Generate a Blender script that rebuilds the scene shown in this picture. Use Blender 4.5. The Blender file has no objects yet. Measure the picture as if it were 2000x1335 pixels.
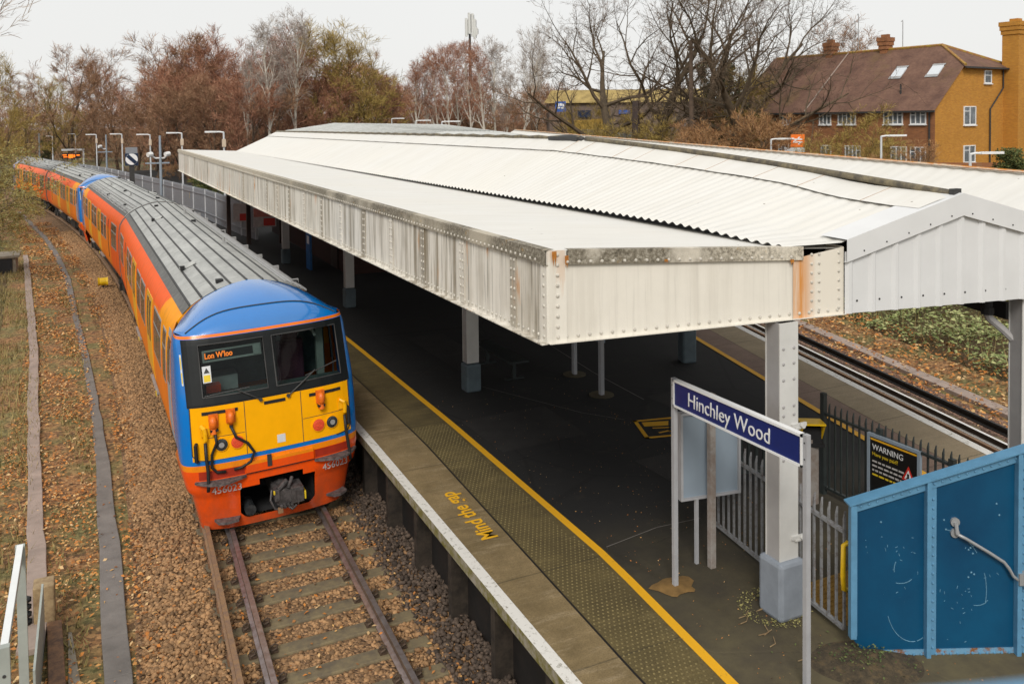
import bpy, bmesh, math, random
import numpy as np
from mathutils import Vector, Matrix
R = math.radians
SC = bpy.context.scene
COL = SC.collection
random.seed(7)

# ------------------------------------------------------------------ materials
def nt(m):
    m.use_nodes = True
    n = m.node_tree
    n.nodes.clear()
    out = n.nodes.new('ShaderNodeOutputMaterial')
    b = n.nodes.new('ShaderNodeBsdfPrincipled')
    n.links.new(b.outputs[0], out.inputs[0])
    return n, b, out

class G:
    """small wrapper for wiring shader nodes"""
    def __init__(s, name):
        s.m = bpy.data.materials.new(name)
        s.n, s.b, s.out = nt(s.m)
    def node(s, t, **kw):
        x = s.n.nodes.new(t)
        for k, v in kw.items():
            setattr(x, k, v)
        return x
    def link(s, a, b):
        s.n.links.new(a, b)
    def put(s, sock, v):
        if hasattr(v, 'is_output') or isinstance(v, bpy.types.NodeSocket):
            s.link(v, sock)
        else:
            sock.default_value = v
    def coord(s, scale=(1, 1, 1), rot=(0, 0, 0), kind='Object'):
        c = s.node('ShaderNodeTexCoord')
        mp = s.node('ShaderNodeMapping')
        mp.inputs['Scale'].default_value = scale
        mp.inputs['Rotation'].default_value = rot
        s.link(c.outputs[kind], mp.inputs[0])
        return mp.outputs[0]
    def noise(s, vec, scale, detail=4, rough=.55):
        x = s.node('ShaderNodeTexNoise')
        x.inputs['Scale'].default_value = scale
        x.inputs['Detail'].default_value = detail
        x.inputs['Roughness'].default_value = rough
        s.link(vec, x.inputs['Vector'])
        return x.outputs[0]
    def voro(s, vec, scale, out='Distance', feature='F1'):
        x = s.node('ShaderNodeTexVoronoi')
        x.feature = feature
        x.inputs['Scale'].default_value = scale
        s.link(vec, x.inputs['Vector'])
        return x.outputs[out]
    def ramp(s, f, stops):
        x = s.node('ShaderNodeValToRGB')
        e = x.color_ramp.elements
        while len(e) < len(stops):
            e.new(.5)
        for i, (p, c) in enumerate(stops):
            e[i].position = p
            e[i].color = (*c, 1) if not isinstance(c, (int, float)) else (c, c, c, 1)
        s.link(f, x.inputs[0])
        return x.outputs[0]
    def mix(s, f, a, b, mode='MIX'):
        x = s.node('ShaderNodeMix', data_type='RGBA', blend_type=mode)
        s.put(x.inputs[0], f)
        for k, v in ((6, a), (7, b)):
            if isinstance(v, tuple):
                v = (*v, 1) if len(v) == 3 else v
            s.put(x.inputs[k], v)
        return x.outputs[2]
    def math(s, op, a, b=0., c=None):
        x = s.node('ShaderNodeMath', operation=op)
        s.put(x.inputs[0], a)
        s.put(x.inputs[1], b)
        if c is not None:
            s.put(x.inputs[2], c)
        return x.outputs[0]
    def xyz(s, vec=None):
        x = s.node('ShaderNodeSeparateXYZ')
        s.link(vec if vec is not None else s.coord(), x.inputs[0])
        return x.outputs
    def bump(s, h, strength=.3, dist=.02):
        x = s.node('ShaderNodeBump')
        x.inputs['Strength'].default_value = strength
        x.inputs['Distance'].default_value = dist
        s.link(h, x.inputs['Height'])
        s.link(x.outputs[0], s.b.inputs['Normal'])
    def col(s, c):
        s.put(s.b.inputs['Base Color'], (*c, 1) if isinstance(c, tuple) and len(c) == 3 else c)
    def rough(s, v):
        s.put(s.b.inputs['Roughness'], v)

def simple(name, c, rough=.6, metal=0., var=.25, scale=6., bump=0., bscale=40., spec=None):
    g = G(name)
    v = g.coord()
    d = tuple(x * (1 - var) for x in c)
    l = tuple(min(1, x * (1 + var * .6)) for x in c)
    f = g.noise(v, scale, 6, .6)
    g.col(g.ramp(f, [(.3, d), (.7, l)]))
    g.rough(rough)
    g.b.inputs['Metallic'].default_value = metal
    if spec is not None:
        g.b.inputs['Specular IOR Level'].default_value = spec
    if bump:
        g.bump(g.noise(v, bscale, 5), bump, .02)
    return g.m

def emit(name, c, s):
    g = G(name)
    g.col((0, 0, 0))
    g.b.inputs['Emission Color'].default_value = (*c, 1)
    g.b.inputs['Emission Strength'].default_value = s
    return g.m

def woff(p):
    while p is not None:
        if p.get('_w'):
            return p.location.copy()
        p = p.parent
    return None
# ------------------------------------------------------------------ mesh collector
class MB:
    def __init__(s):
        s.v = []; s.f = []; s.mi = []; s.cur = 0; s.sm = []; s.smooth = False
    def m(s, i):
        s.cur = i
        return s
    def face(s, pts):
        n = len(s.v)
        s.v += [tuple(p) for p in pts]
        s._f(range(n, n + len(pts)))
        return s
    def _f(s, idx):
        s.f.append(tuple(idx)); s.mi.append(s.cur); s.sm.append(s.smooth)
    def box(s, x0, x1, y0, y1, z0, z1, M=None):
        p = [Vector((x, y, z)) for z in (z0, z1) for y in (y0, y1) for x in (x0, x1)]
        if M is not None:
            p = [M @ q for q in p]
        n = len(s.v)
        s.v += [tuple(q) for q in p]
        for q in ((0, 2, 3, 1), (4, 5, 7, 6), (0, 1, 5, 4), (2, 6, 7, 3), (0, 4, 6, 2), (1, 3, 7, 5)):
            s._f([n + i for i in q])
        return s
    def prism(s, pts, vec):
        """pts: planar loop (3D), extruded by vec"""
        n = len(s.v); k = len(pts)
        vec = Vector(vec)
        s.v += [tuple(p) for p in pts] + [tuple(Vector(p) + vec) for p in pts]
        s._f(range(n + k - 1, n - 1, -1)); s._f(range(n + k, n + 2 * k))
        for i in range(k):
            j = (i + 1) % k
            s._f((n + i, n + j, n + k + j, n + k + i))
        return s
    def tube(s, pts, r, n=8, cap=True):
        pts = [Vector(p) for p in pts]
        rs = r if isinstance(r, (list, tuple)) else [r] * len(pts)
        base = len(s.v)
        up = None
        for i, p in enumerate(pts):
            a = pts[max(0, i - 1)]; b = pts[min(len(pts) - 1, i + 1)]
            d = (b - a).normalized() if (b - a).length > 1e-9 else Vector((0, 0, 1))
            if up is None:
                up = d.orthogonal().normalized()
            else:
                up = (up - d * up.dot(d))
                up = up.normalized() if up.length > 1e-6 else d.orthogonal().normalized()
            w = d.cross(up)
            for k in range(n):
                t = 2 * math.pi * k / n
                s.v.append(tuple(p + (up * math.cos(t) + w * math.sin(t)) * rs[i]))
        for i in range(len(pts) - 1):
            for k in range(n):
                a = base + i * n + k; b = base + i * n + (k + 1) % n
                s._f((a, b, b + n, a + n))
        if cap:
            s._f(range(base + n - 1, base - 1, -1))
            e = base + (len(pts) - 1) * n
            s._f(range(e, e + n))
        return s
    def cyl(s, a, b, r, n=12):
        return s.tube([a, b], r, n)
    def grid(s, fn, us, vs, skip=None):
        n = len(s.v); nu, nv = len(us), len(vs)
        for v in vs:
            for u in us:
                s.v.append(tuple(fn(u, v)))
        for j in range(nv - 1):
            for i in range(nu - 1):
                if skip and skip((us[i] + us[i + 1]) / 2, (vs[j] + vs[j + 1]) / 2):
                    continue
                a = n + j * nu + i
                s._f((a, a + 1, a + nu + 1, a + nu))
        return s
    def dome(s, c, nrm, r, h=None, n=6):
        c = Vector(c); d = Vector(nrm).normalized(); u = d.orthogonal().normalized(); w = d.cross(u)
        h = h or r * .7
        b = len(s.v)
        for rr, hh in ((1, 0), (.7, .7)):
            for k in range(n):
                t = 2 * math.pi * k / n
                s.v.append(tuple(c + (u * math.cos(t) + w * math.sin(t)) * r * rr + d * h * hh))
        s.v.append(tuple(c + d * h))
        for k in range(n):
            k2 = (k + 1) % n
            s._f((b + k, b + k2, b + n + k2, b + n + k))
            s._f((b + n + k, b + n + k2, b + 2 * n))
        return s
    def mesh(s, name, mats):
        me = bpy.data.meshes.new(name)
        me.from_pydata(s.v, [], s.f)
        for m in (mats if isinstance(mats, (list, tuple)) else [mats]):
            me.materials.append(m)
        me.polygons.foreach_set('material_index', s.mi)
        me.polygons.foreach_set('use_smooth', s.sm)
        me.update()
        return me
    def build(s, name, mats, parent=None, off=None, bevel=0, recalc=True, sharp=None):
        """verts are world coords; off is subtracted (the parent's location)"""
        if off is None:
            off = woff(parent)
        if off is not None:
            o = Vector(off)
            s.v = [tuple(Vector(p) - o) for p in s.v]
        me = s.mesh(name, mats)
        if recalc:
            bm = bmesh.new(); bm.from_mesh(me)
            bmesh.ops.recalc_face_normals(bm, faces=bm.faces)
            bm.to_mesh(me); bm.free()
        if sharp:
            me.polygons.foreach_set('use_smooth', [True] * len(me.polygons))
            bm = bmesh.new(); bm.from_mesh(me)
            bmesh.ops.remove_doubles(bm, verts=bm.verts, dist=1e-5)
            bm.to_mesh(me); bm.free()
            me.set_sharp_from_angle(angle=R(sharp))
        o = bpy.data.objects.new(name, me)
        COL.objects.link(o)
        if parent is not None:
            o.parent = parent
        if bevel:
            md = o.modifiers.new('bevel', 'BEVEL')
            md.width = bevel; md.segments = 2; md.limit_method = 'ANGLE'; md.angle_limit = R(40)
        return o

def tag(o, label, cat, group=None, kind=None):
    o['label'] = label; o['category'] = cat
    if group:
        o['group'] = group
    if kind:
        o['kind'] = kind
    return o
def thing(name, label, cat, loc=(0, 0, 0), rz=0, group=None, local=False):
    o = bpy.data.objects.new(name, None)
    o.empty_display_size = .2
    COL.objects.link(o)
    o.location = loc; o.rotation_euler = (0, 0, rz)
    if not local:
        o['_w'] = 1
    return tag(o, label, cat, group)
def struct(o):
    o['kind'] = 'structure'
    return o
def copy_tree(o, parent=None):
    c = o.copy(); COL.objects.link(c); c.parent = parent
    for ch in list(o.children):
        copy_tree(ch, c)
    return c

FONT = {}
def text(name, body, size, mat, parent, M, depth=.003, align='CENTER', sx=1., bold=0., shear=0., off=None):
    cu = bpy.data.curves.new(name, 'FONT')
    cu.body = body; cu.size = size; cu.extrude = depth; cu.align_x = align; cu.align_y = 'CENTER'
    cu.offset = bold; cu.shear = shear; cu.resolution_u = 3
    t = bpy.data.objects.new(name, cu)
    COL.objects.link(t)
    bpy.context.view_layer.update()
    me = bpy.data.meshes.new_from_object(t.evaluated_get(bpy.context.evaluated_depsgraph_get()))
    bpy.data.objects.remove(t)
    me.name = name
    me.transform(M @ Matrix.Diagonal((sx, 1, 1, 1)))
    if off is None:
        off = woff(parent)
    if off is not None:
        me.transform(Matrix.Translation(-Vector(off)))
    me.materials.clear(); me.materials.append(mat)
    o = bpy.data.objects.new(name, me)
    COL.objects.link(o)
    if parent is not None:
        o.parent = parent
    return o
def frame(o, x, y):
    """matrix with local x along x, local y along y, placed at o"""
    x = Vector(x).normalized(); y = Vector(y); y = (y - x * y.dot(x)).normalized(); z = x.cross(y)
    return Matrix(((x.x, y.x, z.x, o[0]), (x.y, y.y, z.y, o[1]), (x.z, y.z, z.z, o[2]), (0, 0, 0, 1)))

# ------------------------------------------------------------------ layout
def XC(y):                                   # centre line of the near track
    return 2.69 - .00138 * max(0., y - 20.) ** 2 - .032 * max(0., 14.5 - y)
def XE(y):                                   # edge of the near platform
    return 4.27 - .00125 * max(0., y - 20.) ** 2 - .018 * max(0., 15. - y)
RO = Vector((13.41, 9.36, 0)); RD = Vector((.254, .967, 0)).normalized(); RN = Vector((RD.y, -RD.x, 0))
def RP(a, b, z=0.):                          # far platform edge frame: a along, b outwards
    p = RO + RD * a + RN * b
    return Vector((p.x, p.y, z))
PZ = .915
def sweep(mb, prof, path):
    """prof: list of (dx, dz) ; path: list of (x, y, nx, ny) with lateral direction n"""
    mb.grid(lambda i, j: (path[j][0] + prof[i][0] * path[j][2], path[j][1] + prof[i][0] * path[j][3], prof[i][1]),
            list(range(len(prof))), list(range(len(path))))
    return mb
def left_path(ys, fx):
    out = []
    for y in ys:
        d = (fx(y + .05) - fx(y - .05)) / .1
        l = math.hypot(1, d)
        out.append((fx(y), y, 1 / l, -d / l))
    return out
YS = [1 + .75 * i for i in range(27)] + [21.5 + 2. * i for i in range(60)]

# ------------------------------------------------------------------ material library
def mat_ballast(name, a, b, c):
    g = G(name); v = g.coord()
    cell = g.voro(v, 19., 'Color'); d = g.voro(v, 19.)
    bw = g.node('ShaderNodeRGBToBW'); g.link(cell, bw.inputs[0])
    big = g.noise(v, .7, 5)
    base = g.ramp(bw.outputs[0], [(.15, a), (.5, b), (.85, c)])
    g.col(g.mix(g.ramp(big, [(.35, 0.), (.7, .55)]), base, tuple(x * .55 for x in a)))
    g.rough(.9)
    g.bump(g.ramp(d, [(0., 1.), (.7, 0.)]), .9, .05)
    return g.m
M = {}
M['ballast'] = mat_ballast('ballast', (.13, .072, .036), (.29, .165, .078), (.42, .25, .13))
M['ballast_pink'] = mat_ballast('ballast_pink', (.15, .085, .06), (.30, .17, .115), (.42, .26, .17))
def stone(name, c):
    g = G(name)
    i = g.node('ShaderNodeNewGeometry').outputs['Random Per Island']
    g.col(g.ramp(i, [(0., tuple(x * .45 for x in c)), (.5, c), (1., tuple(min(1, x * 1.45) for x in c))]))
    g.rough(.88)
    return g.m
M['stone'] = stone('ballast_stone', (.31, .178, .084))
M['stone_dark'] = stone('dark_stone', (.085, .06, .044))
def leafmat():
    g = G('dead_leaf')
    i = g.node('ShaderNodeNewGeometry').outputs['Random Per Island']
    g.col(g.ramp(i, [(0., (.16, .06, .02)), (.3, (.38, .16, .045)), (.55, (.58, .20, .03)), (.8, (.58, .33, .11)), (1., (.64, .45, .24))]))
    g.rough(.75)
    return g.m
M['leaf'] = leafmat()
def mat_soil():
    g = G('leafy_soil'); v = g.coord()
    a = g.noise(v, 1.3, 6); b = g.voro(v, 15., 'Color')
    bw = g.node('ShaderNodeRGBToBW'); g.link(b, bw.inputs[0])
    c1 = g.ramp(bw.outputs[0], [(.2, (.11, .058, .027)), (.5, (.29, .15, .06)), (.8, (.42, .225, .095))])
    c2 = g.ramp(bw.outputs[0], [(.2, (.10, .09, .03)), (.8, (.25, .21, .08))])
    g.col(g.mix(g.ramp(a, [(.42, 0.), (.62, 1.)]), c1, c2))
    g.rough(.95); g.bump(g.noise(v, 22, 5), .7, .05)
    return g.m
M['soil'] = mat_soil()
def mat_ground():
    g = G('ground'); v = g.coord()
    a = g.noise(v, .12, 6); b = g.noise(v, 5., 6, .7)
    c1 = g.ramp(b, [(.3, (.07, .05, .025)), (.7, (.22, .14, .07))])
    c2 = g.ramp(b, [(.3, (.06, .065, .02)), (.7, (.17, .16, .055))])
    g.col(g.mix(g.ramp(a, [(.45, 0.), (.6, 1.)]), c1, c2))
    g.rough(1.); g.bump(b, .8, .2)
    return g.m
M['ground'] = mat_ground()
def mat_asphalt():
    g = G('asphalt'); v = g.coord()
    big = g.noise(v, .35, 6, .6); fine = g.noise(v, 90., 3)
    mid = g.noise(v, 2.2, 7, .65)
    base = g.ramp(big, [(.35, (.006, .006, .0065)), (.65, (.017, .016, .0155))])
    base = g.mix(g.ramp(mid, [(.58, 0.), (.75, .45)]), base, (.06, .046, .032))
    ck = g.voro(g.coord((1., .8, 1.)), .33, 'Distance', 'DISTANCE_TO_EDGE')
    base = g.mix(g.ramp(ck, [(.0, .8), (.006, .8), (.012, 0.)]), base, (.004, .004, .004))
    base = g.mix(g.ramp(fine, [(.3, .5), (.7, 0.)]), base, (.006, .006, .006))
        # mossy brown towards the near end, painted paler where daylight reaches past the canopy
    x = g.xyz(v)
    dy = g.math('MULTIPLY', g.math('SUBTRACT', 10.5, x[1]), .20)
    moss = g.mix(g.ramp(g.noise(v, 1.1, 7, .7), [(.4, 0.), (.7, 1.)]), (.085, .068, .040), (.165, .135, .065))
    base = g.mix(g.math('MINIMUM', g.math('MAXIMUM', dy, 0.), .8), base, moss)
    g.col(base); g.rough(.9)
    cr = g.voro(v, .42, 'Distance', 'DISTANCE_TO_EDGE')
    g.bump(g.mix(.25, g.ramp(cr, [(0., 0.), (.012, 1.)]), fine), .35, .01)
    return g.m
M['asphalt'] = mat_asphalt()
M['tarmac_patch'] = simple('tarmac_patch', (.022, .020, .019), .9, var=.35, scale=2.5, bump=.3, bscale=70)
def mat_slab(name, c0, c1, dirt):
    g = G(name); v = g.coord()
    a = g.noise(v, 1.6, 7, .65); f = g.noise(v, 60., 4, .7)
    st = g.noise(g.coord((1.2, 6., 1.)), 1.6, 6, .7)
    c = g.ramp(a, [(.3, c0), (.7, c1)])
    c = g.mix(g.ramp(st, [(.52, 0.), (.75, .75)]), c, dirt)
    c = g.mix(g.ramp(f, [(.3, .55), (.6, 0.)]), c, tuple(x * .4 for x in c0))
    x = g.xyz(v)
    yy = g.math('FRACT', g.math('MULTIPLY', g.math('ADD', x[1], g.math('MULTIPLY', a, .05)), .53))
    line = g.math('LESS_THAN', yy, .014)
    c = g.mix(g.math('MULTIPLY', line, .42), c, (.02, .017, .01))
    g.col(c); g.rough(.9); g.bump(f, .35, .008)
    return g.m
M['slab'] = mat_slab('platform_slab', (.15, .106, .045), (.30, .216, .106), (.40, .31, .19))
M['slab_far'] = mat_slab('platform_slab_sandy', (.27, .21, .13), (.36, .28, .175), (.42, .34, .23))
M['tactile'] = mat_slab('tactile_paving', (.075, .055, .020), (.15, .112, .040), (.20, .15, .06))
M['tactile_stud'] = simple('tactile_stud', (.21, .165, .068), .85, var=.4, scale=3)
M['tactile_far'] = mat_slab('tactile_paving_pink', (.20, .13, .10), (.28, .19, .14), (.3, .22, .17))
def worn(name, c, under, lo=.36, hi=.5, sc=9., rough=.7):
    g = G(name); v = g.coord()
    n = g.noise(v, sc, 8, .75)
    g.col(g.mix(g.ramp(n, [(lo, 1.), (hi, 0.)]), c, under)); g.rough(rough)
    g.bump(n, .2, .01)
    return g.m
M['white_line'] = worn('worn_white_paint', (.72, .70, .66), (.16, .14, .09), .33, .45, 14)
M['yellow_text'] = worn('yellow_lettering_paint', (.80, .42, .01), (.4, .22, .02), .2, .34, 12)
M['yellow_line'] = worn('worn_yellow_paint', (.78, .40, .01), (.3, .16, .02), .28, .42, 12)
M['coping_side'] = worn('mossy_concrete', (.33, .30, .24), (.17, .15, .03), .42, .6, 7)
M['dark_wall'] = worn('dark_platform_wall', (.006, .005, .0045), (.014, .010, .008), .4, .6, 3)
M['wall_post'] = worn('platform_post', (.045, .034, .025), (.016, .012, .009), .4, .6, 4)
M['sleeper'] = worn('concrete_sleeper', (.115, .092, .062), (.21, .165, .09), .40, .62, 3.2, .85)
def mat_rail():
    g = G('rail_steel'); v = g.coord()
    z = g.xyz(g.node('ShaderNodeNewGeometry').outputs['Normal'])[2]
    top = g.math('GREATER_THAN', z, .9)
    n = g.noise(v, 7., 6, .7)
    side = g.ramp(n, [(.3, (.055, .034, .022)), (.7, (.16, .10, .06))])
    head = g.ramp(n, [(.3, (.22, .16, .14)), (.7, (.42, .38, .38))])
    g.col(g.mix(top, side, head))
    g.rough(g.math('SUBTRACT', .85, g.math('MULTIPLY', top, .47)))
    g.put(g.b.inputs['Metallic'], g.math('MULTIPLY', top, .7))
    return g.m
M['rail'] = mat_rail()
M['rail_rust'] = worn('rusty_conductor_steel', (.17, .105, .075), (.27, .155, .075), .4, .65, 9, .7)
def mat_shiny():
    g = G('polished_rail')
    z = g.xyz(g.node('ShaderNodeNewGeometry').outputs['Normal'])[2]
    top = g.math('GREATER_THAN', z, .9)
    g.col(g.mix(top, (.03, .02, .014), (.85, .83, .8))); g.rough(.42)
    g.put(g.b.inputs['Metallic'], g.math('MULTIPLY', top, .6))
    return g.m
M['rail_shiny'] = mat_shiny()
M['rail_black'] = simple('black_rail', (.014, .011, .01), .6, var=.4)
M['iron'] = simple('clip_iron', (.085, .055, .035), .7, .2, .4, 30)

def mat_fascia(name, streak, rust, base=(.62, .585, .52), along=False):
    g = G(name); v = g.coord()
    sv = g.coord((3.1, 3.1, .15))
    s1 = g.noise(sv, 1.6, 7, .68); s2 = g.noise(g.coord((15., 15., .5)), 1.5, 5, .6)
    big = g.noise(v, .55, 4)
    z = g.xyz(v)[2]
    c = g.mix(g.ramp(g.noise(v, 3.2, 7, .7), [(.3, 0.), (.75, .5)]), base, tuple(x * .86 for x in base))
    k = g.math('MULTIPLY', g.ramp(s1, [(.45, 0.), (.60, 1.)]), g.ramp(big, [(.36, .25), (.56, 1.)]))
    yz = g.xyz(v)[1]
    if along:
        m1 = g.node('ShaderNodeMapRange'); m1.interpolation_type = 'SMOOTHSTEP'; m1.inputs[1].default_value = 27; m1.inputs[2].default_value = 13; g.link(yz, m1.inputs[0])
        k = g.math('MULTIPLY', k, g.math('ADD', .30, g.math('MULTIPLY', m1.outputs[0], .70)))
    c = g.mix(g.math('MULTIPLY', k, streak), c, (.215, .175, .115))
    blot = g.noise(g.coord((1., 1., .5)), .75, 6, .6)
    c = g.mix(g.math('MULTIPLY', g.ramp(blot, [(.50, 0.), (.68, .75)]), streak * .7), c, (.36, .30, .21))
    c = g.mix(g.math('MULTIPLY', g.ramp(s2, [(.54, 0.), (.66, 1.)]), streak * .8), c, (.15, .135, .11))
    rv = g.noise(g.coord((3.4, 3.4, .42)), 1.0, 6, .62)
    rr = g.math('MULTIPLY', g.ramp(rv, [(.61, 0.), (.66, 1.)]), g.ramp(g.noise(v, .9, 3), [(.42, 0.), (.55, 1.)]))
    c = g.mix(g.math('MULTIPLY', rr, rust), c, (.52, .22, .045))
    ch = g.noise(v, 13., 8, .8)
    c = g.mix(g.ramp(ch, [(.69, 0.), (.73, .8)]), c, (.12, .10, .075))
    g.col(c); g.rough(.62)
    g.bump(g.noise(v, 5, 4), .12, .02)
    return g.m
M['fascia'] = mat_fascia('stained_cream_paint', .85, 1., (.78, .745, .675), True)
M['fascia_dark'] = mat_fascia('dirty_lap_plate', .95, .5, (.47, .44, .38))
M['seam'] = simple('faint_rust_seam', (.50, .38, .29), .8, var=.3)
M['endplate'] = mat_fascia('cream_paint', .13, .3, (.77, .735, .66))
def mat_lichen(name, cream, span):
    g = G(name); v = g.coord()
    n = g.noise(v, 26., 8, .8); b = g.noise(v, .8, 5, .6)
    c = g.ramp(n, [(.36, (.07, .06, .045)), (.5, (.20, .175, .13)), (.64, (.44, .41, .35))])
    xx = g.xyz(v)[1 if span < 0 else 0]
    cl = g.math('MINIMUM', g.math('MAXIMUM', g.math('ADD', g.math('MULTIPLY', g.math('SUBTRACT', xx, -1.4), .8), 0.), 0.), 1.) if span > 0 else g.math('MINIMUM', g.math('MAXIMUM', g.math('MULTIPLY', g.math('SUBTRACT', xx, 9.), .11), 0.), 1.)
    c = g.mix(g.math('MULTIPLY', cl, g.ramp(n, [(.42, .25), (.56, .95)])), c, (.68, .62, .51))
    c = g.mix(g.ramp(b, [(.50, 0.), (.62, .85)]), c, cream)
    o = g.noise(v, 6., 6, .7)
    c = g.mix(g.ramp(o, [(.62, 0.), (.7, .8)]), c, (.42, .25, .06))
    g.col(c); g.rough(.9); g.bump(n, .5, .015)
    return g.m
M['lichen'] = mat_lichen('lichened_trim', (.50, .45, .36), -1)
M['lichen_end'] = mat_lichen('lichened_end_trim', (.66, .61, .52), 1)
M['rust_plate'] = worn('rust_streaked_cream', (.60, .47, .33), (.55, .20, .02), .42, .62, 3)
def mat_rust_joint():
    g = G('rust_streaked_joint'); v = g.coord()
    s = g.noise(g.coord((9., 9., .55)), 1.5, 6, .65)
    x = g.xyz(v)[0]
    near = g.math('SUBTRACT', 1., g.math('MINIMUM', g.math('MULTIPLY', g.math('ABSOLUTE', g.math('SUBTRACT', x, .17)), 4.6), 1.))
    f = g.math('MULTIPLY', near, g.ramp(s, [(.3, .3), (.55, 1.)]))
    c = g.mix(f, (.74, .69, .60), (.60, .22, .012))
    g.col(c); g.rough(.7)
    return g.m
M['rust_joint'] = mat_rust_joint()
M['rust_spot'] = worn('rust_spot', (.50, .20, .02), (.30, .10, .015), .4, .6, 30)
M['rivet'] = simple('painted_rivet', (.56, .53, .47), .55, var=.3, scale=30)
def mat_roof():
    g = G('white_roof_sheet'); v = g.coord()
    a = g.noise(g.coord((.5, 3., 1.)), 1.4, 6, .65); b = g.noise(v, .5, 5)
    c = g.mix(g.ramp(a, [(.35, .45), (.7, 0.)]), (.715, .705, .675), (.58, .56, .51))
    c = g.mix(g.ramp(b, [(.35, 0.), (.7, .3)]), c, (.70, .66, .58))
    sp = g.voro(v, 3.1)
    c = g.mix(g.ramp(sp, [(.03, .9), (.055, 0.)]), c, (.17, .14, .10))
    st = g.noise(g.coord((.45, 26., .45)), 1.2, 4, .6)
    c = g.mix(g.ramp(st, [(.66, 0.), (.74, .4)]), c, (.40, .35, .28))
    g.col(c); g.rough(.55)
    return g.m
M['roof'] = mat_roof()
M['roof_grey'] = worn('dirty_grey_roofing', (.62, .63, .61), (.42, .42, .39), .38, .6, 1.1, .8)
M['white_clad'] = simple('white_cladding', (.67, .675, .68), .45, var=.05, scale=2)
M['moss_pipe'] = worn('mossy_ridge_pipe', (.20, .165, .10), (.075, .065, .05), .4, .6, 7)
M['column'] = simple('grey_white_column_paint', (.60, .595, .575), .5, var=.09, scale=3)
M['column_shade'] = simple('shaded_column_paint', (.36, .35, .35), .55, var=.1, scale=3)  # column paint darkened for the shaded side faces; also bolts and pipe bend
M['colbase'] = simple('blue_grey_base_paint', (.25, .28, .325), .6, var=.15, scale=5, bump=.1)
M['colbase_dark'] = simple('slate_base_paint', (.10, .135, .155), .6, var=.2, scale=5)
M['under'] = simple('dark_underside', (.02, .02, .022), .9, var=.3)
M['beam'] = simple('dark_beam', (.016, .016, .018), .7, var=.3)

# train
M['orange'] = None
def mat_body():
    g = G('orange_livery'); v = g.coord(); x = g.xyz(v)
    y, z = x[1], x[2]
    c = (.87, .215, .006)
    redline = g.math('ADD', 2.9, g.math('MULTIPLY', g.math('SUBTRACT', y, 5.), -.035))
    top = g.math('MULTIPLY', g.math('GREATER_THAN', z, redline), g.math('GREATER_THAN', y, g.math('ADD', 3.6, g.math('MULTIPLY', g.math('SUBTRACT', 3.2, z), 1.2))))
    c = g.mix(top, c, (.88, .115, .010))
    amb = g.math('MULTIPLY', g.math('LESS_THAN', y, g.math('ADD', 3.6, g.math('MULTIPLY', g.math('SUBTRACT', 3.2, z), 1.2))), g.math('GREATER_THAN', z, 2.35))
    c = g.mix(amb, c, (.93, .34, .002))
    c = g.mix(g.math('GREATER_THAN', y, 16.6), c, (.87, .115, .008))
    c = g.mix(g.ramp(g.noise(g.coord((2.5, 2.5, .6)), 1.6, 7, .7), [(.45, .0), (.8, .38)]), c, (.22, .10, .04))
    pj = g.math('LESS_THAN', g.math('FRACT', g.math('MULTIPLY', y, .26)), .004)
    c = g.mix(g.math('MULTIPLY', pj, .6), c, (.12, .05, .02))
    low = g.math('MULTIPLY', g.math('LESS_THAN', z, 1.12), .35)
    c = g.mix(low, c, (.22, .09, .03))
    g.col(c); g.rough(.42); g.b.inputs['Specular IOR Level'].default_value = .1
    return g.m
M['body'] = mat_body()
def mat_cab():
    g = G('cab_livery'); x = g.xyz()
    y, z = x[1], x[2]
    c = g.mix(g.math('GREATER_THAN', z, 1.17), (.88, .25, .006), (.002, .17, .56))
    c = g.mix(g.math('LESS_THAN', z, 1.075), c, (.86, .085, .004))
    s = g.math('MULTIPLY', g.math('GREATER_THAN', z, 3.105), g.math('LESS_THAN', z, 3.15))
    c = g.mix(s, c, (.86, .19, .004))
    side = g.math('GREATER_THAN', y, g.math('ADD', 1.42, g.math('MULTIPLY', g.math('SUBTRACT', z, 2.2), .08)))
    c = g.mix(g.math('MULTIPLY', side, g.math('LESS_THAN', z, 3.105)), c, (.86, .19, .006))
    c = g.mix(g.ramp(g.noise(g.coord((1., 1., .5)), 2.4, 8, .72), [(.46, .0), (.78, .42)]), c, (.12, .065, .04))
    lo = g.math('MULTIPLY', g.math('SUBTRACT', 1., g.math('MINIMUM', g.math('MULTIPLY', z, 1.5), 1.)), g.ramp(g.noise(g.coord(), 5., 7, .7), [(.3, .1), (.7, .7)]))
    c = g.mix(lo, c, (.13, .07, .04))
    g.col(c); g.rough(.2)
    return g.m
M['cab'] = mat_cab()
M['dome'] = simple('blue_cab_roof', (.002, .165, .52), .25, var=.06, scale=2)
M['dome'].node_tree.nodes['Principled BSDF'].inputs['Coat Weight'].default_value = 1.
M['dome'].node_tree.nodes['Principled BSDF'].inputs['Coat IOR'].default_value = 1.75
M['dome'].node_tree.nodes['Principled BSDF'].inputs['Coat Roughness'].default_value = .08
M['yellow'] = simple('yellow_warning_panel', (.95, .43, .0), .4, var=.07, scale=3, spec=.2)
M['door'] = simple('yellow_door', (.86, .43, .003), .3, var=.08, scale=3)
def mat_troof():
    g = G('grey_train_roof'); v = g.coord()
    a = g.noise(g.coord((1.5, .5, 1.)), 2., 7, .7); b = g.noise(g.coord((.4, 3.5, 1.)), 2.2, 6, .7)
    c = g.ramp(a, [(.3, (.27, .275, .265)), (.7, (.47, .475, .455))])
    c = g.mix(g.ramp(b, [(.5, 0.), (.75, .5)]), c, (.16, .165, .15))
    g.col(c); g.rough(.55)
    return g.m
M['troof'] = mat_troof()
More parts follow.
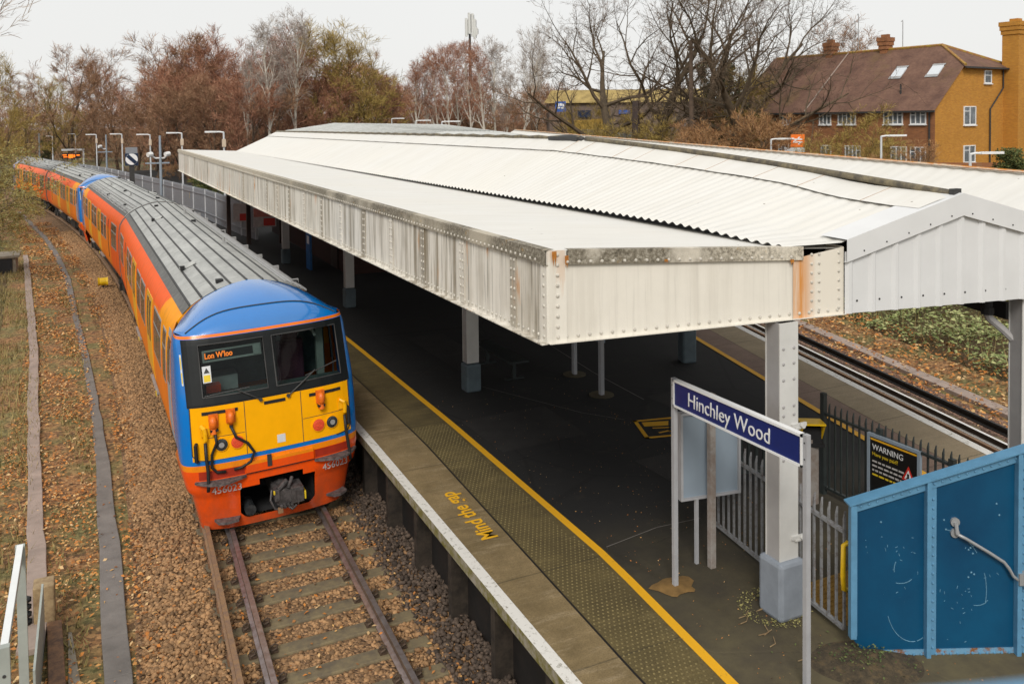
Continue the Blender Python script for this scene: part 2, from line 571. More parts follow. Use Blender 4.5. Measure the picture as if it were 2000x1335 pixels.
M['gutter'] = simple('dark_gutter', (.035, .035, .035), .6)
M['troof_dark'] = simple('sooty_roof_edge', (.13, .13, .125), .7, var=.35, scale=8)
M['black'] = simple('black_rubber', (.011, .011, .012), .55, var=.3)
M['gasket'] = simple('dark_gasket', (.005, .007, .008), .5, var=.3, spec=.25)
def mat_glass():
    g = G('window_glass')
    n = g.n
    t = g.node('ShaderNodeBsdfTransparent'); t.inputs[0].default_value = (.55, .66, .64, 1)
    gl = g.node('ShaderNodeBsdfGlossy'); gl.inputs['Roughness'].default_value = .04
    f = g.node('ShaderNodeFresnel'); f.inputs[0].default_value = 1.45
    k = g.math('MULTIPLY', f.outputs[0], .55)
    mx = g.node('ShaderNodeMixShader')
    g.link(k, mx.inputs[0]); g.link(t.outputs[0], mx.inputs[1]); g.link(gl.outputs[0], mx.inputs[2])
    g.link(mx.outputs[0], g.out.inputs[0])
    return g.m
M['glass'] = mat_glass()
M['dark_glass'] = simple('dark_glass', (.022, .026, .028), .1, var=.5, scale=3)
M['alu'] = simple('aluminium', (.40, .40, .40), .4, .4, .15)
M['led'] = emit('orange_led', (1., .20, .01), 1.6)
M['orange_plug'] = simple('orange_socket', (.80, .165, .012), .4, var=.25, scale=20)
M['red_lamp'] = simple('red_lamp', (.80, .085, .03), .35, var=.4, scale=60)
M['recess'] = simple('red_recess', (.36, .022, .004), .5, var=.2)
M['lens'] = simple('headlamp_lens', (.05, .055, .06), .15, .3, .6, 25)
M['dirty_metal'] = worn('dirty_metal', (.16, .13, .125), (.05, .045, .045), .4, .6, 14, .6)
M['coupler'] = worn('greasy_steel', (.095, .085, .085), (.03, .028, .028), .4, .6, 12, .45)
M['under_frame'] = simple('sooty_underframe', (.02, .017, .015), .8, var=.4)
M['wheel'] = simple('wheel_steel', (.04, .032, .027), .6, .3, .4)
M['label_white'] = simple('white_label', (.62, .64, .66), .5, var=.05)
M['label_yellow'] = simple('yellow_label', (.72, .52, .02), .5, var=.1)
M['txt_grey'] = simple('silver_lettering', (.50, .48, .47), .4, var=.25, scale=40)
M['seat'] = simple('purple_seat', (.055, .012, .03), .9, var=.3)
M['interior'] = simple('cab_interior', (.075, .09, .09), .8, var=.3)
M['dial'] = simple('display_case', (.22, .23, .22), .5, var=.2)

# furniture
M['sign_blue'] = simple('navy_sign', (.004, .017, .135), .35, var=.15)
M['sign_white'] = simple('white_sign', (.76, .77, .78), .4, var=.04)
M['grey_post'] = simple('grey_post_paint', (.36, .365, .385), .45, var=.1)
M['brown_post'] = worn('weathered_post', (.22, .175, .15), (.30, .28, .26), .4, .6, 5)
M['board_grey'] = simple('blue_grey_board', (.245, .30, .36), .5, var=.06, scale=2)
M['rail_grey'] = worn('grey_railing_paint', (.23, .235, .245), (.13, .11, .10), .36, .52, 18)
M['fence_dark'] = simple('dark_green_railing', (.028, .036, .036), .5, var=.25)
M['blue_deep'] = None
def mat_blue():
    g = G('deep_blue_paint'); v = g.coord()
    a = g.noise(v, 1.1, 6, .6)
    c = g.ramp(a, [(.3, (.002, .042, .105)), (.7, (.003, .075, .165))])
    ch = g.noise(v, 24., 6, .8)
    c = g.mix(g.math('MULTIPLY', g.ramp(ch, [(.70, 0.), (.73, 1.)]), g.ramp(g.noise(v, 1.7, 3), [(.48, 0.), (.6, 1.)])), c, (.35, .5, .58))
    g.col(c); g.rough(.33)
    return g.m
M['blue_deep'] = mat_blue()
M['blue_light'] = simple('light_blue_paint', (.10, .255, .41), .42, var=.16, scale=7)
M['blue_rust'] = worn('light_blue_rusting', (.13, .29, .44), (.22, .085, .02), .40, .5, 9)
M['scratch'] = simple('scratched_paint', (.14, .30, .42), .6, var=.3, scale=30)
M['cable_grey'] = simple('galvanised_tube', (.33, .34, .35), .45, .3, .1)
M['yellow_gloss'] = simple('yellow_gloss', (.80, .50, .012), .35, var=.12, scale=12)
M['amber_floor'] = simple('amber_tactile', (.27, .15, .025), .85, var=.3)
M['patch'] = simple('sandy_patch', (.20, .115, .035), .9, var=.3, scale=9)
M['warn_black'] = simple('black_sign_face', (.006, .006, .006), .4, var=.2)
M['sign_red'] = simple('red_sign', (.60, .03, .02), .4, var=.1)
M['sign_orange'] = simple('orange_sign', (.82, .17, .012), .5, var=.12)
M['concrete'] = simple('concrete', (.26, .225, .175), .9, var=.25, scale=4, bump=.3, bscale=30)
M['trough'] = simple('grey_trough_lid', (.19, .172, .158), .9, var=.25, scale=3, bump=.3, bscale=40)
M['trough_pink'] = simple('pinkish_concrete', (.34, .265, .225), .9, var=.25, scale=3, bump=.3, bscale=40)
M['white_metal'] = simple('white_painted_metal', (.74, .76, .76), .4, var=.06)
M['grey_green'] = simple('grey_green_metal', (.34, .37, .34), .45, var=.12)
M['wood'] = worn('old_timber', (.20, .13, .065), (.36, .26, .14), .42, .6, 5)
M['rust_sheet'] = worn('rusty_sheet', (.10, .055, .035), (.24, .125, .06), .42, .6, 6)
M['lamp_grey'] = simple('pale_grey_lamp', (.58, .60, .62), .45, var=.06)
M['mast_grey'] = simple('blue_grey_mast', (.28, .33, .385), .5, var=.08)
M['beige'] = simple('beige_box', (.62, .50, .38), .5, var=.1)
M['camera_white'] = simple('camera_housing', (.75, .75, .74), .4, var=.05)
M['palisade'] = simple('palisade_grey', (.22, .235, .26), .5, var=.12)
M['navy'] = simple('signal_navy', (.008, .02, .055), .35, var=.1)
M['brown_dark'] = simple('dark_brown_post', (.045, .028, .024), .6, var=.2)
M['poster_red'] = simple('poster_red', (.62, .20, .16), .5, var=.3, scale=4)
M['poster_pale'] = simple('poster_pale', (.55, .47, .46), .5, var=.2, scale=5)
M['poster_blue'] = simple('poster_blue', (.01, .11, .32), .5, var=.3)
# buildings
def mat_brick(name, c1, c2, mortar):
    g = G(name); x = g.xyz()
    h = g.math('ADD', x[0], x[1])
    cmb = g.node('ShaderNodeCombineXYZ'); g.link(h, cmb.inputs[0]); g.link(x[2], cmb.inputs[1])
    b = g.node('ShaderNodeTexBrick')
    b.inputs['Color1'].default_value = (*c1, 1); b.inputs['Color2'].default_value = (*c2, 1); b.inputs['Mortar'].default_value = (*mortar, 1)
    b.inputs['Scale'].default_value = 1.; b.inputs['Brick Width'].default_value = .23; b.inputs['Row Height'].default_value = .075
    b.inputs['Mortar Size'].default_value = .008; b.inputs['Bias'].default_value = .0
    g.link(cmb.outputs[0], b.inputs['Vector'])
    n = g.noise(g.coord(), .9, 6)
    g.col(g.mix(g.ramp(n, [(.35, 0.), (.7, .4)]), b.outputs[0], tuple(q * .6 for q in c1))); g.rough(.9)
    return g.m
M['brick_gold'] = mat_brick('golden_brick', (.56, .255, .03), (.43, .175, .02), (.40, .23, .07))
M['brick_red'] = mat_brick('red_brick', (.34, .135, .05), (.22, .08, .035), (.30, .17, .09))
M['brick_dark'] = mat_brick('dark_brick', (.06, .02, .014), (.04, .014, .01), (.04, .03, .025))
def mat_tile():
    g = G('roof_tiles'); v = g.coord(); x = g.xyz(v)
    n = g.noise(v, .8, 6, .65); c = g.noise(g.coord((2.4, 2.4, 5.)), 2., 5, .7)
    col = g.ramp(n, [(.3, (.105, .052, .036)), (.7, (.215, .118, .080))])
    col = g.mix(g.ramp(c, [(.45, 0.), (.75, .6)]), col, (.055, .03, .028))
    mo = g.noise(v, .35, 6, .7)
    col = g.mix(g.ramp(mo, [(.55, 0.), (.7, .35)]), col, (.17, .12, .03))
    g.col(col); g.rough(.9)
    g.bump(g.math('FRACT', g.math('MULTIPLY', x[2], 5.)), .5, .05)
    return g.m
M['tile'] = mat_tile()
def mat_dirt():
    g = G('damp_dirt'); v = g.coord()
    n = g.noise(v, 9., 8, .75)
    g.col(g.ramp(n, [(.3, (.02, .016, .01)), (.5, (.07, .052, .03)), (.7, (.15, .10, .045))])); g.rough(.95); g.bump(n, .8, .04)
    return g.m
M['dirt'] = mat_dirt()
M['tile_ridge'] = worn('mossy_ridge_tile', (.30, .12, .05), (.36, .24, .04), .42, .6, 3)
M['pane'] = simple('house_pane', (.16, .18, .20), .12, var=.7, scale=1.6)
M['sky_pane'] = simple('skylight_pane', (.62, .66, .70), .15, var=.05)
M['shop_wall'] = simple('shop_wall', (.16, .12, .10), .9, var=.2)
M['shop_roof'] = simple('straw_roof', (.36, .265, .10), .9, var=.35, scale=1.5)
M['shop_yellow'] = simple('yellow_shopfront', (.38, .23, .03), .6, var=.3, scale=1.2)
M['shop_blue'] = simple('shop_blue', (.02, .10, .40), .5, var=.1)
M['antenna'] = simple('antenna_panel', (.66, .67, .65), .5, var=.1)

# vegetation
def _tw(): pass
def bark(name, c, var=.45, sc=3.):
    return simple(name, c, .9, var=var, scale=sc)
M['bark_birch'] = worn('birch_bark', (.58, .54, .47), (.14, .11, .09), .30, .44, 3.5, .8)
M['bark_oak'] = bark('oak_bark', (.085, .06, .035))
M['bark_mossy'] = bark('mossy_bark', (.15, .11, .055))
M['bark_brown'] = bark('brown_bark', (.105, .072, .05))
def twig(name, a, b, c):
    g = G(name)
    i = g.node('ShaderNodeNewGeometry').outputs['Random Per Island']
    g.col(g.ramp(i, [(0., a), (.5, b), (1., c)])); g.rough(.9)
    return g.m
M['twig_red'] = twig('red_brown_twigs', (.16, .062, .034), (.33, .145, .082), (.50, .28, .18))
M['twig_brown'] = twig('brown_twigs', (.13, .066, .034), (.28, .152, .080), (.45, .28, .17))
M['twig_olive'] = twig('olive_twigs', (.14, .095, .022), (.31, .215, .05), (.48, .36, .11))
M['twig_grey'] = twig('grey_twigs', (.17, .13, .11), (.34, .28, .24), (.5, .44, .39))
M['twig_rust'] = twig('rusty_twigs', (.17, .075, .03), (.33, .17, .07), (.46, .28, .13))
M['leaf_green'] = twig('green_leaves', (.035, .055, .016), (.085, .115, .035), (.17, .19, .06))
M['leaf_dark'] = twig('dark_evergreen', (.016, .026, .012), (.035, .05, .02), (.07, .085, .035))
M['leaf_yellow'] = twig('yellow_green_leaves', (.13, .125, .04), (.27, .245, .085), (.42, .37, .15))
M['grass_y'] = twig('dry_grass', (.12, .10, .03), (.25, .20, .07), (.40, .31, .13))
M['bramble'] = twig('bramble_leaves', (.10, .14, .04), (.26, .30, .105), (.44, .44, .20))
M['twig_dark'] = twig('dark_twigs', (.06, .038, .024), (.13, .086, .055), (.24, .165, .11))

# ------------------------------------------------------------------ the train
CARL = 19.75
PROF = [(.92, 1.31), (1.08, 1.38), (1.4, 1.41), (2.0, 1.415), (2.5, 1.395), (2.8, 1.365), (3.0, 1.32), (3.16, 1.23), (3.26, 1.13),
        (3.38, 1.0), (3.5, .80), (3.6, .56), (3.68, .28), (3.71, 0.)]
def bw(z):
    for (a, b), (c, d) in zip(PROF, PROF[1:]):
        if a <= z <= c:
            return b + (d - b) * (z - a) / (c - a)
    return PROF[0][1] if z < PROF[0][0] else 0.
def rz_(x):                                   # roof height at |x|
    x = abs(x)
    for (a, b), (c, d) in zip(PROF[7:], PROF[8:]):
        if d <= x <= b:
            return a + (c - a) * (b - x) / (b - d)
    return 3.71
CW = [(.03, 1.18), (.62, 1.29), (.72, 1.37), (1.0, 1.425), (1.3, 1.44), (2.1, 1.44), (3.0, 1.40), (3.16, 1.365)]
def cw(z):
    if z <= CW[0][0]:
        return CW[0][1]
    for (a, b), (c, d) in zip(CW, CW[1:]):
        if a <= z <= c:
            return b + (d - b) * (z - a) / (c - a)
    return CW[-1][1]
CY = [(.03, .16), (.62, .05), (.72, .0), (1.25, 0.), (2.1, .05), (3.06, .36), (3.2, .42), (3.8, .62)]
def cy(z):
    if z <= CY[0][0]:
        return CY[0][1]
    for (a, b), (c, d) in zip(CY, CY[1:]):
        if a <= z <= c:
            return b + (d - b) * (z - a) / (c - a)
    return CY[-1][1]
ND = 4.2; DD = .50
def CS(x, z, off=0.):                         # point on the cab front
    t = min(1., abs(x) / cw(z))
    y = cy(z) + DD * (1 - (1 - t ** ND) ** (1 / ND)) + .05 * t * t
    p = Vector((x, y, z))
    if off:
        e = .01
        tx = min(.97 * cw(z), abs(x)) * (1 if x >= 0 else -1)
        def q(a, b):
            tt = min(1., abs(a) / cw(b))
            return Vector((a, cy(b) + DD * (1 - (1 - tt ** ND) ** (1 / ND)) + .05 * tt * tt, b))
        n = (q(tx + e, z) - q(tx - e, z)).cross(q(tx, z + e) - q(tx, z - e)).normalized()
        p = p + n * off
    return p
def lin(a, b, n):
    return [a + (b - a) * i / n for i in range(n + 1)]
def patch(mb, x0, x1, z0, z1, off, n=8, m=4, sl=0., thick=True):
    """panel lying on the cab front between x0..x1, z0..z1 (sl shears z with x)"""
    xs, zs = lin(x0, x1, n), lin(z0, z1, m)
    f = lambda x, z: CS(x, z + sl * x, off)
    mb.grid(f, xs, zs)
    if thick:
        for a in ([(x, z0) for x in xs], [(x, z1) for x in xs], [(x0, z) for z in zs], [(x1, z) for z in zs]):
            for p, q in zip(a, a[1:]):
                mb.face([CS(p[0], p[1], off), CS(q[0], q[1], off), CS(q[0], q[1], off - .012), CS(p[0], p[1], off - .012)])
    return mb
def sidepatch(mb, sx, y0, y1, z0, z1, off, m=6):
    zs = lin(z0, z1, m)
    g = lambda y, z: (sx * (bw(z) + off), y, z)
    mb.grid(g, [y0, y1], zs)
    for a, b in zip(zs, zs[1:]):
        for y in (y0, y1):
            mb.face([g(y, a), g(y, b), (sx * (bw(b) + off - .03), y, b), (sx * (bw(a) + off - .03), y, a)])
    for z in (z0, z1):
        mb.face([g(y0, z), g(y1, z), (sx * (bw(z) + off - .03), y1, z), (sx * (bw(z) + off - .03), y0, z)])
    return mb

WIN = dict(x0=-1.06, x1=-.06, X0=.08, X1=1.16, z0=2.22, z1=3.0)
def make_car():
    car = thing('train_carriage', 'x', 'train carriage', local=True)
    # body shell from the cab back
    b = MB(); b.smooth = True
    half = [(w, z) for z, w in PROF]
    ring = [(-w, z) for w, z in half] + [(w, z) for w, z in half[::-1][1:]]
    ys = [1.74] + lin(2.2, CARL, 12)
    b.grid(lambda i, j: (ring[i][0], ys[j], ring[i][1]), range(len(ring)), range(len(ys)))
    b.smooth = False
    b.face([(p[0], CARL, p[1]) for p in ring]); b.face([(p[0], 1.74, p[1]) for p in ring])
    b.face([(-1.28, 1.74, .92), (1.28, 1.74, .92), (1.28, CARL, .92), (-1.28, CARL, .92)])
    b.build('body', M['body'], car, sharp=35)
    b = MB()
    sc = [(-w * 1.004, z) for w, z in half] + [(w * 1.004, z) for w, z in half[::-1][1:]]
    b.prism([(p[0], CARL + .002, p[1] + .006) for p in sc], (0, .10, 0))
    b.build('end_bulkhead', M['troof_dark'], car)
    # roof skin, proud of the shell, with ribs and seams
    b = MB()
    rx = [-1.135, -1.0, -.85, -.7, -.56, -.42, -.28, -.14, 0, .14, .28, .42, .56, .7, .85, 1.0, 1.135]
    b.smooth = True
    b.grid(lambda x, y: (x, y, rz_(x) + .014), rx, [1.73] + lin(2.4, CARL + .01, 8))
    b.smooth = False
    r = b.build('roof', M['troof'], car)
    b = MB()
    for s in (-1, 1):
        b.grid(lambda x, y: (s * x, y, rz_(x) + .018), [1.0, 1.07, 1.14], [1.72, CARL - .1])
    b.build('roof_edge_strip', M['troof_dark'], r)
    b = MB()
    for x in (-1.0, -.80, -.56, -.30, -.02, .26, .52):
        b.box(x - .017, x + .017, 1.75, CARL - .15, rz_(x) + .004, rz_(x) + .028)
    b.build('roof_seam', M['gutter'], r)
    b = MB()
    for x, rr in ((.70, .02), (.80, .028), (.91, .02), (.98, .02), (1.05, .026)):
        b.tube([(x, 1.9, rz_(x) + .035), (x, CARL - .3, rz_(x) + .035)], rr, 6)
    for y in lin(2.6, CARL - 1, 9):
        b.box(.66, 1.08, y - .03, y + .03, rz_(.9) - .05, rz_(.9) + .03)
    b.build('roof_conduit', M['alu'], r)
    for x, y in ((-.68, 5.0), (-.5, 14.6)):
        b = MB(); b.smooth = True
        b.grid(lambda u, v: (x + u, y + v, rz_(x + u) + .025 + .055 * max(0, 1 - (v / .16) ** 2)), lin(-.15, .15, 4), lin(-.16, .16, 6))
        b.smooth = False
        b.m(1); b.box(x - .15, x - .06, y - .19, y - .15, rz_(x) - .02, rz_(x) + .075); b.box(x + .12, x + .17, y - .19, y - .15, rz_(x) - .0, rz_(x) + .085)
        b.build('roof_cowl', [M['troof'], M['black']], r)
    b = MB()
    for x, y in ((-.42, 2.25), (.98, 2.5), (.9, 11.), (.35, 12.6), (.86, 17.4), (-.2, 18.3)):
        b = MB(); b.box(x - .06, x + .06, y - .07, y + .07, rz_(x) - .01, rz_(x) + .07); b.build('roof_fitting', M['black'], r)
    for x, y in ((.45, 7.6), (.40, 15.2)):
        b = MB(); b.cyl((x, y, rz_(x)), (x, y, rz_(x) + .14), .03, 6); b.box(x - .07, x + .07, y - .07, y + .07, rz_(x), rz_(x) + .035); b.build('roof_fitting', M['alu'], r)

    # cab shell with window opening
    b = MB(); b.smooth = True
    zz = sorted({.03, .10, .16, .3, .42, .56, .62, .72, .80, .85, 1.0, 1.3, 1.6, 1.9, WIN['z0'], 2.4, 2.6, 2.8, WIN['z1'], 3.06, 3.16})
    tx = [-1, -.997, -.985, -.965, -.93, -.89, -.84, WIN['x0'] / 1.34, -.6, -.448, -.22, WIN['x1'] / 1.34, WIN['X0'] / 1.34, .22, .3, .448, .6, .75, WIN['X1'] / 1.34, .9, .93, .965, .985, .997, 1]
    def hole(t, z):
        x = t * 1.34
        if (WIN['x0'] < x < WIN['x1'] or WIN['X0'] < x < WIN['X1']) and WIN['z0'] < z < WIN['z1']:
            return True
        return abs(x) < .60 and .16 < z < .80
    def tX(t, z):
        a = abs(t)
        return (1 if t > 0 else -1) * (a * 1.34 if a <= .8661 else 1.1606 + (a - .8661) / .1339 * (cw(z) - 1.1606))
    b.grid(lambda t, z: CS(tX(t, z), z), tx, zz, hole)
    for s in (-1, 1):                          # cab sides running back to the body
        b.grid(lambda k, z: Vector((s * (cw(z) + (bw(max(z, .92)) - cw(z)) * k if z > .9 else cw(z)), (cy(z) + DD + .05) * (1 - k) + 1.75 * k, z)), [0, .35, .7, 1], [q for q in zz if q >= .62])
    b.smooth = False
    cab = b.build('cab', M['cab'], car, sharp=40)
    # domed cab roof
    b = MB(); b.smooth = True
    th = lin(-1, 1, 24)
    def dome(t, s):
        ys0 = CS(t * 1.365, 3.16).y
        y = ys0 + (1.75 - ys0) * s
        px = t * (1.365 + (1.14 - 1.365) * s)
        pz = rz_(abs(t) * 1.19) if abs(t) * 1.19 < 1.22 else 3.16
        fl = 3.155 + .52 * (1 - abs(t) ** 3.4)
        pz = fl + (pz - fl) * s ** 1.5
        h = (1 - (1 - s) ** 2.0) ** .62 if s > 0 else 0
        return (px, y, 3.155 + (pz + .016 - 3.155) * h)
    b.grid(dome, th, [0, .03, .08, .15, .25, .38, .52, .68, .84, 1])
    b.smooth = False
    dm = b.build('cab_roof', M['dome'], car)
    b = MB()                                    # dark tube put in as the shadow line of the arch in the roof front
    pts = []
    for t in lin(-.93, .93, 24):
        e = 1 - abs(t / .93) ** 5
        pts.append(Vector(dome(t * .97, .03 + .20 * e)) + Vector((0, -.006, .006)))
    b.tube(pts, .011, 5)
    b.build('roof_arch_shadow', M['gutter'], dm)
    # windscreen surround, panes, yellow panel
    b = MB()
    zs = [2.09, 2.12, WIN['z0'], 2.4, 2.6, 2.8, WIN['z1'], 3.06, 3.095]
    xs = [-1.30, -1.27, -1.22, -1.15, -1.1, WIN['x0'], -.9, -.7, -.35, WIN['x1'], .01, WIN['X0'], .4, .8, 1.0, WIN['X1'], 1.22, 1.27, 1.30]
    b.grid(lambda x, z: CS(x, z, .012), xs, zs, lambda x, z: ((WIN['x0'] < x < WIN['x1'] or WIN['X0'] < x < WIN['X1']) and WIN['z0'] < z < WIN['z1']))
    ws = b.build('windscreen', M['gasket'], car)
    for a, c in ((WIN['x0'], WIN['x1']), (WIN['X0'], WIN['X1'])):
        b = MB(); patch(b, a - .02, c + .02, WIN['z0'] - .02, WIN['z1'] + .02, -.012, 8, 4, thick=False)
        b.build('pane', M['glass'], ws)
    b = MB()
    for a, c in ((WIN['x0'], WIN['x1']), (WIN['X0'], WIN['X1'])):
        e = .014
        loop = [CS(a, WIN['z0'], e), CS((a + c) / 2, WIN['z0'], e), CS(c, WIN['z0'], e), CS(c, 2.6, e), CS(c, WIN['z1'], e), CS((a + c) / 2, WIN['z1'], e), CS(a, WIN['z1'], e), CS(a, 2.6, e), CS(a, WIN['z0'], e)]
        b.tube(loop, .013, 5)
    b.build('pane_seal', M['gutter'], ws)
    for px, pz, qx, qz, ax, bx in ((-.2, 2.07, -.55, 2.27, -1.03, -.35), (.24, 2.05, .72, 2.36, .55, 1.1)):
        b = MB()
        b.tube([CS(px, pz, .03), CS((px + qx) / 2, (pz + qz) / 2, .055), CS(qx, qz, .035)], .012, 6)
        b.tube([CS(ax, qz - .03 if ax < 0 else qz - .06, .03), CS(bx, qz + .01 if ax < 0 else qz + .07, .03)], .011, 5)
        b.cyl(CS(px, pz, .0), CS(px, pz, .05), .03, 8)
        b.build('wiper', M['gutter'], ws)
    b = MB(); b.grid(lambda x, z: CS(x, z, .0075), lin(-1.27, 1.27, 24), [1.245, 1.6, 1.9, 2.085])
    yp = b.build('front_panel', M['yellow'], car)
    b = MB()
    for x in (-.46, .44):
        patch(b, x - .005, x + .005, 1.25, 2.08, .0105, 1, 5, thick=False)
    for z, x0, x1 in ((1.62, .46, 1.16), (1.60, -1.1, -.48)):
        patch(b, x0, x1, z - .004, z + .004, .0105, 6, 1, thick=False)
    loop = [CS(-1.27, 2.08, .008), CS(-1.27, 1.34, .008), CS(-1.21, 1.26, .008), CS(-1.0, 1.238, .008)]
    for s in (1, -1):
        b.tube([(p.x * -s, p.y, p.z) for p in loop], .010, 5)
    b.build('panel_joint', M['gutter'], yp)
    for x0, x1, z in ((-1.1, -.56, 1.985), (.58, 1.12, 1.985), (-.15, .19, 2.0)):
        b = MB(); patch(b, x0, x1, z - .025, z + .025, .018, 6, 1)
        b.build('grab_slot', M['black'], yp)
    # headlamps, sockets, hoses, handles
    for s in (-1, 1):
        for x, mm, rr, nm in ((.93 if s > 0 else -.84, M['lens'], .095, 'headlight'), (.70 if s > 0 else -.60, M['red_lamp'], .098, 'tail_light')):
            b = MB(); c = CS(x, 1.47, .0); n = (CS(x, 1.47, 1.) - c).normalized()
            b.cyl(c, c + n * .028, rr + .012, 20)
            b.m(1); b.cyl(c + n * .02, c + n * .034, rr, 20); b.dome(c + n * .034, n, rr * .93, .008, 16)
            if nm == 'headlight':
                b.m(2); b.cyl(c + n * .05, c + n * .06, rr * .45, 12)
            b.build(nm, [M['yellow'], mm, M['alu']], car)
    for x, z in ((-.94, 1.86), (-.68, 1.90), (.76, 1.93)):
        b = MB(); c = CS(x, z, 0); n = (CS(x, z, 1.) - c).normalized(); u = Vector((0, 0, 1))
        b.box(-.07, .07, -.10, .11, 0, .05, frame(c, (1, 0, 0), u))
        b.smooth = True
        b.tube([c + n * .05 + u * .07, c + n * .085 + u * .02, c + n * .09 - u * .06, c + n * .07 - u * .12], [.04, .058, .055, .035], 10)
        b.smooth = False
        if x < -.8 or x > 0:
            b.tube([c + n * .06 - u * .10, c + n * .085 - u * .2], [.05, .045], 10); b.m(1); b.box(-.06, .06, -.15, -.115, .05, .11, frame(c, (1, 0, 0), u))
        else:
            b.m(1); b.tube([c + n * .06 - u * .12, c + n * .07 - u * .18], .03, 8)
        b.build('jumper_socket', [M['orange_plug'], M['black']], car)
    for pts in ([CS(-.92, 1.66, .08), CS(-.91, 1.52, .06), CS(-.99, 1.34, .05), CS(-1.0, 1.14, .04), CS(-.93, 1.05, .04), CS(-.80, 1.04, .04)],
                [CS(-.68, 1.73, .07), CS(-.62, 1.56, .07), CS(-.45, 1.43, .06), CS(-.36, 1.27, .06), CS(-.42, 1.13, .05), CS(-.56, 1.06, .04), CS(-.68, 1.05, .04)]):
        b = MB(); b.smooth = True; b.tube(pts, .023, 8); b.build('jumper_cable', M['black'], car)
    for s in (-1, 1):
        x = 1.05 * s + (.09 if s > 0 else -.02)
        b = MB(); c = CS(x, 1.70, .0)
        b.tube([CS(x - .05, 1.80, .02), CS(x, 1.76, .07), CS(x + .01, 1.68, .07), CS(x + .005, 1.58, .06)], .034, 8)
        b.box(-.07, .07, -.06, .07, 0, .04, frame(c, (1, 0, 0), (0, 0, 1)))
        b.build('brake_cock', M['door'], car)
        b = MB(); b.smooth = True
        b.tube([CS(x, 1.54, .06), CS(x, 1.3, .07), CS(x + .015, 1.1, .08), CS(x + .015, .9, .12), CS(x + .01, .80, .13)], .026, 8)
        b.build('brake_hose', M['black'], car)
        b = MB(); hx = s * 1.205
        b.tube([CS(hx, 1.66 if s > 0 else 1.52, .01), CS(hx, 1.65 if s > 0 else 1.51, .06), CS(hx, 1.38 if s > 0 else 1.26, .06), CS(hx, 1.37 if s > 0 else 1.25, .01)], .03, 8)
        b.build('grab_handle', M['black'], car)
    b = MB(); patch(b, .02, .15, 1.32, 1.45, .012, 2, 2); b.build('data_plate', M['label_white'], yp)
    # lower front: flap, steps, opening, coupler, numbers
    b = MB(); patch(b, -.50, .58, .95, 1.12, .055, 8, 2)
    for x in (-.5, .58):
        b.face([CS(x, .95, .055), CS(x, 1.12, .055), CS(x, 1.12, 0), CS(x, .95, 0)])
    b.face([CS(-.5, .95, .055), CS(.58, .95, .055), CS(.58, .95, 0), CS(-.5, .95, 0)]); b.face([CS(-.5, 1.12, .055), CS(.58, 1.12, .055), CS(.58, 1.12, 0), CS(-.5, 1.12, 0)])
    fl = b.build('front_flap', M['cab'], car)
    b = MB(); patch(b, -.17, -.10, 1.0, 1.19, .075, 1, 2); b.build('flap_catch', M['gutter'], fl)
    b = MB(); patch(b, -.5, .58, .925, .94, .03, 8, 1); b.build('flap_edge', M['gutter'], fl)
    for s, x0, x1 in ((-1, -1.25, -.50), (1, .60, 1.33)):
        b = MB()
        a = [CS(x, .90, 0) for x in lin(x0, x1, 6)]
        o = []
        for i, x in enumerate(lin(x0, x1, 6)):
            k = min(i, 6 - i) / 3.
            o.append(CS(x, .90, .04 + .17 * min(1, k * 1.25)))
        loop = a + o[::-1]
        b.prism([(p.x, p.y, .885) for p in loop], (0, 0, .035))
        b.build('foot_step', M['dirty_metal'], car)
        b = MB(); patch(b, *( (-1.2, -.52) if s < 0 else (.62, 1.24)), .94, 1.07, .005, 5, 1, thick=False)
        b.build('step_recess', M['recess'], car)
    for x0, x1 in ((-1.0, -.60), (.80, 1.12)):
        b = MB(); o = [CS(x, .20, .0) for x in lin(x0, x1, 4)] + [CS(x1 - .04, .20, .14), CS((x0 + x1) / 2, .20, .18), CS(x0 + .08, .20, .15)]
        b.prism([(p.x, p.y, .18) for p in o], (0, 0, .04)); b.build('foot_step', M['dirty_metal'], car)
    b = MB()                                    # dark pocket behind the opening
    b.box(-.63, .63, .3, 1.3, .13, .83); bx = b.build('coupler_pocket', M['under'], car)
    me = bx.data
    bm = bmesh.new(); bm.from_mesh(me)
    bmesh.ops.delete(bm, geom=[f for f in bm.faces if f.calc_center_median().y < .35], context='FACES'); bm.to_mesh(me); bm.free()
    b = MB()                                    # cutouts: rounded corners of the opening in body colour
    for sx, sz in ((-1, 0), (1, 0), (-1, 1), (1, 1)):
        zc = .16 if sz == 0 else .80; d = 1 if sz == 0 else -1
        b.face([CS(sx * .60, zc, .001), CS(sx * .49, zc, .001), CS(sx * .54, zc + d * .03, .001), CS(sx * .60, zc + d * .10, .001)])
    for x0, x1 in ((-.60, -.30), (.40, .60)):
        patch(b, x0, x1, .71, .80, .001, 3, 1, thick=False)
    b.build('opening_corner', M['cab'], cab)
    b = MB(); b.smooth = False
    Mx = Matrix.Translation((.08, -.02, .50))
    b.box(-.16, .10, -.16, .9, -.13, .10, Mx); b.tube([Mx @ Vector(p) for p in ((-.03, -.2, .0), (-.03, .2, .0))], [.13, .16], 14)
    b.box(-.2, -.12, -.22, .1, -.04, .15, Mx); b.box(.06, .26, -.24, .1, -.12, .13, Mx)
    b.prism([Mx @ Vector(p) for p in ((.10, -.26, .10), (.28, -.20, .05), (.30, -.1, -.12), (.16, -.24, -.16))], (0, .16, 0))
    for k in range(4):
        b.cyl(Mx @ Vector((-.1 + .055 * k, -.24, -.13 - .02 * (k % 2))), Mx @ Vector((-.1 + .055 * k, -.02, -.13)), .028, 8)
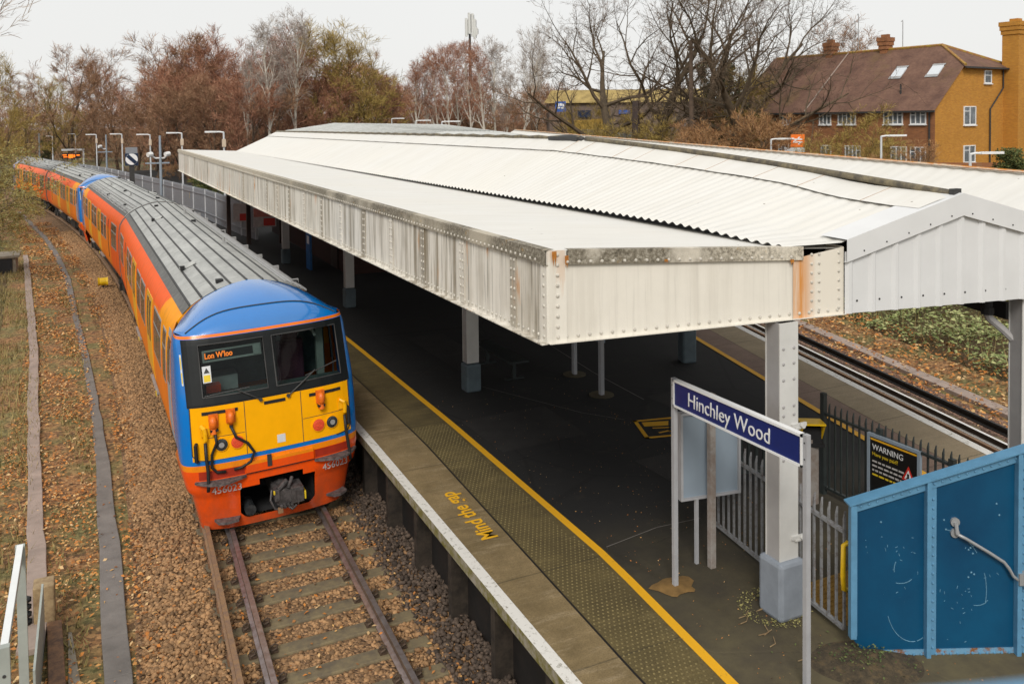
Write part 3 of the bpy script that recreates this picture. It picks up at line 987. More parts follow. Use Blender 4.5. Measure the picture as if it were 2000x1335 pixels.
    b.cyl(Mx @ Vector((-.14, -.2, .14)), Mx @ Vector((.02, -.1, .22)), .045, 8); b.cyl(Mx @ Vector((.02, -.18, .12)), Mx @ Vector((.12, -.05, .24)), .03, 8)
    b.tube([Mx @ Vector(p) for p in ((-.22, -.1, .12), (-.26, -.16, -.02), (-.20, -.2, -.16), (-.08, -.18, -.2))], .02, 6)
    b.tube([Mx @ Vector(p) for p in ((.0, -.2, -.15), (.06, -.25, -.2), (.14, -.2, -.17))], .022, 6)
    b.m(1); b.box(.27, .30, -.22, -.06, -.10, .03, Mx); b.box(-.215, -.19, -.23, -.19, .08, .14, Mx)
    b.m(2); b.box(-.16, -.08, -.23, -.18, -.24, -.15, Mx)
    b.build('coupler', [M['coupler'], M['label_yellow'], M['rail_rust']], car, bevel=.006)
    b = MB(); b.cyl((-.45, .1, .28), (-.45, .5, .28), .09, 12); b.build('buffer_drum', M['lens'], car)
    for x0 in (-.80, .95):
        c = CS(x0, .745, .012); c2 = CS(x0 + .05, .745, .012); c3 = CS(x0, .77, .012)
        text('fleet_number', '456023', .155, M['txt_grey'], car, frame(c, c2 - c, c3 - c), .002, sx=1.0)
    # cab interior seen through the windscreen
    b = MB()
    b.box(-1.2, 1.2, 1.35, 1.4, 2.0, 3.1); b.box(-1.22, 1.22, .35, .62, 2.0, 2.14)
    it = b.build('cab_interior', M['interior'], car)
    b = MB(); b.box(.28, .74, .95, 1.1, 2.0, 2.72); b.box(.36, .66, .98, 1.08, 2.7, 2.86); b.build('driver_seat', M['seat'], it, bevel=.04)
    b = MB(); b.box(-.98, -.42, .8, 1.2, 2.1, 2.34); b.m(1); b.box(-.95, -.72, .62, .8, 2.12, 2.26); b.build('cab_cabinet', [M['alu'], M['red_lamp']], it)
    b = MB(); b.box(.90, 1.02, .7, .8, 2.1, 2.95); b.box(.32, .38, 1.1, 1.2, 2.1, 3.05); b.m(1); b.box(.5, .56, 1.2, 1.3, 2.4, 3.05); b.build('cab_pillar', [M['dial'], M['poster_blue']], it)
    b = MB(); b.tube([(.62, .55, 3.03), (.8, .5, 2.95), (.84, .5, 2.85)], .025, 6); b.build('sun_visor_arm', M['alu'], it)
    # destination display, tilted with the glass
    o = CS(-.55, 2.84, -.10); fx = Vector((1, 0, 0)); fz = (CS(-.5, 2.95) - CS(-.5, 2.7)).normalized(); F = frame(o, fx, fz)
    b = MB(); b.box(-.46, .46, -.095, .095, -.14, 0., F); b.m(1); b.box(-.43, .33, -.06, .065, 0., .006, F); b.m(0); b.box(.34, .44, -.08, .08, 0, .012, F)
    ds = b.build('destination_display', [M['dial'], M['gasket']], car)
    text('display_lettering', "Lon W'loo", .125, M['led'], ds, F @ Matrix.Translation((-.43, .0, .012)), .002, 'LEFT', sx=.80, bold=.0035)
    F2 = frame(CS(-.97, 2.56, -.004), fx, fz)
    b = MB(); b.box(-.065, .065, -.13, .13, 0, .004, F2); b.m(1); b.box(-.05, .05, -.115, -.01, .004, .006, F2); b.m(2)
    b.prism([F2 @ Vector(p) for p in ((-.045, .02, .006), (.045, .02, .006), (0, .105, .006))], F2.to_3x3() @ Vector((0, 0, .002)))
    b.build('warning_label', [M['label_white'], M['label_yellow'], M['gutter']], ws)
    b = MB(); zq = 2.62
    for zz0, zz1, mi in ((2.42, 2.88, 0), (2.66, 2.84, 1), (2.45, 2.61, 1)):
        b.m(mi)
        b.grid(lambda x, z: CS(x, z, .008 + .003 * mi), [-1.335, -1.325, -1.312] if not mi else [-1.331, -1.325, -1.318], [zz0, zz1])
    b.build('side_label', [M['label_white'], M['label_yellow']], cab)
    # sides: cab door, windows, sliding doors
    for s in (-1, 1):
        b = MB(); sidepatch(b, s, 1.60, 2.12, 1.1, 3.0, .006); b.m(1); sidepatch(b, s, 1.68, 2.04, 2.1, 2.85, .010)
        cd = b.build('cab_door', [M['mast_grey'], M['dark_glass']], car)
        for y0, y1 in ((2.42, 2.98), (3.42, 4.95), (7.45, 8.75), (9.0, 10.2), (12.55, 13.75), (14.0, 14.9), (17.0, 18.9)):
            b = MB()
            sidepatch(b, s, y0, y1, 1.92, 2.86, .008)
            w = b.build('side_window', M['alu'], car)
            b = MB(); k = max(1, round((y1 - y0) / .75)); st = (y1 - y0 - .04) / k
            for q in range(k):
                sidepatch(b, s, y0 + .04 + q * st, y0 + q * st + st, 1.97, 2.52, .012, 3); sidepatch(b, s, y0 + .04 + q * st, y0 + q * st + st, 2.575, 2.82, .012, 2)
            b.build('window_pane', M['dark_glass'], w)
        for y0 in (5.45, 10.75):
            for q in (0, 1):
                a = y0 + q * .74
                b = MB(); sidepatch(b, s, a, a + .70, 1.0, 2.90, .010, 8)
                d = b.build('sliding_door', M['door'], car)
                b = MB(); sidepatch(b, s, a + (.30 if q == 0 else .12), a + (.60 if q == 0 else .42), 1.95, 2.8, .015, 4); b.build('door_window', M['dark_glass'], d)
            b = MB(); sidepatch(b, s, y0 + .70, y0 + .74, 1.0, 2.90, .008, 8); b.build('door_seal', M['black'], car)
            b = MB(); b.box(s * 1.25, s * 1.40, y0 - .05, y0 + 1.5, .88, .92); b.m(1); b.box(s * 1.40, s * 1.415, y0 + .0, y0 + .05, .84, .95); b.build('door_step', [M['alu'], M['label_yellow']], car)
        b = MB(); sidepatch(b, s, 15.75, 15.9, 1.35, 2.85, .008); b.build('vent_slot', M['black'], car)
    # underframe and bogies
    b = MB(); b.box(-1.12, 1.12, 4.6, 14.8, .42, .92); b.box(-1.25, 1.25, 1.4, CARL - .2, .80, .92)
    b.box(-1.2, -.7, 5.2, 7.6, .34, .85); b.box(-1.2, -.75, 8.2, 9.4, .40, .85); b.box(-1.2, -.7, 10.2, 13.4, .36, .85)
    b.build('underframe', M['under_frame'], car)
    for yb in (2.9, CARL - 2.9):
        b = MB()
        for s in (-1, 1):
            b.box(s * 1.0 - .06, s * 1.0 + .06, yb - 1.6, yb + 1.6, .40, .62); b.box(s * 1.02 - .1, s * 1.02 + .1, yb - .35, yb + .35, .3, .7)
            b.box(s * 1.06 - .08, s * 1.06 + .08, yb - 1.2, yb + 1.2, .18, .41); b.box(s * 1.13 - .08, s * 1.13 + .08, yb - .12, yb + .12, .12, .42)
        b.box(-1.0, 1.0, yb - .12, yb + .12, .42, .60)
        bg = b.build('bogie', M['under_frame'], car)
        for y in (yb - 1.15, yb + 1.15):
            for s in (-1, 1):
                b = MB(); b.cyl((s * .69, y, .42), (s * .82, y, .42), .42, 24); b.cyl((s * .82, y, .42), (s * 1.06, y, .42), .12, 12); b.build('wheel', M['wheel'], bg)
    return car

def set_car(o, ya, yb, rev):
    """stand the carriage on the track between stations ya (near end) and yb"""
    a = Vector((XC(ya), ya, 0)); c = Vector((XC(yb), yb, 0))
    d = (c - a).normalized()
    rz = math.atan2(-d.x, d.y)
    mid = (a + c) / 2
    if rev:
        rz += math.pi; d = -d
    o.rotation_euler = (0, R(2.2) if rev else R(-2.2), rz)
    o.location = mid - d * CARL / 2 + Vector((0, 0, .02))
car0 = make_car()
LAB = ['leading orange carriage with blue cab, yellow front panel and fleet number facing the camera',
       'second carriage behind the leading one, orange with yellow doors and grey roof',
       'third carriage, its blue cab end meeting the second carriage on the curve',
       'rearmost visible orange carriage, half hidden by the bushes at the curve']
yy = 14.25
for i in range(4):
    c = car0 if i == 0 else copy_tree(car0)
    set_car(c, yy, yy + CARL + .0, i % 2 == 1)
    tag(c, LAB[i], 'train carriage', 'carriages of the orange train')
    yy += CARL + .38

# ------------------------------------------------------------------ ground
def ground_z(x, y):
    u = x - XC(y)
    z = -.34
    if u < -4.6:
        t = min(1., (-4.6 - u) / 7.); z += 1.5 * t * t * (3 - 2 * t)
    p = Vector((x, y, 0)) - RO
    w = p.dot(RN)
    if w > 4.7 and y > -40:
        t = min(1., (w - 4.7) / 11.); z += 2.7 * t * t * (3 - 2 * t)
    return z
b = MB(); b.smooth = True
gx = [-900, -400, -200, -120, -70, -45, -30] + [-24 + .9 * i for i in range(85)] + [55, 62, 70, 85, 110, 150, 220, 400, 900, 1500]
gy = [-300, -80, -30, -12] + [-6 + 1.6 * i for i in range(75)] + [120, 130, 145, 165, 200, 260, 360, 520, 800, 1500, 2500]
b.grid(lambda x, y: (x, y, ground_z(x, y)), gx, gy)
struct(b.build('ground', M['ground']))

# ------------------------------------------------------------------ ballast beds
def bed(name, prof, path, mat):
    b = MB(); b.smooth = True
    sweep(b, prof, path)
    return struct(b.build(name, mat))
lp = left_path(YS, XC)
bed('ballast', [(-2.25, -.30), (-1.75, -.20), (-1.2, -.19), (-.75, -.20), (0, -.205), (.75, -.20), (1.2, -.20), (1.55, -.235), (2.0, -.25)], lp, M['ballast'])
bed('cess', [(-5.2, -.26), (-4.4, -.27), (-3.4, -.275), (-2.6, -.28), (-2.2, -.295)], lp, M['soil'])
rp = [(RP(a, 0).x, RP(a, 0).y, RN.x, RN.y) for a in lin(-8, 70, 40)]
bed('ballast', [(.35, -.26), (.8, -.2), (1.5, -.21), (2.3, -.2), (3.0, -.22), (4.0, -.30)], rp, M['ballast_pink'])
bed('cess', [(3.8, -.29), (4.2, -.27), (5.0, -.25), (5.6, -.12)], rp, M['soil'])
# cable trough lids beside the near track
def ribbon(name, pts, mat, z0, z1, label=None):
    """pts: (y, xl, xr)"""
    b = MB()
    n = len(pts)
    for (y0, a0, c0), (y1, a1, c1) in zip(pts, pts[1:]):
        b.prism([(a0, y0, z0), (c0, y0, z0), (c1, y1, z0), (a1, y1, z0)], (0, 0, z1 - z0))
    return struct(b.build(name, mat, bevel=.012))
def resample(pts, step):
    out = []
    y = pts[0][0]
    while y < pts[-1][0]:
        for p, q in zip(pts, pts[1:]):
            if p[0] <= y <= q[0]:
                t = (y - p[0]) / (q[0] - p[0]); j = random.uniform(-.018, .018)
                out.append((y, p[1] + (q[1] - p[1]) * t + j, p[2] + (q[2] - p[2]) * t + j)); break
        y += step
    return out
ribbon('cable_trough', resample([(3., .02, .37), (11.2, .02, .335), (14.3, .0, .32), (19, -.02, .23), (22.4, -.08, .12), (26.5, -.22, -.02), (33.8, -.58, -.40), (43.4, -1.08, -.83), (52, -1.75, -1.5), (60, -2.55, -2.3), (80, -5.2, -4.9)], .95), M['trough'], -.30, -.235)
ribbon('old_kerb', resample([(12.6, -.98, -.66), (14.2, -.95, -.68), (18.5, -1.18, -.95), (25., -1.52, -1.28), (28.2, -1.64, -1.41), (42.5, -2.55, -2.30), (52.4, -3.2, -2.98)], .62), M['trough_pink'], -.32, -.19)
# ------------------------------------------------------------------ rails
RAILP = [(-.035, 0), (.035, 0), (.037, -.035), (.012, -.05), (.010, -.125), (.070, -.145), (.070, -.16), (-.070, -.16), (-.070, -.145), (-.010, -.125), (-.012, -.05), (-.037, -.035), (-.035, 0)]
COND = [(-.032, .075), (.032, .075), (.034, .03), (.014, .01), (.014, -.05), (.05, -.07), (.05, -.09), (-.05, -.09), (-.05, -.07), (-.014, -.05), (-.014, .01), (-.034, .03), (-.032, .075)]
def rail(name, prof, path, off, mat, label, group):
    b = MB(); sweep(b, [(p[0] + off, p[1]) for p in prof], path)
    return tag(b.build(name, mat), label, 'rail', group)
ribbon2 = MB()
for i in range(44):
    a0 = -6 + .9 * i
    p = [RP(a0, 3.98), RP(a0 + .88, 3.98), RP(a0 + .88, 4.36), RP(a0, 4.36)]
    ribbon2.prism([(q.x, q.y, -.3) for q in p], (0, 0, .12))
struct(ribbon2.build('cable_trough', M['trough_pink'], bevel=.012))
rail('running_rail', RAILP, lp, -.7525, M['rail'], 'left running rail in front of the orange train, brown with worn head', 'rails of the near track')
rail('running_rail', RAILP, lp, .7525, M['rail'], 'right running rail nearest the platform, its shiny head emerging from under the train', 'rails of the near track')
rail('conductor_rail', COND, lp, -1.125, M['rail_rust'], 'rusty raised conductor rail outside the left running rail of the near track', 'rails of the near track')
rail('running_rail', RAILP, rp, .77, M['rail'], 'running rail close under the far white platform edge', 'rails of the far track')
rail('running_rail', RAILP, rp, 2.30, M['rail_shiny'], 'bright polished running rail of the far track, shining white', 'rails of the far track')
rail('check_rail', RAILP, rp, 1.90, M['rail_rust'], 'dull brown inner rail lying between the far running rails', 'rails of the far track')
rail('conductor_rail', COND, rp, 2.80, M['rail_black'], 'black conductor rail on the far side of the far track', 'rails of the far track')
# ------------------------------------------------------------------ sleepers
def make_sleeper(clips=True):
    t = thing('sleeper', 'x', 'sleeper', local=True)
    b = MB()
    b.box(-1.25, 1.25, -.125, .125, -.40, -.168)
    b.build('block', M['sleeper'], t, bevel=.02)
    if clips:
        for x in (-.885, -.62, .62, .885):
            b = MB()
            b.box(x - .045, x + .045, -.06, .06, -.17, -.145)
            b.tube([(x - .03, -.05, -.13), (x + .02, -.055, -.105), (x + .045, 0, -.10), (x + .02, .05, -.105), (x - .03, .05, -.13)], .013, 6)
            b.build('rail_clip', M['iron'], t)
        b = MB(); b.box(-1.19, -1.06, -.07, .07, -.17, -.085); b.build('insulator', M['rust_sheet'], t)
    return t
s0 = make_sleeper()
y = 3.95; i = 0
while y < 16.5:
    s = s0 if i == 0 else copy_tree(s0)
    s.location = (XC(y), y, 0); s.rotation_euler = (0, 0, random.uniform(-.012, .012))
    tag(s, 'grey brown concrete sleeper under the near track in front of the train', 'sleeper', 'sleepers of the near track')
    y += .648; i += 1
s1 = make_sleeper(False)
for i in range(26):
    s = s1 if i == 0 else copy_tree(s1)
    p = RP(-1 + i * .68, 1.535)
    s.location = (p.x, p.y, 0); s.rotation_euler = (0, 0, math.atan2(RN.y, RN.x))
    tag(s, 'sleeper under the far track beyond the far platform edge', 'sleeper', 'sleepers of the far track')

# ------------------------------------------------------------------ loose stone, leaves, grass  (uncountable stuff)
rng = np.random.default_rng(3)
def icos(seed):
    bm = bmesh.new(); bmesh.ops.create_icosphere(bm, subdivisions=1, radius=1.)
    r = np.random.default_rng(seed)
    v = np.array([q.co[:] for q in bm.verts]); f = np.array([[q.index for q in p.verts] for p in bm.faces])
    bm.free()
    v *= (1 + r.uniform(-.32, .32, (len(v), 1))); v *= r.uniform(.65, 1.25, 3)
    return v, f
def scatter(name, pts, sizes, mat, flat=.75, tmpl=6):
    T = [icos(i) for i in range(tmpl)]
    V = []; F = []; n = 0
    ids = rng.integers(0, tmpl, len(pts))
    ang = rng.uniform(0, 6.28, (len(pts), 3))
    for p, s, k, a in zip(pts, sizes, ids, ang):
        v, f = T[k]
        ca, sa = math.cos(a[0]), math.sin(a[0]); cb, sb = math.cos(a[1]), math.sin(a[1])
        m = np.array([[ca, -sa, 0], [sa, ca, 0], [0, 0, 1]]) @ np.array([[1, 0, 0], [0, cb, -sb], [0, sb, cb]])
        q = v @ m.T * s; q[:, 2] *= flat
        V.append(q + p); F.append(f + n); n += len(v)
    return raw(name, np.vstack(V), np.vstack(F), mat)
def raw(name, V, F, mat):
    me = bpy.data.meshes.new(name)
    k = F.shape[1]
    me.vertices.add(len(V)); me.vertices.foreach_set('co', V.astype(np.float32).ravel())
    me.loops.add(F.size); me.loops.foreach_set('vertex_index', F.astype(np.int32).ravel())
    me.polygons.add(len(F)); me.polygons.foreach_set('loop_start', np.arange(0, F.size, k, dtype=np.int32))
    me.update(calc_edges=True); me.materials.append(mat)
    o = bpy.data.objects.new(name, me); COL.objects.link(o)
    return o
def stuff(o, label, cat):
    return tag(o, label, cat, kind='stuff')
vXC = lambda y: 2.69 - .00138 * np.maximum(0, y - 20.) ** 2 - .032 * np.maximum(0, 14.5 - y)
# near track stones: between and outside the rails, avoiding sleeper tops and rails
N = 36000
u = rng.uniform(-2.15, 1.75, N); y = rng.uniform(4.5, 16.6, N)
slp = np.abs(((y - 3.95) / .648 + .5) % 1 - .5) * .648
keep = ~((slp < .13) & (np.abs(u) < 1.22) & (rng.random(N) > .05)) & (np.abs(np.abs(u) - .7525) > .10) & (np.abs(u + 1.125) > .07)
u, y = u[keep], y[keep]
z = -.19 - .03 * (np.abs(u) < .7) + rng.uniform(-.012, .02, len(u)) - .06 * np.clip((u - 1.1) / .4, 0, 1) - .08 * np.clip((-u - 1.75) / .4, 0, 1)
stuff(scatter('ballast_stones', np.c_[u + vXC(y), y, z], rng.uniform(.016, .036, len(u)) * rng.uniform(.8, 1.35, len(u)), M['stone']), 'loose brown ballast stones heaped between the near rails', 'gravel')
N = 22000
u = rng.uniform(-2.15, -1.2, N); y = 16.6 + 46 * rng.random(N) ** 1.5
stuff(scatter('ballast_stones', np.c_[u + vXC(y), y, -.20 + rng.uniform(-.01, .02, N) - .08 * np.clip((-u - 1.75) / .4, 0, 1)], rng.uniform(.022, .042, N) * (1 + .012 * (y - 16)), M['stone']), 'brown ballast shoulder beside the train', 'gravel')
N = 4200
u = 1.9 - .75 * rng.random(N) ** 1.3; y = rng.uniform(4.5, 17., N)
stuff(scatter('dark_stones', np.c_[u + vXC(y), y, -.22 + rng.uniform(0, .05, N)], rng.uniform(.022, .045, N), M['stone_dark']), 'dark stones along the foot of the platform wall', 'gravel')
def leaves(name, x, y, z, s, mat):
    n = len(x); a = rng.uniform(0, 6.28, n); t = rng.uniform(-.7, .7, n); t2 = rng.uniform(-.7, .7, n)
    ux = np.c_[np.cos(a), np.sin(a), t * .6]; vx = np.c_[-np.sin(a), np.cos(a), t2 * .6]
    c = np.c_[x, y, z]; s = s[:, None]
    lift = np.c_[np.zeros(n), np.zeros(n), np.full(n, 1.)] * s * .35
    V = np.stack([c - ux * s, c - vx * s * .55 + lift * .0, c + ux * s, c + vx * s * .55 + lift], 1).reshape(-1, 3)
    return raw(name, V, np.arange(4 * n).reshape(-1, 4), mat)
N = 46000
y = 6 + 64 * rng.random(N) ** 1.9; u = rng.uniform(-4.4, -1.75, N)
clump = np.sin(u * 2.3 + y * .9) + np.sin(y * 2.1 - u) * .7 + rng.normal(0, .8, N)
k = (clump > -.2) | (y < 11)
x = (u + vXC(y))[k]; y = y[k]
tro = (x > -.02 - .0016 * np.maximum(0, y - 19) ** 2) & (x < .34 - .0016 * np.maximum(0, y - 19) ** 2) & (rng.random(len(x)) > .04)
x, y = x[~tro], y[~tro]
stuff(leaves('fallen_leaves', x, y, -.25 + rng.uniform(0, .05, len(x)), rng.uniform(.017, .042, len(x)) * (1 + .02 * np.clip(y - 15, 0, 40)), M['leaf']), 'orange brown fallen leaves littering the strip left of the track', 'leaves')
N = 700
y = rng.uniform(6, 15, N); x = rng.uniform(.8, 4.0, N)
stuff(leaves('fallen_leaves', x, y, -.155 + rng.uniform(0, .02, N) * 1., rng.uniform(.02, .04, N), M['leaf']), 'scattered orange leaves on the near ballast', 'leaves')
N = 9000
a = rng.uniform(-2, 30, N); w = 2.9 + 3.6 * rng.random(N)
k = rng.random(N) < (.35 + .65 * (w > 3.3))
P = np.c_[RO.x + RD.x * a + RN.x * w, RO.y + RD.y * a + RN.y * w][k]; w = w[k]
stuff(leaves('fallen_leaves', P[:, 0], P[:, 1], np.where(w < 4.7, -.24, -.2) + rng.uniform(0, .08, len(P)) + np.clip(w - 5, 0, 3) * .12, rng.uniform(.03, .075, len(P)), M['leaf']), 'orange leaves drifted along the bank of the far track', 'leaves')
def blades(name, x, y, z, h, w, mat, lean=.5):
    n = len(x); a = rng.uniform(0, 6.28, n)
    d = np.c_[np.cos(a), np.sin(a), np.zeros(n)]; e = np.c_[-np.sin(a), np.cos(a), np.zeros(n)] * w
    c = np.c_[x, y, z]; up = np.c_[np.zeros(n), np.zeros(n), np.ones(n)]
    ln = rng.uniform(.1, lean, n)[:, None]
    V = np.stack([c - e, c + e, c + up * h[:, None] + d * ln * h[:, None]], 1).reshape(-1, 3)
    return raw(name, V, np.arange(3 * n).reshape(-1, 3), mat)
N = 26000
y = 9 + 50 * rng.random(N) ** 1.3; u = -3.55 - 3.2 * rng.random(N) - .02 * (y - 9)
k = (np.sin(u * 3 + y * .6) + np.sin(y * 1.3) * .8 + rng.normal(0, .7, N)) > -.6
y, u = y[k], u[k]; x = u + vXC(y)
zz = np.array([ground_z(a, c) for a, c in zip(x, y)])
stuff(blades('grass', x, y, zz + .05, rng.uniform(.06, .26, len(x)), .012, M['grass_y'], 1.3), 'dry yellow grass on the verge left of the old kerb', 'grass')
N = 4500
y = 12 + 30 * rng.random(N); u = rng.uniform(-3.4, -2.75, N)
k = (np.sin(u * 5 + y * .8) + rng.normal(0, .6, N)) > .5
stuff(blades('grass', (u + vXC(y))[k], y[k], np.full(k.sum(), -.27), rng.uniform(.04, .13, k.sum()), .012, M['grass_y'], 1.3), 'mossy yellow tufts between kerb and cable trough', 'grass')

# ------------------------------------------------------------------ platform
yl = [2 + .75 * i for i in range(26)] + [22 + 2. * i for i in range(50)]
def prow(xa, xb, z, ys=yl):
    b = MB()
    for y0, y1 in zip(ys, ys[1:]):
        b.face([(xa(y0), y0, z), (xb(y0), y0, z), (xb(y1), y1, z), (xa(y1), y1, z)])
    return b
E = lambda o: (lambda y: XE(y) + o)
# right hand offsets use the far edge line
def FE(o):
    return lambda y: (RO + RN * o).x + (y - (RO + RN * o).y) * RD.x / RD.y
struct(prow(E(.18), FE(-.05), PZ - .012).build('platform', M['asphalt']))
SB = lambda y: XE(y) + .70 + .2 * min(1., max(0., (y - 7) / 7.))
YL = lambda y: min(XE(y) + 1.62, 5.55 + .09 * (y - 6.67))
YW = lambda y: YL(y) + .115
struct(prow(E(.14), SB, PZ - .004).build('platform_slabs', M['slab']))
struct(prow(lambda y: SB(y) + .01, lambda y: YL(y) + .02, PZ - .004).build('tactile_paving', M['tactile']))
struct(prow(lambda y: SB(y) - .012, lambda y: SB(y) + .014, PZ - .001).build('paving_joint', M['dark_wall']))
struct(prow(YL, YW, PZ).build('yellow_line', M['yellow_line']))
b = prow(E(0), E(.15), PZ)
for y0, y1 in zip(yl, yl[1:]):
    pass
struct(b.build('white_edge_line', M['white_line']))
b = MB()
for y0, y1 in zip(yl, yl[1:]):
    b.face([(XE(y0), y0, PZ), (XE(y1), y1, PZ), (XE(y1) + .01, y1, PZ - .16), (XE(y0) + .01, y0, PZ - .16)])
    b.face([(XE(y0) + .01, y0, PZ - .16), (XE(y1) + .01, y1, PZ - .16), (XE(y1) + .34, y1, PZ - .16), (XE(y0) + .34, y0, PZ - .16)])
struct(b.build('platform_edge', M['coping_side']))
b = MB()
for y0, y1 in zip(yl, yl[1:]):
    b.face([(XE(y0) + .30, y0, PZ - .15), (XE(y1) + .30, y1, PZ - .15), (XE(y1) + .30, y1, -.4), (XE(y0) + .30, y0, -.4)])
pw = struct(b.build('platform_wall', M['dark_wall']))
for i in range(14):
    y = 5.0 + 1.45 * i
    b = MB(); b.box(XE(y) + .06, XE(y) + .31, y - .06, y + .06, -.4, PZ - .165)
    b.build('wall_post', M['wall_post'], pw)
b = MB()                                   # studs of the tactile strip
y = 4.9
while y < 15:
    for k in range(int((YL(y) - SB(y)) / .064) - 1):
        b.dome((SB(y) + .05 + .064 * k + (.032 if int(round(y / .064)) % 2 else 0), y, PZ - .004), (0, 0, 1), .0135, .006, 5)
    y += .064
struct(b.build('tactile_studs', M['tactile_stud']))
# far side of the island platform
struct(prow(FE(-.98), FE(-.17), PZ - .004).build('platform_slabs', M['slab_far']))
struct(prow(FE(-1.62), FE(-.99), PZ - .004).build('tactile_paving', M['tactile_far']))
struct(prow(FE(-1.75), FE(-1.62), PZ).build('yellow_line', M['yellow_line']))
struct(prow(FE(-.18), FE(0), PZ).build('white_edge_line', M['white_line']))
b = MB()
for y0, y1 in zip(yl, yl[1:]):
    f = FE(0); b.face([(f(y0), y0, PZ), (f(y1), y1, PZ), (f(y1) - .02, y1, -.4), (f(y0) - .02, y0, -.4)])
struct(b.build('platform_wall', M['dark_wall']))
# painted lettering and boxed symbol
lm = frame((4.74, 11.30, PZ + .004), (0, 1, 0), (-1, 0, 0))
struct(text('mind_the_gap_lettering', 'Mind the gap', .34, M['yellow_text'], None, lm, .001, sx=.92, bold=.006))
def strip(b, pts, w, z):
    for p, q in zip(pts, pts[1:]):
        p = Vector((*p, 0)); q = Vector((*q, 0)); d = (q - p).normalized(); n = Vector((-d.y, d.x, 0)) * w / 2; d = d * w / 2
        b.face([(a.x, a.y, z) for a in (p - d - n, q + d - n, q + d + n, p - d + n)])
b = MB(); o = Vector((9.03, 13.42)); ux = Vector((.974, -.225)); vx = Vector((-.34, -.94)) * .86
Q = lambda s, t: tuple(o + ux * s + vx * t)
strip(b, [Q(1.7, 0), Q(0, 0), Q(0, 1), Q(1.7, 1)], .075, PZ - .006)
b.face([(*Q(.1, .10), PZ - .007), (*Q(.62, .16), PZ - .007), (*Q(.55, .42), PZ - .007), (*Q(.1, .36), PZ - .007)])
strip(b, [Q(.25, .5), Q(.55, .55), Q(1.2, .70)], .05, PZ - .006); strip(b, [Q(.3, .78), Q(.5, .72), Q(.55, .86)], .05, PZ - .006)
struct(b.build('painted_box_marking', M['yellow_line']))

b = MB()
for x0, x1, y0, y1 in ((6.2, 7.9, 13.2, 15.0), (7.4, 8.3, 18, 21.5), (10.1, 11.2, 12.2, 14.6), (8.0, 9.6, 10.6, 11.9)):
    b.face([(x0, y0, PZ - .009), (x1, y0 + .08, PZ - .009), (x1 + .05, y1, PZ - .009), (x0 - .04, y1 - .05, PZ - .009)])
struct(b.build('tarmac_patch', M['tarmac_patch']))
b = MB()
strip(b, [(6.0, 9.6), (6.9, 9.75), (7.6, 9.7)], .012, PZ - .008); strip(b, [(10.3, 19.2), (10.0, 16.5), (9.9, 14.4)], .02, PZ - .008); strip(b, [(7.3, 16.9), (8.4, 14.3), (8.9, 13.6)], .012, PZ - .008)
struct(b.build('tarmac_joint', M['trough']))

# ------------------------------------------------------------------ platform canopy
FX, FY0, FY1 = 4.15, 7.72, 47.2
ZB = 4.25
ft = lambda y: 5.20 + .11 * (y - FY0) / (FY1 - FY0)
cn = thing('platform_canopy', 'long cream riveted canopy with white corrugated roof standing over the platform on steel columns', 'canopy', (7, 7.3, PZ))
STIFF = [8.5, 9.95, 11.35, 12.75, 14.2, 15.7, 17.15, 18.7, 20.25, 21.6, 23.0, 24.9, 26.8, 28.9, 31.0, 33.2, 35.4, 37.6, 39.8, 42.0, 44.2]
ny = 26
b = MB()
for i in range(ny):
    y0 = FY0 + (FY1 - FY0) * i / ny; y1 = FY0 + (FY1 - FY0) * (i + 1) / ny
    b.face([(FX, y0, ZB), (FX, y1, ZB), (FX, y1, ft(y1) - .14), (FX, y0, ft(y0) - .14)])
b.box(FX - .075, FX + .0, FY0, FY1, ZB - .012, ZB)
b.box(FX, FX + .16, FY0 + .02, FY1, ZB - .012, ZB - .002)
for i, y in enumerate(STIFF):
    b.m(2 if i % 2 == 0 else 0); b.box(FX - .012, FX - .001, y - .075, y + .075, ZB + .02, ft(y) - .152)
b.m(1)
y = FY0 + .09
while y < 34:
    b.dome((FX - .002, y, ZB + .055), (-1, 0, 0), .021, .015, 6); y += .115
for k, y in enumerate(STIFF[:13]):
    for dy in (-.04, .04):
        z = ZB + .12
        while z < ft(y) - .2:
            b.dome((FX - .012, y + dy, z), (-1, 0, 0), .02, .014, 6); z += .105
y = FY0 + .2
while y < 30:
    b.dome((FX - .035, y, ft(y) - .118), (-1, 0, 0), .019, .013, 6); y += .115
fas = b.build('edge_girder', [M['fascia'], M['rivet'], M['fascia_dark']], cn)
b = MB()
n = 60
for i in range(n):
    y0 = FY0 - .02 + (FY1 - FY0 + .02) * i / n; y1 = FY0 - .02 + (FY1 - FY0 + .02) * (i + 1) / n
    z0, z1 = ft(y0), ft(y1)
    b.face([(FX - .035, y0, z0 - .15), (FX - .035, y1, z1 - .15), (FX - .035, y1, z1), (FX - .035, y0, z0)])
    b.face([(FX - .035, y0, z0), (FX - .035, y1, z1), (FX + .07, y1, z1 + .004), (FX + .07, y0, z0 + .004)])
    b.face([(FX - .035, y0, z0 - .15), (FX - .035, y1, z1 - .15), (FX, y1, z1 - .15), (FX, y0, z0 - .15)])
b.build('edge_trim', M['lichen'], cn)
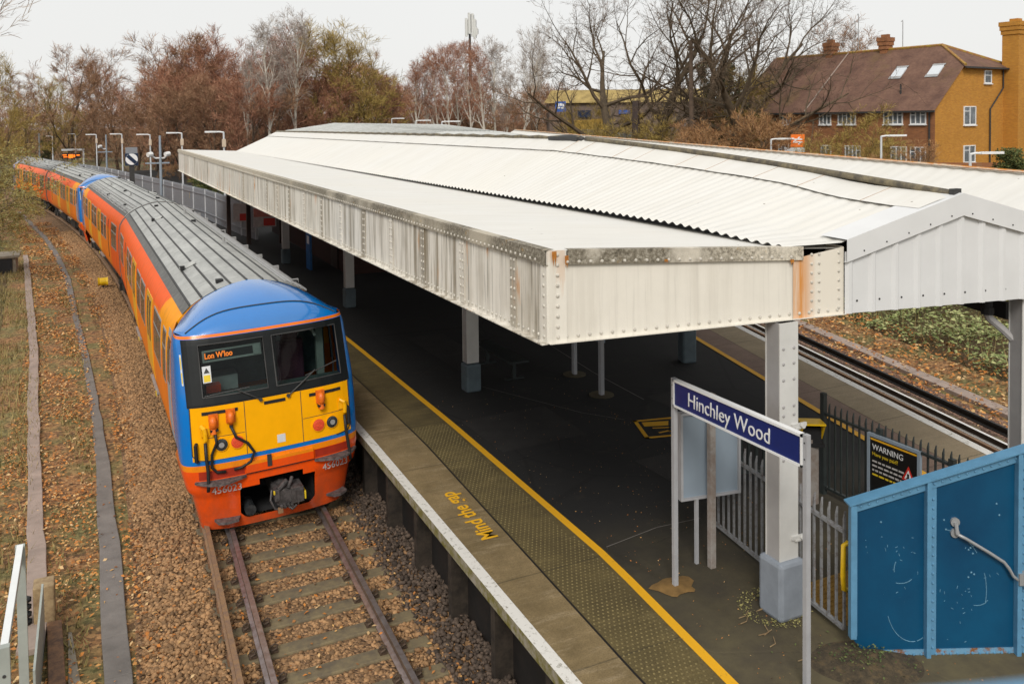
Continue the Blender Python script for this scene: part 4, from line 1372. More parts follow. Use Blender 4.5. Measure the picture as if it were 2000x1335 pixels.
# near end girder, skewed a little to the long girder
EX1 = 7.77
EY = lambda x: 7.72 - .12 * (x - FX)
zt = lambda x: 5.20 - .165 * (x - FX) / (EX1 - FX)
zb = lambda x: ZB + .0 * (x - FX)
EN = Vector((-.12, -1, 0)).normalized()
def eq(b, x0, x1, za0, za1, zb0, zb1, o):
    b.face([(x0 + EN.x * o, EY(x0) + EN.y * o, za0), (x1 + EN.x * o, EY(x1) + EN.y * o, za1), (x1 + EN.x * o, EY(x1) + EN.y * o, zb1), (x0 + EN.x * o, EY(x0) + EN.y * o, zb0)])
def ep(x, z, o):
    return (x + EN.x * o, EY(x) + EN.y * o, z)
b = MB()
eq(b, FX, 7.2, zb(FX), zb(7.2), zt(FX) - .14, zt(7.2) - .14, 0)
eq(b, FX, FX + .20, ZB, ZB, zt(FX) - .0, zt(FX + .2), .014)
b.box(FX - .014, FX - .001, EY(FX), EY(FX) + .12, ZB, zt(FX) - .02)
b.face([ep(FX, ZB, .014), ep(FX, zt(FX), .014), (FX - .014, EY(FX), zt(FX)), (FX - .014, EY(FX), ZB)])
b.face([ep(FX, ZB, .06), ep(EX1, ZB, .06), ep(EX1, ZB, 0), ep(FX, ZB, 0)]); b.face([ep(FX, ZB, .06), ep(EX1, ZB, .06), ep(EX1, ZB + .012, .06), ep(FX, ZB + .012, .06)])
b.m(1); b.smooth = False
x = FX + .2
while x < EX1:
    b.dome(ep(x, ZB + .055, .013 if x > 7.1 else .001), EN, .021, .016, 8)
    if x < 7.1:
        b.dome(ep(x, zt(x) - .115, .04), EN, .019, .014, 8)
    x += .128
for k in range(9):
    z = ZB + .06 + k * .105
    b.dome(ep(FX + .10, z, .014), EN, .022, .017, 8); b.dome((FX - .014, EY(FX) + .06, z), (-1, 0, 0), .02, .015, 8)
    if k < 7:
        for x in (7.33, 7.43, 7.70):
            b.dome(ep(x, z + .02, .012), EN, .02, .016, 8)
eg = b.build('end_girder', [M['endplate'], M['rivet']], cn)
b = MB()
eq(b, 7.08, EX1, ZB, ZB, zt(7.08) - .14, zt(EX1) - .01, .012)
b.face([ep(EX1, ZB, .012), ep(EX1, ZB, -.3), ep(EX1, zt(EX1), -.3), ep(EX1, zt(EX1) - .01, .012)])
b.build('joint_plate', M['rust_joint'], eg)
b = MB()
eq(b, FX + .2, 7.2, zt(FX) - .15, zt(7.2) - .15, zt(FX), zt(7.2), .04)
b.face([ep(FX + .2, zt(FX), .04), ep(7.2, zt(7.2), .04), ep(7.2, zt(7.2), -.06), ep(FX + .2, zt(FX), -.06)])
b.face([ep(FX + .2, zt(FX) - .15, .04), ep(7.2, zt(7.2) - .15, .04), ep(7.2, zt(7.2) - .15, 0), ep(FX + .2, zt(FX) - .15, 0)])
b.face([ep(7.2, zt(7.2) - .15, .04), ep(7.2, zt(7.2) - .15, 0), ep(7.2, zt(7.2), 0), ep(7.2, zt(7.2), .04)])
b.build('edge_trim', M['lichen_end'], eg)
b = MB()
for x0, z0, z1, w in ((FX + .03, 5.03, 5.19, .05), (FX + .17, 5.0, 5.14, .04), (7.02, 4.86, 4.93, .05), (5.45, 4.99, 5.03, .04)):
    n_ = 7; top_ = [ep(x0 + w * i / n_, z1, .0465) for i in range(n_ + 1)]
    bot_ = [ep(x0 + w * i / n_, z0 + (z1 - z0) * (.35 + .35 * math.sin(i * 2.1 + x0 * 9)), .0465) for i in range(n_ + 1)]
    for i in range(n_):
        b.face([top_[i], top_[i + 1], bot_[i + 1], bot_[i]])
b.build('rust_stain', M['rust_spot'], eg)
# left lower roof, sloping gently to the valley
VX, VZ = 7.0, 5.10
def corr(t):                                  # corrugation, sheet period .18
    return .017 * math.sin(2 * math.pi * t / .18)
b = MB(); b.smooth = True
ysr = lin(FY0 + .03, FY1, 40)
b.grid(lambda x, j: (x, EY(x) + .0 + (FY1 - EY(x)) * j, ft(EY(x) + (FY1 - EY(x)) * j) - .01 + (VZ - .055 - ft(FY0) + .01) * (x - FX) / (VX - FX)), [FX + .05, 5, 6, VX + .2, 7.5, EX1], lin(0, 1, 40))
b.smooth = False
b.build('lower_roof', M['roof'], cn)
# upper roof sheets: ruled between valley and ridge
RA = Vector((9.07, 0, 6.12))
def ridge(y):
    if y < 7.0:
        y = 7.0
    t = min(1., (y - 7.0) / 8.6); t2 = t * t * (1.25 - .25 * t) if t < 1 else 1.
    t2 = t + .10 * math.sin(math.pi * t) * (1 if t < 1 else 0)
    return (9.42 - .35 * t, 5.50 + .60 * t2)
ysc = []
y = 7.36
while y < 26:
    ysc.append(y); y += .03
while y < FY1:
    ysc.append(y); y += .045
def nearfix(x, y, z, dz):
    w = max(0., 1 - (y - 7.36) / 2.2)
    if w > 0:
        w2 = w * w * (3 - 2 * w)
        zn = 5.075 if x < 7.72 else 5.075 + (x - 7.72) * .285
        z = z * (1 - w2) + min(z, zn) * w2
        y = y - (7.36 - (EY(x) - .02)) * max(0., 1 - (y - 7.36) / 1.5)
    return (x, y, z + dz)
b = MB(); b.smooth = True
def up(t, y):
    rx, rz = ridge(y)
    x0 = VX - .06
    z0 = VZ + .035
    return nearfix(x0 + (rx - x0) * t, y, z0 + (rz - z0) * t, corr(y) * (1.15 if t < .04 else .36))
b.grid(up, [0, .06, .14, .24, .32, .4, .6, .80], ysc)
b.smooth = False
us = b.build('upper_roof', M['roof'], cn)
b = MB(); b.smooth = True                     # the lapped ridge course: shallower sheet over the corrugation
def lap(t, y):
    rx, rz = ridge(y); x0 = VX - .06; z0 = VZ + .035
    tt = .77 + .23 * t
    return nearfix(x0 + (rx - x0) * tt, y, z0 + (rz - z0) * tt, .030 + .004 * math.sin(2 * math.pi * y / 1.1))
b.grid(lap, [0, .5, 1.], lin(7.36, FY1, 120))
b.smooth = False
b.build('ridge_flashing', M['roof'], us)
b = MB()
for k in range(9):
    y = 8.1 + .93 * k + .2 * math.sin(k * 3)
    p, q = Vector(lap(.0, y)), Vector(lap(1., y + .02))
    b.tube([p + Vector((0, 0, .002)), q + Vector((0, 0, .002))], .0045, 4)
b.build('flashing_seam', M['seam'], us)
b = MB()                                      # dark face put in as shadow under the sheet eaves
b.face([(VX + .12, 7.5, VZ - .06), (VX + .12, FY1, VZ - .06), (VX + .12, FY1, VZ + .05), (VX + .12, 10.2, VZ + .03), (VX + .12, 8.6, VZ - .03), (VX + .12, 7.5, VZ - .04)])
b.build('eaves_shadow_filler', M['beam'], cn)
b = MB(); b.smooth = True
pts = []
for y in lin(7.12, 15.2, 16):
    rx, rz = ridge(y); pts.append((rx, y, rz + .055))
b.tube(pts, .046, 10); b.smooth = False
b.m(1); rx, rz = ridge(7.1); b.box(rx - .06, rx + .07, 7.06, 7.13, rz - .0, rz + .12)
b.build('ridge_pipe', [M['moss_pipe'], M['gutter']], cn)
b = MB(); rx, rz = ridge(15.6)
b.smooth = True
b.tube([(9.07, 15.3, 6.13), (9.10, 15.8, 6.15), (9.07, 16.5, 6.14)], [.05, .075, .05], 8); b.smooth = False
b.box(8.97, 9.02, 15.4, 16.6, 6.10, 6.17)
b.build('ridge_vent', M['gutter'], cn)
b = MB(); b.tube([(9.07, y, 6.15 + .012 * math.sin(y * 7)) for y in lin(15.4, FY1, 70)], .042, 6); b.build('ridge_tile', M['moss_pipe'], cn)
# right slope, right lower roof and its edge girder, then the grey roof over the station building
VR0 = Vector((11.25, 7.3, 5.05)); 
def vr(y):
    return Vector((11.25 + (y - 7.3) * .262, y, 5.05 + .0035 * (y - 7.3)))
def er(y):
    return Vector((FE(.05)(y), y, 5.56 + .0105 * (y - 7.)))
b = MB(); b.smooth = True
ysr2 = lin(7.3, 15.6, 60)
def rs(t, y):
    rx, rz = ridge(y); v = vr(y)
    return (rx + (v.x - rx) * t, y, rz + .02 + (v.z - rz) * t + .5 * corr(y))
b.grid(rs, [0, .5, 1], ysr2)
b.grid(lambda t, y: vr(y) * (1 - t) + er(y) * t + Vector((0, 0, .008 * math.sin(2 * math.pi * y / .36) * t)), lin(0, 1, 6), lin(7.3, 48, 500))
b.smooth = False
b.build('far_roof', M['roof'], cn)
b = MB()
for y0, y1 in zip(lin(7.3, 48, 24), lin(7.3, 48, 24)[1:]):
    p, q = er(y0), er(y1)
    b.face([p + Vector((0, 0, .035)), q + Vector((0, 0, .035)), q - Vector((0, 0, 1.2)), p - Vector((0, 0, 1.2))])
    b.face([p + Vector((0, 0, .035)), q + Vector((0, 0, .035)), q + Vector((-.08, 0, .035)), p + Vector((-.08, 0, .035))])
b.face([(11.58, EY(11.58), 4.2), (er(7.3).x, 7.28, 4.3), (er(7.3).x, 7.28, er(7.3).z), (11.58, EY(11.58) + .05, 5.02)])
b.build('far_edge_girder', M['endplate'], cn)
b = MB(); b.tube([er(y) + Vector((.02, 0, .03)) for y in lin(7.3, 48, 30)], .03, 5); b.build('far_gutter_lip', M['rust_plate'], cn)
b = MB()
T = (9.07, 15.5, 6.09)
A = (9.07, FY1, 6.12); Cc = (12.7, 49.3, 6.56); D = (19.7, 50., 6.40)
nf = 28
for P_, Q_ in ((A, Cc), (Cc, D)):
    for i in range(nf):
        p = Vector(P_).lerp(Vector(Q_), i / nf); q = Vector(P_).lerp(Vector(Q_), (i + 1) / nf)
        b.face([T, p, q])
b.face([T, D, vr(49.5), vr(30), vr(15)])
b.build('station_roof', M['roof_grey'], cn)
b = MB()
for i in range(1, 24):
    f = i / 24
    p = Vector(A).lerp(Vector(Cc), f / .45) if f < .45 else Vector(Cc).lerp(Vector(D), (f - .45) / .55)
    b.tube([Vector(T).lerp(p, .3) + Vector((0, 0, .004)), p + Vector((0, 0, .004))], .010, 4, False)
b.build('standing_seam', M['troof'], cn)
# gable at the near end
GY = 0.
PK = (9.45, 5.46); GL = 7.765; GR = 11.6
gt = lambda x: PK[1] - .10 - (abs(x - PK[0])) * .262
b = MB()
x = GL; seg = []
while x < GR:
    for dx, dy in ((0, 0), (.035, .028), (.075, .028), (.11, 0)):
        seg.append((x + dx, EY(x + dx) - .03 - dy))
    x += .33
seg = [s for s in seg if s[0] < GR]
gb = lambda x: 4.255 - .015 * (x - GL)
for p, q in zip(seg, seg[1:]):
    b.face([(p[0], p[1], gb(p[0])), (q[0], q[1], gb(q[0])), (q[0], q[1], gt(q[0]) + .05), (p[0], p[1], gt(p[0]) + .05)])
gc = b.build('gable_cladding', M['white_clad'], cn)
b = MB()
for s, xe in ((-1, GL - .02), (1, GR)):
    py, ye = EY(PK[0]) - .085, EY(xe) - .085
    b.face([(PK[0], py, PK[1] + .12), (PK[0], py, PK[1] - .15), (xe, ye, gt(xe) - .06), (xe, ye, gt(xe) + .20)])
    b.face([(PK[0], py, PK[1] + .12), (xe, ye, gt(xe) + .20), (xe, ye + .40, gt(xe) + .21), (PK[0], py + .40, PK[1] + .13)])
    b.face([(PK[0], py, PK[1] - .15), (xe, ye, gt(xe) - .06), (xe, ye + .05, gt(xe) - .06), (PK[0], py + .05, PK[1] - .15)])
b.build('verge_flashing', M['white_clad'], gc)
b = MB()
for k in range(13):
    x = GL + .17 + .33 * k * .97
    if x < GR:
        b.dome((x, EY(x) - .032, gb(x) + .14), (0, -1, 0), .014, .012, 6); b.dome((x + .05, EY(x + .05) - .085, gt(x + .05) + .0), (0, -1, 0), .012, .01, 6)
b.build('cladding_screws', M['gutter'], gc)
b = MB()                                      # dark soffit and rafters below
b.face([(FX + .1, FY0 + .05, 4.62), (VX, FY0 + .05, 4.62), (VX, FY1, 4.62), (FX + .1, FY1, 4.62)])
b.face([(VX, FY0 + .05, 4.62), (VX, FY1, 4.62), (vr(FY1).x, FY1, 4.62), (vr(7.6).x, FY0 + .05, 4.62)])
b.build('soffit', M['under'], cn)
for k in range(5):
    y = 8.05 + k * 9.3
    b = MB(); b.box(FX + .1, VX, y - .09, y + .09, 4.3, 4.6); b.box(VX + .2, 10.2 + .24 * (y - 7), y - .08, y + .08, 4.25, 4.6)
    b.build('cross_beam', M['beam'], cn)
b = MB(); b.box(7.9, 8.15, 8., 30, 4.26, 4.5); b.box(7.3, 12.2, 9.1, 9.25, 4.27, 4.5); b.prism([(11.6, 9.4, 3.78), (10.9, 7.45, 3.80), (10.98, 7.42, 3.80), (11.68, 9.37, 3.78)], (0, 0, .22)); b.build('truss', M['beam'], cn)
# columns
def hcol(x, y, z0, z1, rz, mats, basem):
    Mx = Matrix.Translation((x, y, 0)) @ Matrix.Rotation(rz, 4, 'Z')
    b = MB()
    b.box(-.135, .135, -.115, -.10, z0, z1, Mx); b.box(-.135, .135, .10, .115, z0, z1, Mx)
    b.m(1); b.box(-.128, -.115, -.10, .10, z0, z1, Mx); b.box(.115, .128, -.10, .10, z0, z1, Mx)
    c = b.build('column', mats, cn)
    return c, Mx
def colbase(c, Mx, w, z1, mat):
    b = MB(); b.box(-w, w, -w, w, PZ - .02, z1, Mx)
    return b.build('column_base', mat, c, bevel=.045)
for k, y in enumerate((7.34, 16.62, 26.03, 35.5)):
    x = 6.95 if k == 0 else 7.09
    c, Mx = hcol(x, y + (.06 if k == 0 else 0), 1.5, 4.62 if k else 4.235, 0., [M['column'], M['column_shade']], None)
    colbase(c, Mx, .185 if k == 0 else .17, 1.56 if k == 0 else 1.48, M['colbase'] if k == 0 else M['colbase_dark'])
    if k == 0:
        b = MB()
        for z in (3.95, 3.78, 3.6, 3.30, 3.2, 2.7):
            for dx in (-.09, .08):
                b.dome(Mx @ Vector((dx * .9, -.115, z)), (0, -1, 0), .021, .015, 8)
        b.build('bolts', M['column_shade'], c)
        b = MB()
        for z in (3.05, 1.78):
            b.box(.03, .24, -.14, -.115, z, z + .04, Mx); b.box(.07, .21, -.15, -.115, z - .02, z, Mx); b.cyl(Mx @ Vector((.16, -.15, z + .02)), Mx @ Vector((.16, -.18, z + .02)), .03, 8)
        b.build('pipe_clamp', M['column'], c)
for k in range(4):
    a = Vector((10.76, 7.1)).lerp(Vector((12.3, 15.8)), k * 1.05)
    c, Mx = hcol(a.x, a.y, 1.5, 4.20 if k == 0 else 4.62, R(-14), [M['column'], M['column_shade']], None)
    colbase(c, Mx, .17, 1.72, M['colbase_dark'])
    if k == 0:
        b = MB()
        for z in (4.1, 3.98, 3.86, 3.5, 3.4, 3.3):
            b.dome(Mx @ Vector((.08, -.115, z)), (0, -1, 0), .02, .015, 8)
        b.build('bolts', M['column_shade'], c)
b = MB()                                      # rainwater pipe by the right column
b.tube([(10.46, 7.4, 4.5), (10.46, 7.4, 3.98)], .062, 10); b.tube([(10.46, 7.4, 4.02), (10.46, 7.4, 3.93)], .078, 10)
b.m(1); b.tube([(10.46, 7.4, 3.94), (10.48, 7.39, 3.88), (10.62, 7.28, 3.72), (10.68, 7.2, 3.62)], .05, 8)
b.build('rainwater_pipe', [M['beam'], M['column_shade']], cn)
# station building in the shade of the canopy
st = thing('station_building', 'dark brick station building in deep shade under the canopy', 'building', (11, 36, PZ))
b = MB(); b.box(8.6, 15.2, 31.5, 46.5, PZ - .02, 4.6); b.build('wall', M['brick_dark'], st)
b = MB(); b.box(8.4, 13.5, 31.40, 31.46, 3.35, 4.2); b.build('sign_board', M['board_grey'], st)
b = MB(); b.box(8.54, 8.6, 33, 34, PZ, 3.0); b.build('door', M['brown_dark'], st)
b = MB(); b.box(8.54, 8.6, 36, 37.6, 1.9, 3.1); b.build('window', M['dark_glass'], st)

# ------------------------------------------------------------------ station name sign
sg = thing('station_sign', 'navy station name sign reading Hinchley Wood on two grey posts beside the near column', 'station sign', (6.2, 7.3, PZ))
b = MB(); b.box(6.165, 6.205, 6.30, 8.33, 3.125, 3.425); pn = b.build('sign_panel', M['sign_blue'], sg)
b = MB()
for y0, y1, z0, z1 in ((6.28, 8.35, 3.41, 3.437), (6.28, 8.35, 3.113, 3.135), (6.28, 6.30, 3.113, 3.437), (8.33, 8.35, 3.113, 3.437)):
    b.box(6.150, 6.215, y0, y1, z0, z1)
b.build('frame', M['sign_white'], pn)
text('lettering', 'Hinchley Wood', .235, M['sign_white'], pn, frame((6.162, 7.40, 3.262), (0, -1, 0), (0, 0, 1)), .003, sx=.90, bold=-.001)
for y in (6.255, 8.375):
    b = MB(); b.box(6.165, 6.22, y - .028, y + .028, PZ - .02, 3.44)
    b.m(1)
    for z in (3.2, 3.36):
        b.cyl((6.165, y, z), (6.160, y, z), .010, 6)
    b.build('post', [M['grey_post'], M['gutter']], sg, bevel=.006)
b = MB(); b.smooth = True
b.grid(lambda r, t: (6.2 + r * .26 * math.cos(t) * (1 + .22 * math.sin(3 * t) + .1 * math.sin(7 * t + 1)), 8.39 + r * .24 * math.sin(t) * (1 + .22 * math.cos(2 * t) + .1 * math.sin(5 * t)), PZ + .03 * (1 - r * r) - .003), lin(0, 1, 4), lin(0, 2 * math.pi, 18))
b.build('footing_patch', M['patch'], sg)
# notice board seen from behind
nb = thing('notice_board', 'blue grey double notice board seen from behind, beside the station name sign', 'notice board', (6.95, 8.66, PZ))
F = frame((6.59, 8.76, 1.76), (.988, -.152, 0), (0, 0, 1))
for a, c in ((.0, .37), (.43, .79)):
    b = MB(); b.box(a, c, 0, 1.05, -.05, .0, F)
    p = b.build('back_panel', M['board_grey'], nb)
    b = MB()
    for q in ((a - .03, a, -.03, 1.08), (c, c + .03, -.03, 1.08), (a, c, -.03, 0), (a, c, 1.05, 1.08)):
        b.box(q[0], q[1], q[2], q[3], -.06, .035, F)
    b.build('frame', M['grey_post'], p)
b = MB(); b.box(6.85, 6.93, 8.52, 8.60, PZ - .02, 3.10); b.build('post', M['brown_post'], nb, bevel=.006)
b = MB(); b.box(6.76, 6.80, 8.70, 8.74, PZ - .02, 1.75); b.build('leg', M['grey_post'], nb)
# grey railing by the stairs
def railing(name, label, p, q, zb_, zt_, n, mat, tops=.14, bar=.011, posts=()):
    t = thing(name, label, 'railing', (p[0], p[1], PZ))
    p = Vector((*p, 0)); q = Vector((*q, 0)); d = (q - p)
    rz = math.atan2(d.y, d.x); L = d.length
    Mx = Matrix.Translation(p) @ Matrix.Rotation(rz, 4, 'Z')
    for z in (zb_, zt_):
        b = MB(); b.box(0, L, -.022, .022, z - .018, z + .018, Mx); b.build('rail', mat, t)
    b = MB()
    for i in range(n + 1):
        x = L * i / n; e = bar
        b.box(x - e, x + e, -e, e, zb_, zt_ + tops * .6, Mx)
        b.prism([Mx @ Vector((x - e, -e, zt_ + tops * .6)), Mx @ Vector((x + e, -e, zt_ + tops * .6)), Mx @ Vector((x, 0, zt_ + tops))], Mx.to_3x3() @ Vector((0, 2 * e, 0)))
    b.build('bars', mat, t)
    for x, h in posts:
        b = MB(); b.box(x - .035, x + .035, -.035, .035, PZ - .02, h, Mx); b.build('post', mat, t)
    return t
railing('railing', 'grey spear topped railing behind the near column, ending at the blue panel', (7.56, 9.35), (7.19, 6.72), 1.01, 2.07, 21, M['rail_grey'], .22, .012)
railing('railing', 'dark railing with spear tops beyond the near column, carrying the warning board', (9.74, 9.50), (9.62, 5.6), 1.02, 2.12, 34, M['fence_dark'], .17, .011, ((0., 2.42), (1.05, 2.22), (2.2, 2.2)))
railing('gate', 'green grey barred gate glimpsed between notice board and near column', (7.75, 10.35), (8.95, 9.9), 1.25, 1.95, 11, M['fence_dark'], .05, .02)
wb = thing('warning_board', 'black WARNING board in a grey frame on the dark railing', 'sign', (9.66, 8.15, PZ))
F = frame((9.645, 8.60, 1.28), (0.02, -1, 0), (0, 0, 1))
b = MB(); b.box(.04, .80, .04, .82, -.02, .0, F); pn = b.build('panel', M['warn_black'], wb)
b = MB()
for q in ((0, .04, 0, .86), (.80, .84, 0, .86), (.04, .80, 0, .04), (.04, .80, .82, .86)):
    b.box(*q, -.03, .015, F)
b.build('frame', M['board_grey'], pn)
b = MB(); b.box(.05, .79, .775, .80, .0, .003, F); b.build('yellow_stripe', M['yellow_line'], pn)
text('heading', 'WARNING', .115, M['sign_white'], pn, F @ Matrix.Translation((.08, .68, .003)), .001, 'LEFT', sx=.9)
text('subheading', 'Have you paid?', .072, M['label_yellow'], pn, F @ Matrix.Translation((.08, .585, .003)), .001, 'LEFT', sx=.95)
b = MB()
for k, w in enumerate((.46, .52, .55, .40)):
    z = .485 - .062 * k; x = .08
    while x < w + .06:
        l = random.uniform(.03, .09); b.m(1 if k == 3 else 0); b.box(x, x + l, z - .012, z + .012, .0, .002, F); x += l + .018
b.build('small_print', [M['txt_grey'], M['label_yellow']], pn)
b = MB(); b.prism([F @ Vector(p) for p in ((.56, .40, .0), (.76, .40, .0), (.66, .60, .0))], F.to_3x3() @ Vector((0, 0, .004)))
b.m(1); b.prism([F @ Vector(p) for p in ((.60, .425, .004), (.72, .425, .004), (.66, .55, .004))], F.to_3x3() @ Vector((0, 0, .002)))
b.m(2); b.box(.645, .675, .44, .50, .006, .008, F); b.box(.63, .66, .43, .445, .006, .008, F)
b.build('hazard_triangle', [M['sign_red'], M['sign_white'], M['warn_black']], pn)
# yellow hooded reader on a post
hd = thing('ticket_reader', 'yellow hooded ticket reader on a grey post just right of the near column', 'ticket reader', (9.32, 9.35, PZ))
b = MB(); b.box(9.20, 9.42, 9.28, 9.46, PZ - .02, 1.86); b.build('post', M['brown_post'], hd)
b = MB(); Mx = Matrix.Translation((9.30, 9.33, 1.86)) @ Matrix.Rotation(R(-32), 4, 'Z')
b.prism([Mx @ Vector(p) for p in ((-.15, -.18, .26), (-.15, .16, .22), (-.13, .16, -.02), (-.15, .02, .0))], Mx.to_3x3() @ Vector((.03, 0, 0)))
b.prism([Mx @ Vector(p) for p in ((.15, -.18, .26), (.15, .16, .22), (.15, .16, -.02), (.15, .02, .0))], Mx.to_3x3() @ Vector((.03, 0, 0)))
b.prism([Mx @ Vector(p) for p in ((-.15, -.2, .26), (.18, -.2, .26), (.18, .17, .22), (-.15, .17, .22))], (0, 0, .025))
b.prism([Mx @ Vector(p) for p in ((-.15, .16, .22), (.18, .16, .22), (.18, .16, -.03), (-.15, .16, -.03))], Mx.to_3x3() @ Vector((0, .02, 0)))
b.build('hood', M['yellow_gloss'], hd)
b = MB(); b.box(-.12, .15, -.04, .15, -.05, .18, Mx); b.box(-.16, .2, -.06, .1, -.10, -.05, Mx); b.build('reader', M['black'], hd)
# amber tactile patch and yellow grab bar at the stair foot
b = MB()
for k in range(15):
    b.box(7.42, 8.75, 6.62 + k * .075, 6.66 + k * .075, PZ - .006, PZ + .004)
b.box(7.40, 8.77, 6.58, 7.72, PZ - .012, PZ - .004)
struct(b.build('corduroy_paving', M['amber_floor']))
b = MB(); b.smooth = True; b.tube([(7.22, 6.70, 1.95), (7.16, 6.70, 1.93), (7.15, 6.70, 1.6), (7.16, 6.70, 1.46), (7.22, 6.70, 1.43)], .028, 8); b.smooth = False
tag(b.build('grab_bar', M['yellow_gloss']), 'yellow grab bar on the left edge of the blue panel', 'grab bar')
# blue stair parapet
bp = thing('stair_parapet', 'blue riveted steel parapet of the footbridge stairs, two tones of blue, scratched', 'parapet', (7., 6.5, PZ))
ex = Vector((.906, -.424, 0)); ey = Vector((0, 0, 1)); F = frame((6.985, 6.475, .86), ex, ey)   # local z points towards the camera
top = lambda x: 1.66 + .292 * x
W2 = 2.9
b = MB(); b.prism([F @ Vector(p) for p in ((.02, .26, 0), (.22, 0, 0), (W2, 0, 0), (W2, top(W2), 0), (.02, top(.02), 0))], F.to_3x3() @ Vector((0, 0, -.012)))
pl = b.build('plate', M['blue_deep'], bp)
for x, w in ((0, .09), (.79, .125), (1.735, .13)):
    b = MB(); z0 = .26 if x == 0 else -.0
    b.box(x + .045 if x else 0.06, x + w, z0, top(x) - .02, .002, .014, F)
    b.box(x, x + (.045 if x else .06), z0, top(x) - .005, .002, .075, F)
    b.m(1); z = z0 + .12
    while z < top(x) - .16:
        b.dome(F @ Vector((x + w - .035, z, .014)), F.to_3x3() @ Vector((0, 0, 1)), .017, .014, 8); z += .098
    b.build('stiffener', [M['blue_light'], M['blue_light']], bp)
b = MB()
def slant(b, x0, x1, d0, d1, z0, z1):
    b.prism([F @ Vector(p) for p in ((x0, top(x0) - d1, z0), (x1, top(x1) - d1, z0), (x1, top(x1) - d0, z0), (x0, top(x0) - d0, z0))], F.to_3x3() @ Vector((0, 0, z1 - z0)))
slant(b, 0.0, W2, .0, .11, .015, .026); slant(b, -.02, W2, -.014, .002, -.07, .085)
x = .12
while x < W2:
    b.dome(F @ Vector((x, top(x) - .065, .026)), F.to_3x3() @ Vector((0, 0, 1)), .016, .013, 8); x += .085
tr = b.build('top_flange', M['blue_light'], bp)
b = MB(); b.box(.22, W2, 0, .10, .002, .012, F); b.box(.20, W2, -.012, .0, -.02, .085, F)
b.m(1); x = .30
while x < W2:
    b.dome(F @ Vector((x, .052, .012)), F.to_3x3() @ Vector((0, 0, 1)), .017, .014, 8); x += .077
bf = b.build('bottom_flange', [M['blue_rust'], M['blue_light']], bp)
b = MB()
def scr(pts, r=.0035):
    b.tube([F @ Vector((x, y, .001)) for x, y in pts], r, 4)
def px2(x, y):                                # position on the plate in metres
    return ((x - 1655) / 191.6, (1287 - y) / 191.6)
arc = lambda cx, cy, rx, ry, a0, a1, n=12: [(cx + rx * math.cos(R(a)), cy + ry * math.sin(R(a))) for a in lin(a0, a1, n)]
scr(arc(.68, .60, .28, .42, 200, 275)); scr(arc(.68, .60, .24, .42, 280, 296)); scr(arc(.62, .95, .14, .16, 150, 190)); scr(arc(.55, .92, .15, .12, 250, 320))
scr(arc(.92, .75, .52, .62, 35, 78)); scr(arc(.95, .70, .50, .62, -12, 18)); scr(arc(1.35, .60, .10, .05, 250, 350))
for k in range(46):
    x = random.gauss(.5 if k < 20 else 1.15, .16); y = random.gauss(.95 if k < 20 else .62, .22)
    if .1 < x < .76 or .93 < x < 1.7:
        a = random.uniform(0, 3); l = random.uniform(.004, .03)
        scr([(x, y), (x + l * math.cos(a), y + l * math.sin(a))], .003)

for x, y in ((1.28, 1.16), (1.31, 1.18), (1.26, 1.14), (1.305, 1.10), (1.29, .90), (1.26, .85), (1.32, .88), (1.0, 1.46), (1.02, 1.36), (1.55, 1.62), (1.58, 1.50), (.34, 1.45)):
    b.dome(F @ Vector((x, y, .0)), F.to_3x3() @ Vector((0, 0, 1)), .011, .008, 6)
b.build('scratches', M['scratch'], pl)
hr = thing('wall_conduit', 'grey tube fixed by round brackets across the blue parapet', 'conduit', (8.1, 6., 2.))
b = MB(); b.smooth = True
b.tube([F @ Vector(p) for p in ((1.115, 1.33, .05), (1.20, 1.285, .055), (1.45, 1.13, .055), (1.60, 1.03, .055), (1.655, .96, .055), (1.70, .88, .055), (1.86, .76, .09), (2.3, .52, .09))], .0175, 8); b.smooth = False
b.build('tube', M['cable_grey'], hr)
for y in (1.44, 1.325):
    b = MB(); b.cyl(F @ Vector((1.11, y, .0)), F @ Vector((1.11, y, .022)), .047, 16); b.build('bracket', M['cable_grey'], hr)
b = MB(); b.tube([F @ Vector((1.11, 1.44, .03)), F @ Vector((1.115, 1.33, .05))], .02, 8); b.box(1.74, 1.84, .80, .92, .02, .10, F); b.build('clip', M['cable_grey'], hr)
# soil and weeds piled at the foot of the panel
b = MB(); b.smooth = True
def mound(u, v):
    r = math.hypot((u - .0) / .62, (v - .0) / .42)
    return (7.05 + u * .906 + v * .42, 6.30 - u * .424 + v * .9, PZ - .02 + max(0, 1 - r) ** 1.0 * .12 * (1 + .3 * math.sin(9 * u) * math.cos(11 * v)))
b.grid(mound, lin(-.6, .62, 26), lin(-.42, .42, 20)); struct(b.build('soil_mound', M['dirt']))
n = 260; u = rng.normal(0, .24, n); v = rng.normal(0, .14, n)
P = np.array([mound(a, c) for a, c in zip(u, v)])
stuff(leaves('weeds', P[:, 0], P[:, 1], P[:, 2] + rng.uniform(0, .05, n), rng.uniform(.008, .02, n), M['leaf_green']), 'weeds and moss at the foot of the blue panel', 'weeds')
n = 500; a = rng.uniform(0, 6.28, n); rr = rng.uniform(.25, .42, n)
stuff(leaves('weeds', 6.93 + rr * np.cos(a), 7.5 + rr * np.sin(a), np.full(n, PZ + .005), rng.uniform(.006, .018, n), M['leaf_yellow']), 'moss round the foot of the near column', 'weeds')
n = 1000
stuff(leaves('litter', rng.uniform(5.9, 9.4, n), 4.5 + 12 * rng.random(n) ** 1.4, np.full(n, PZ - .008), rng.uniform(.004, .013, n), M['leaf']), 'bits of leaf and grit on the near platform', 'litter')
b = MB()
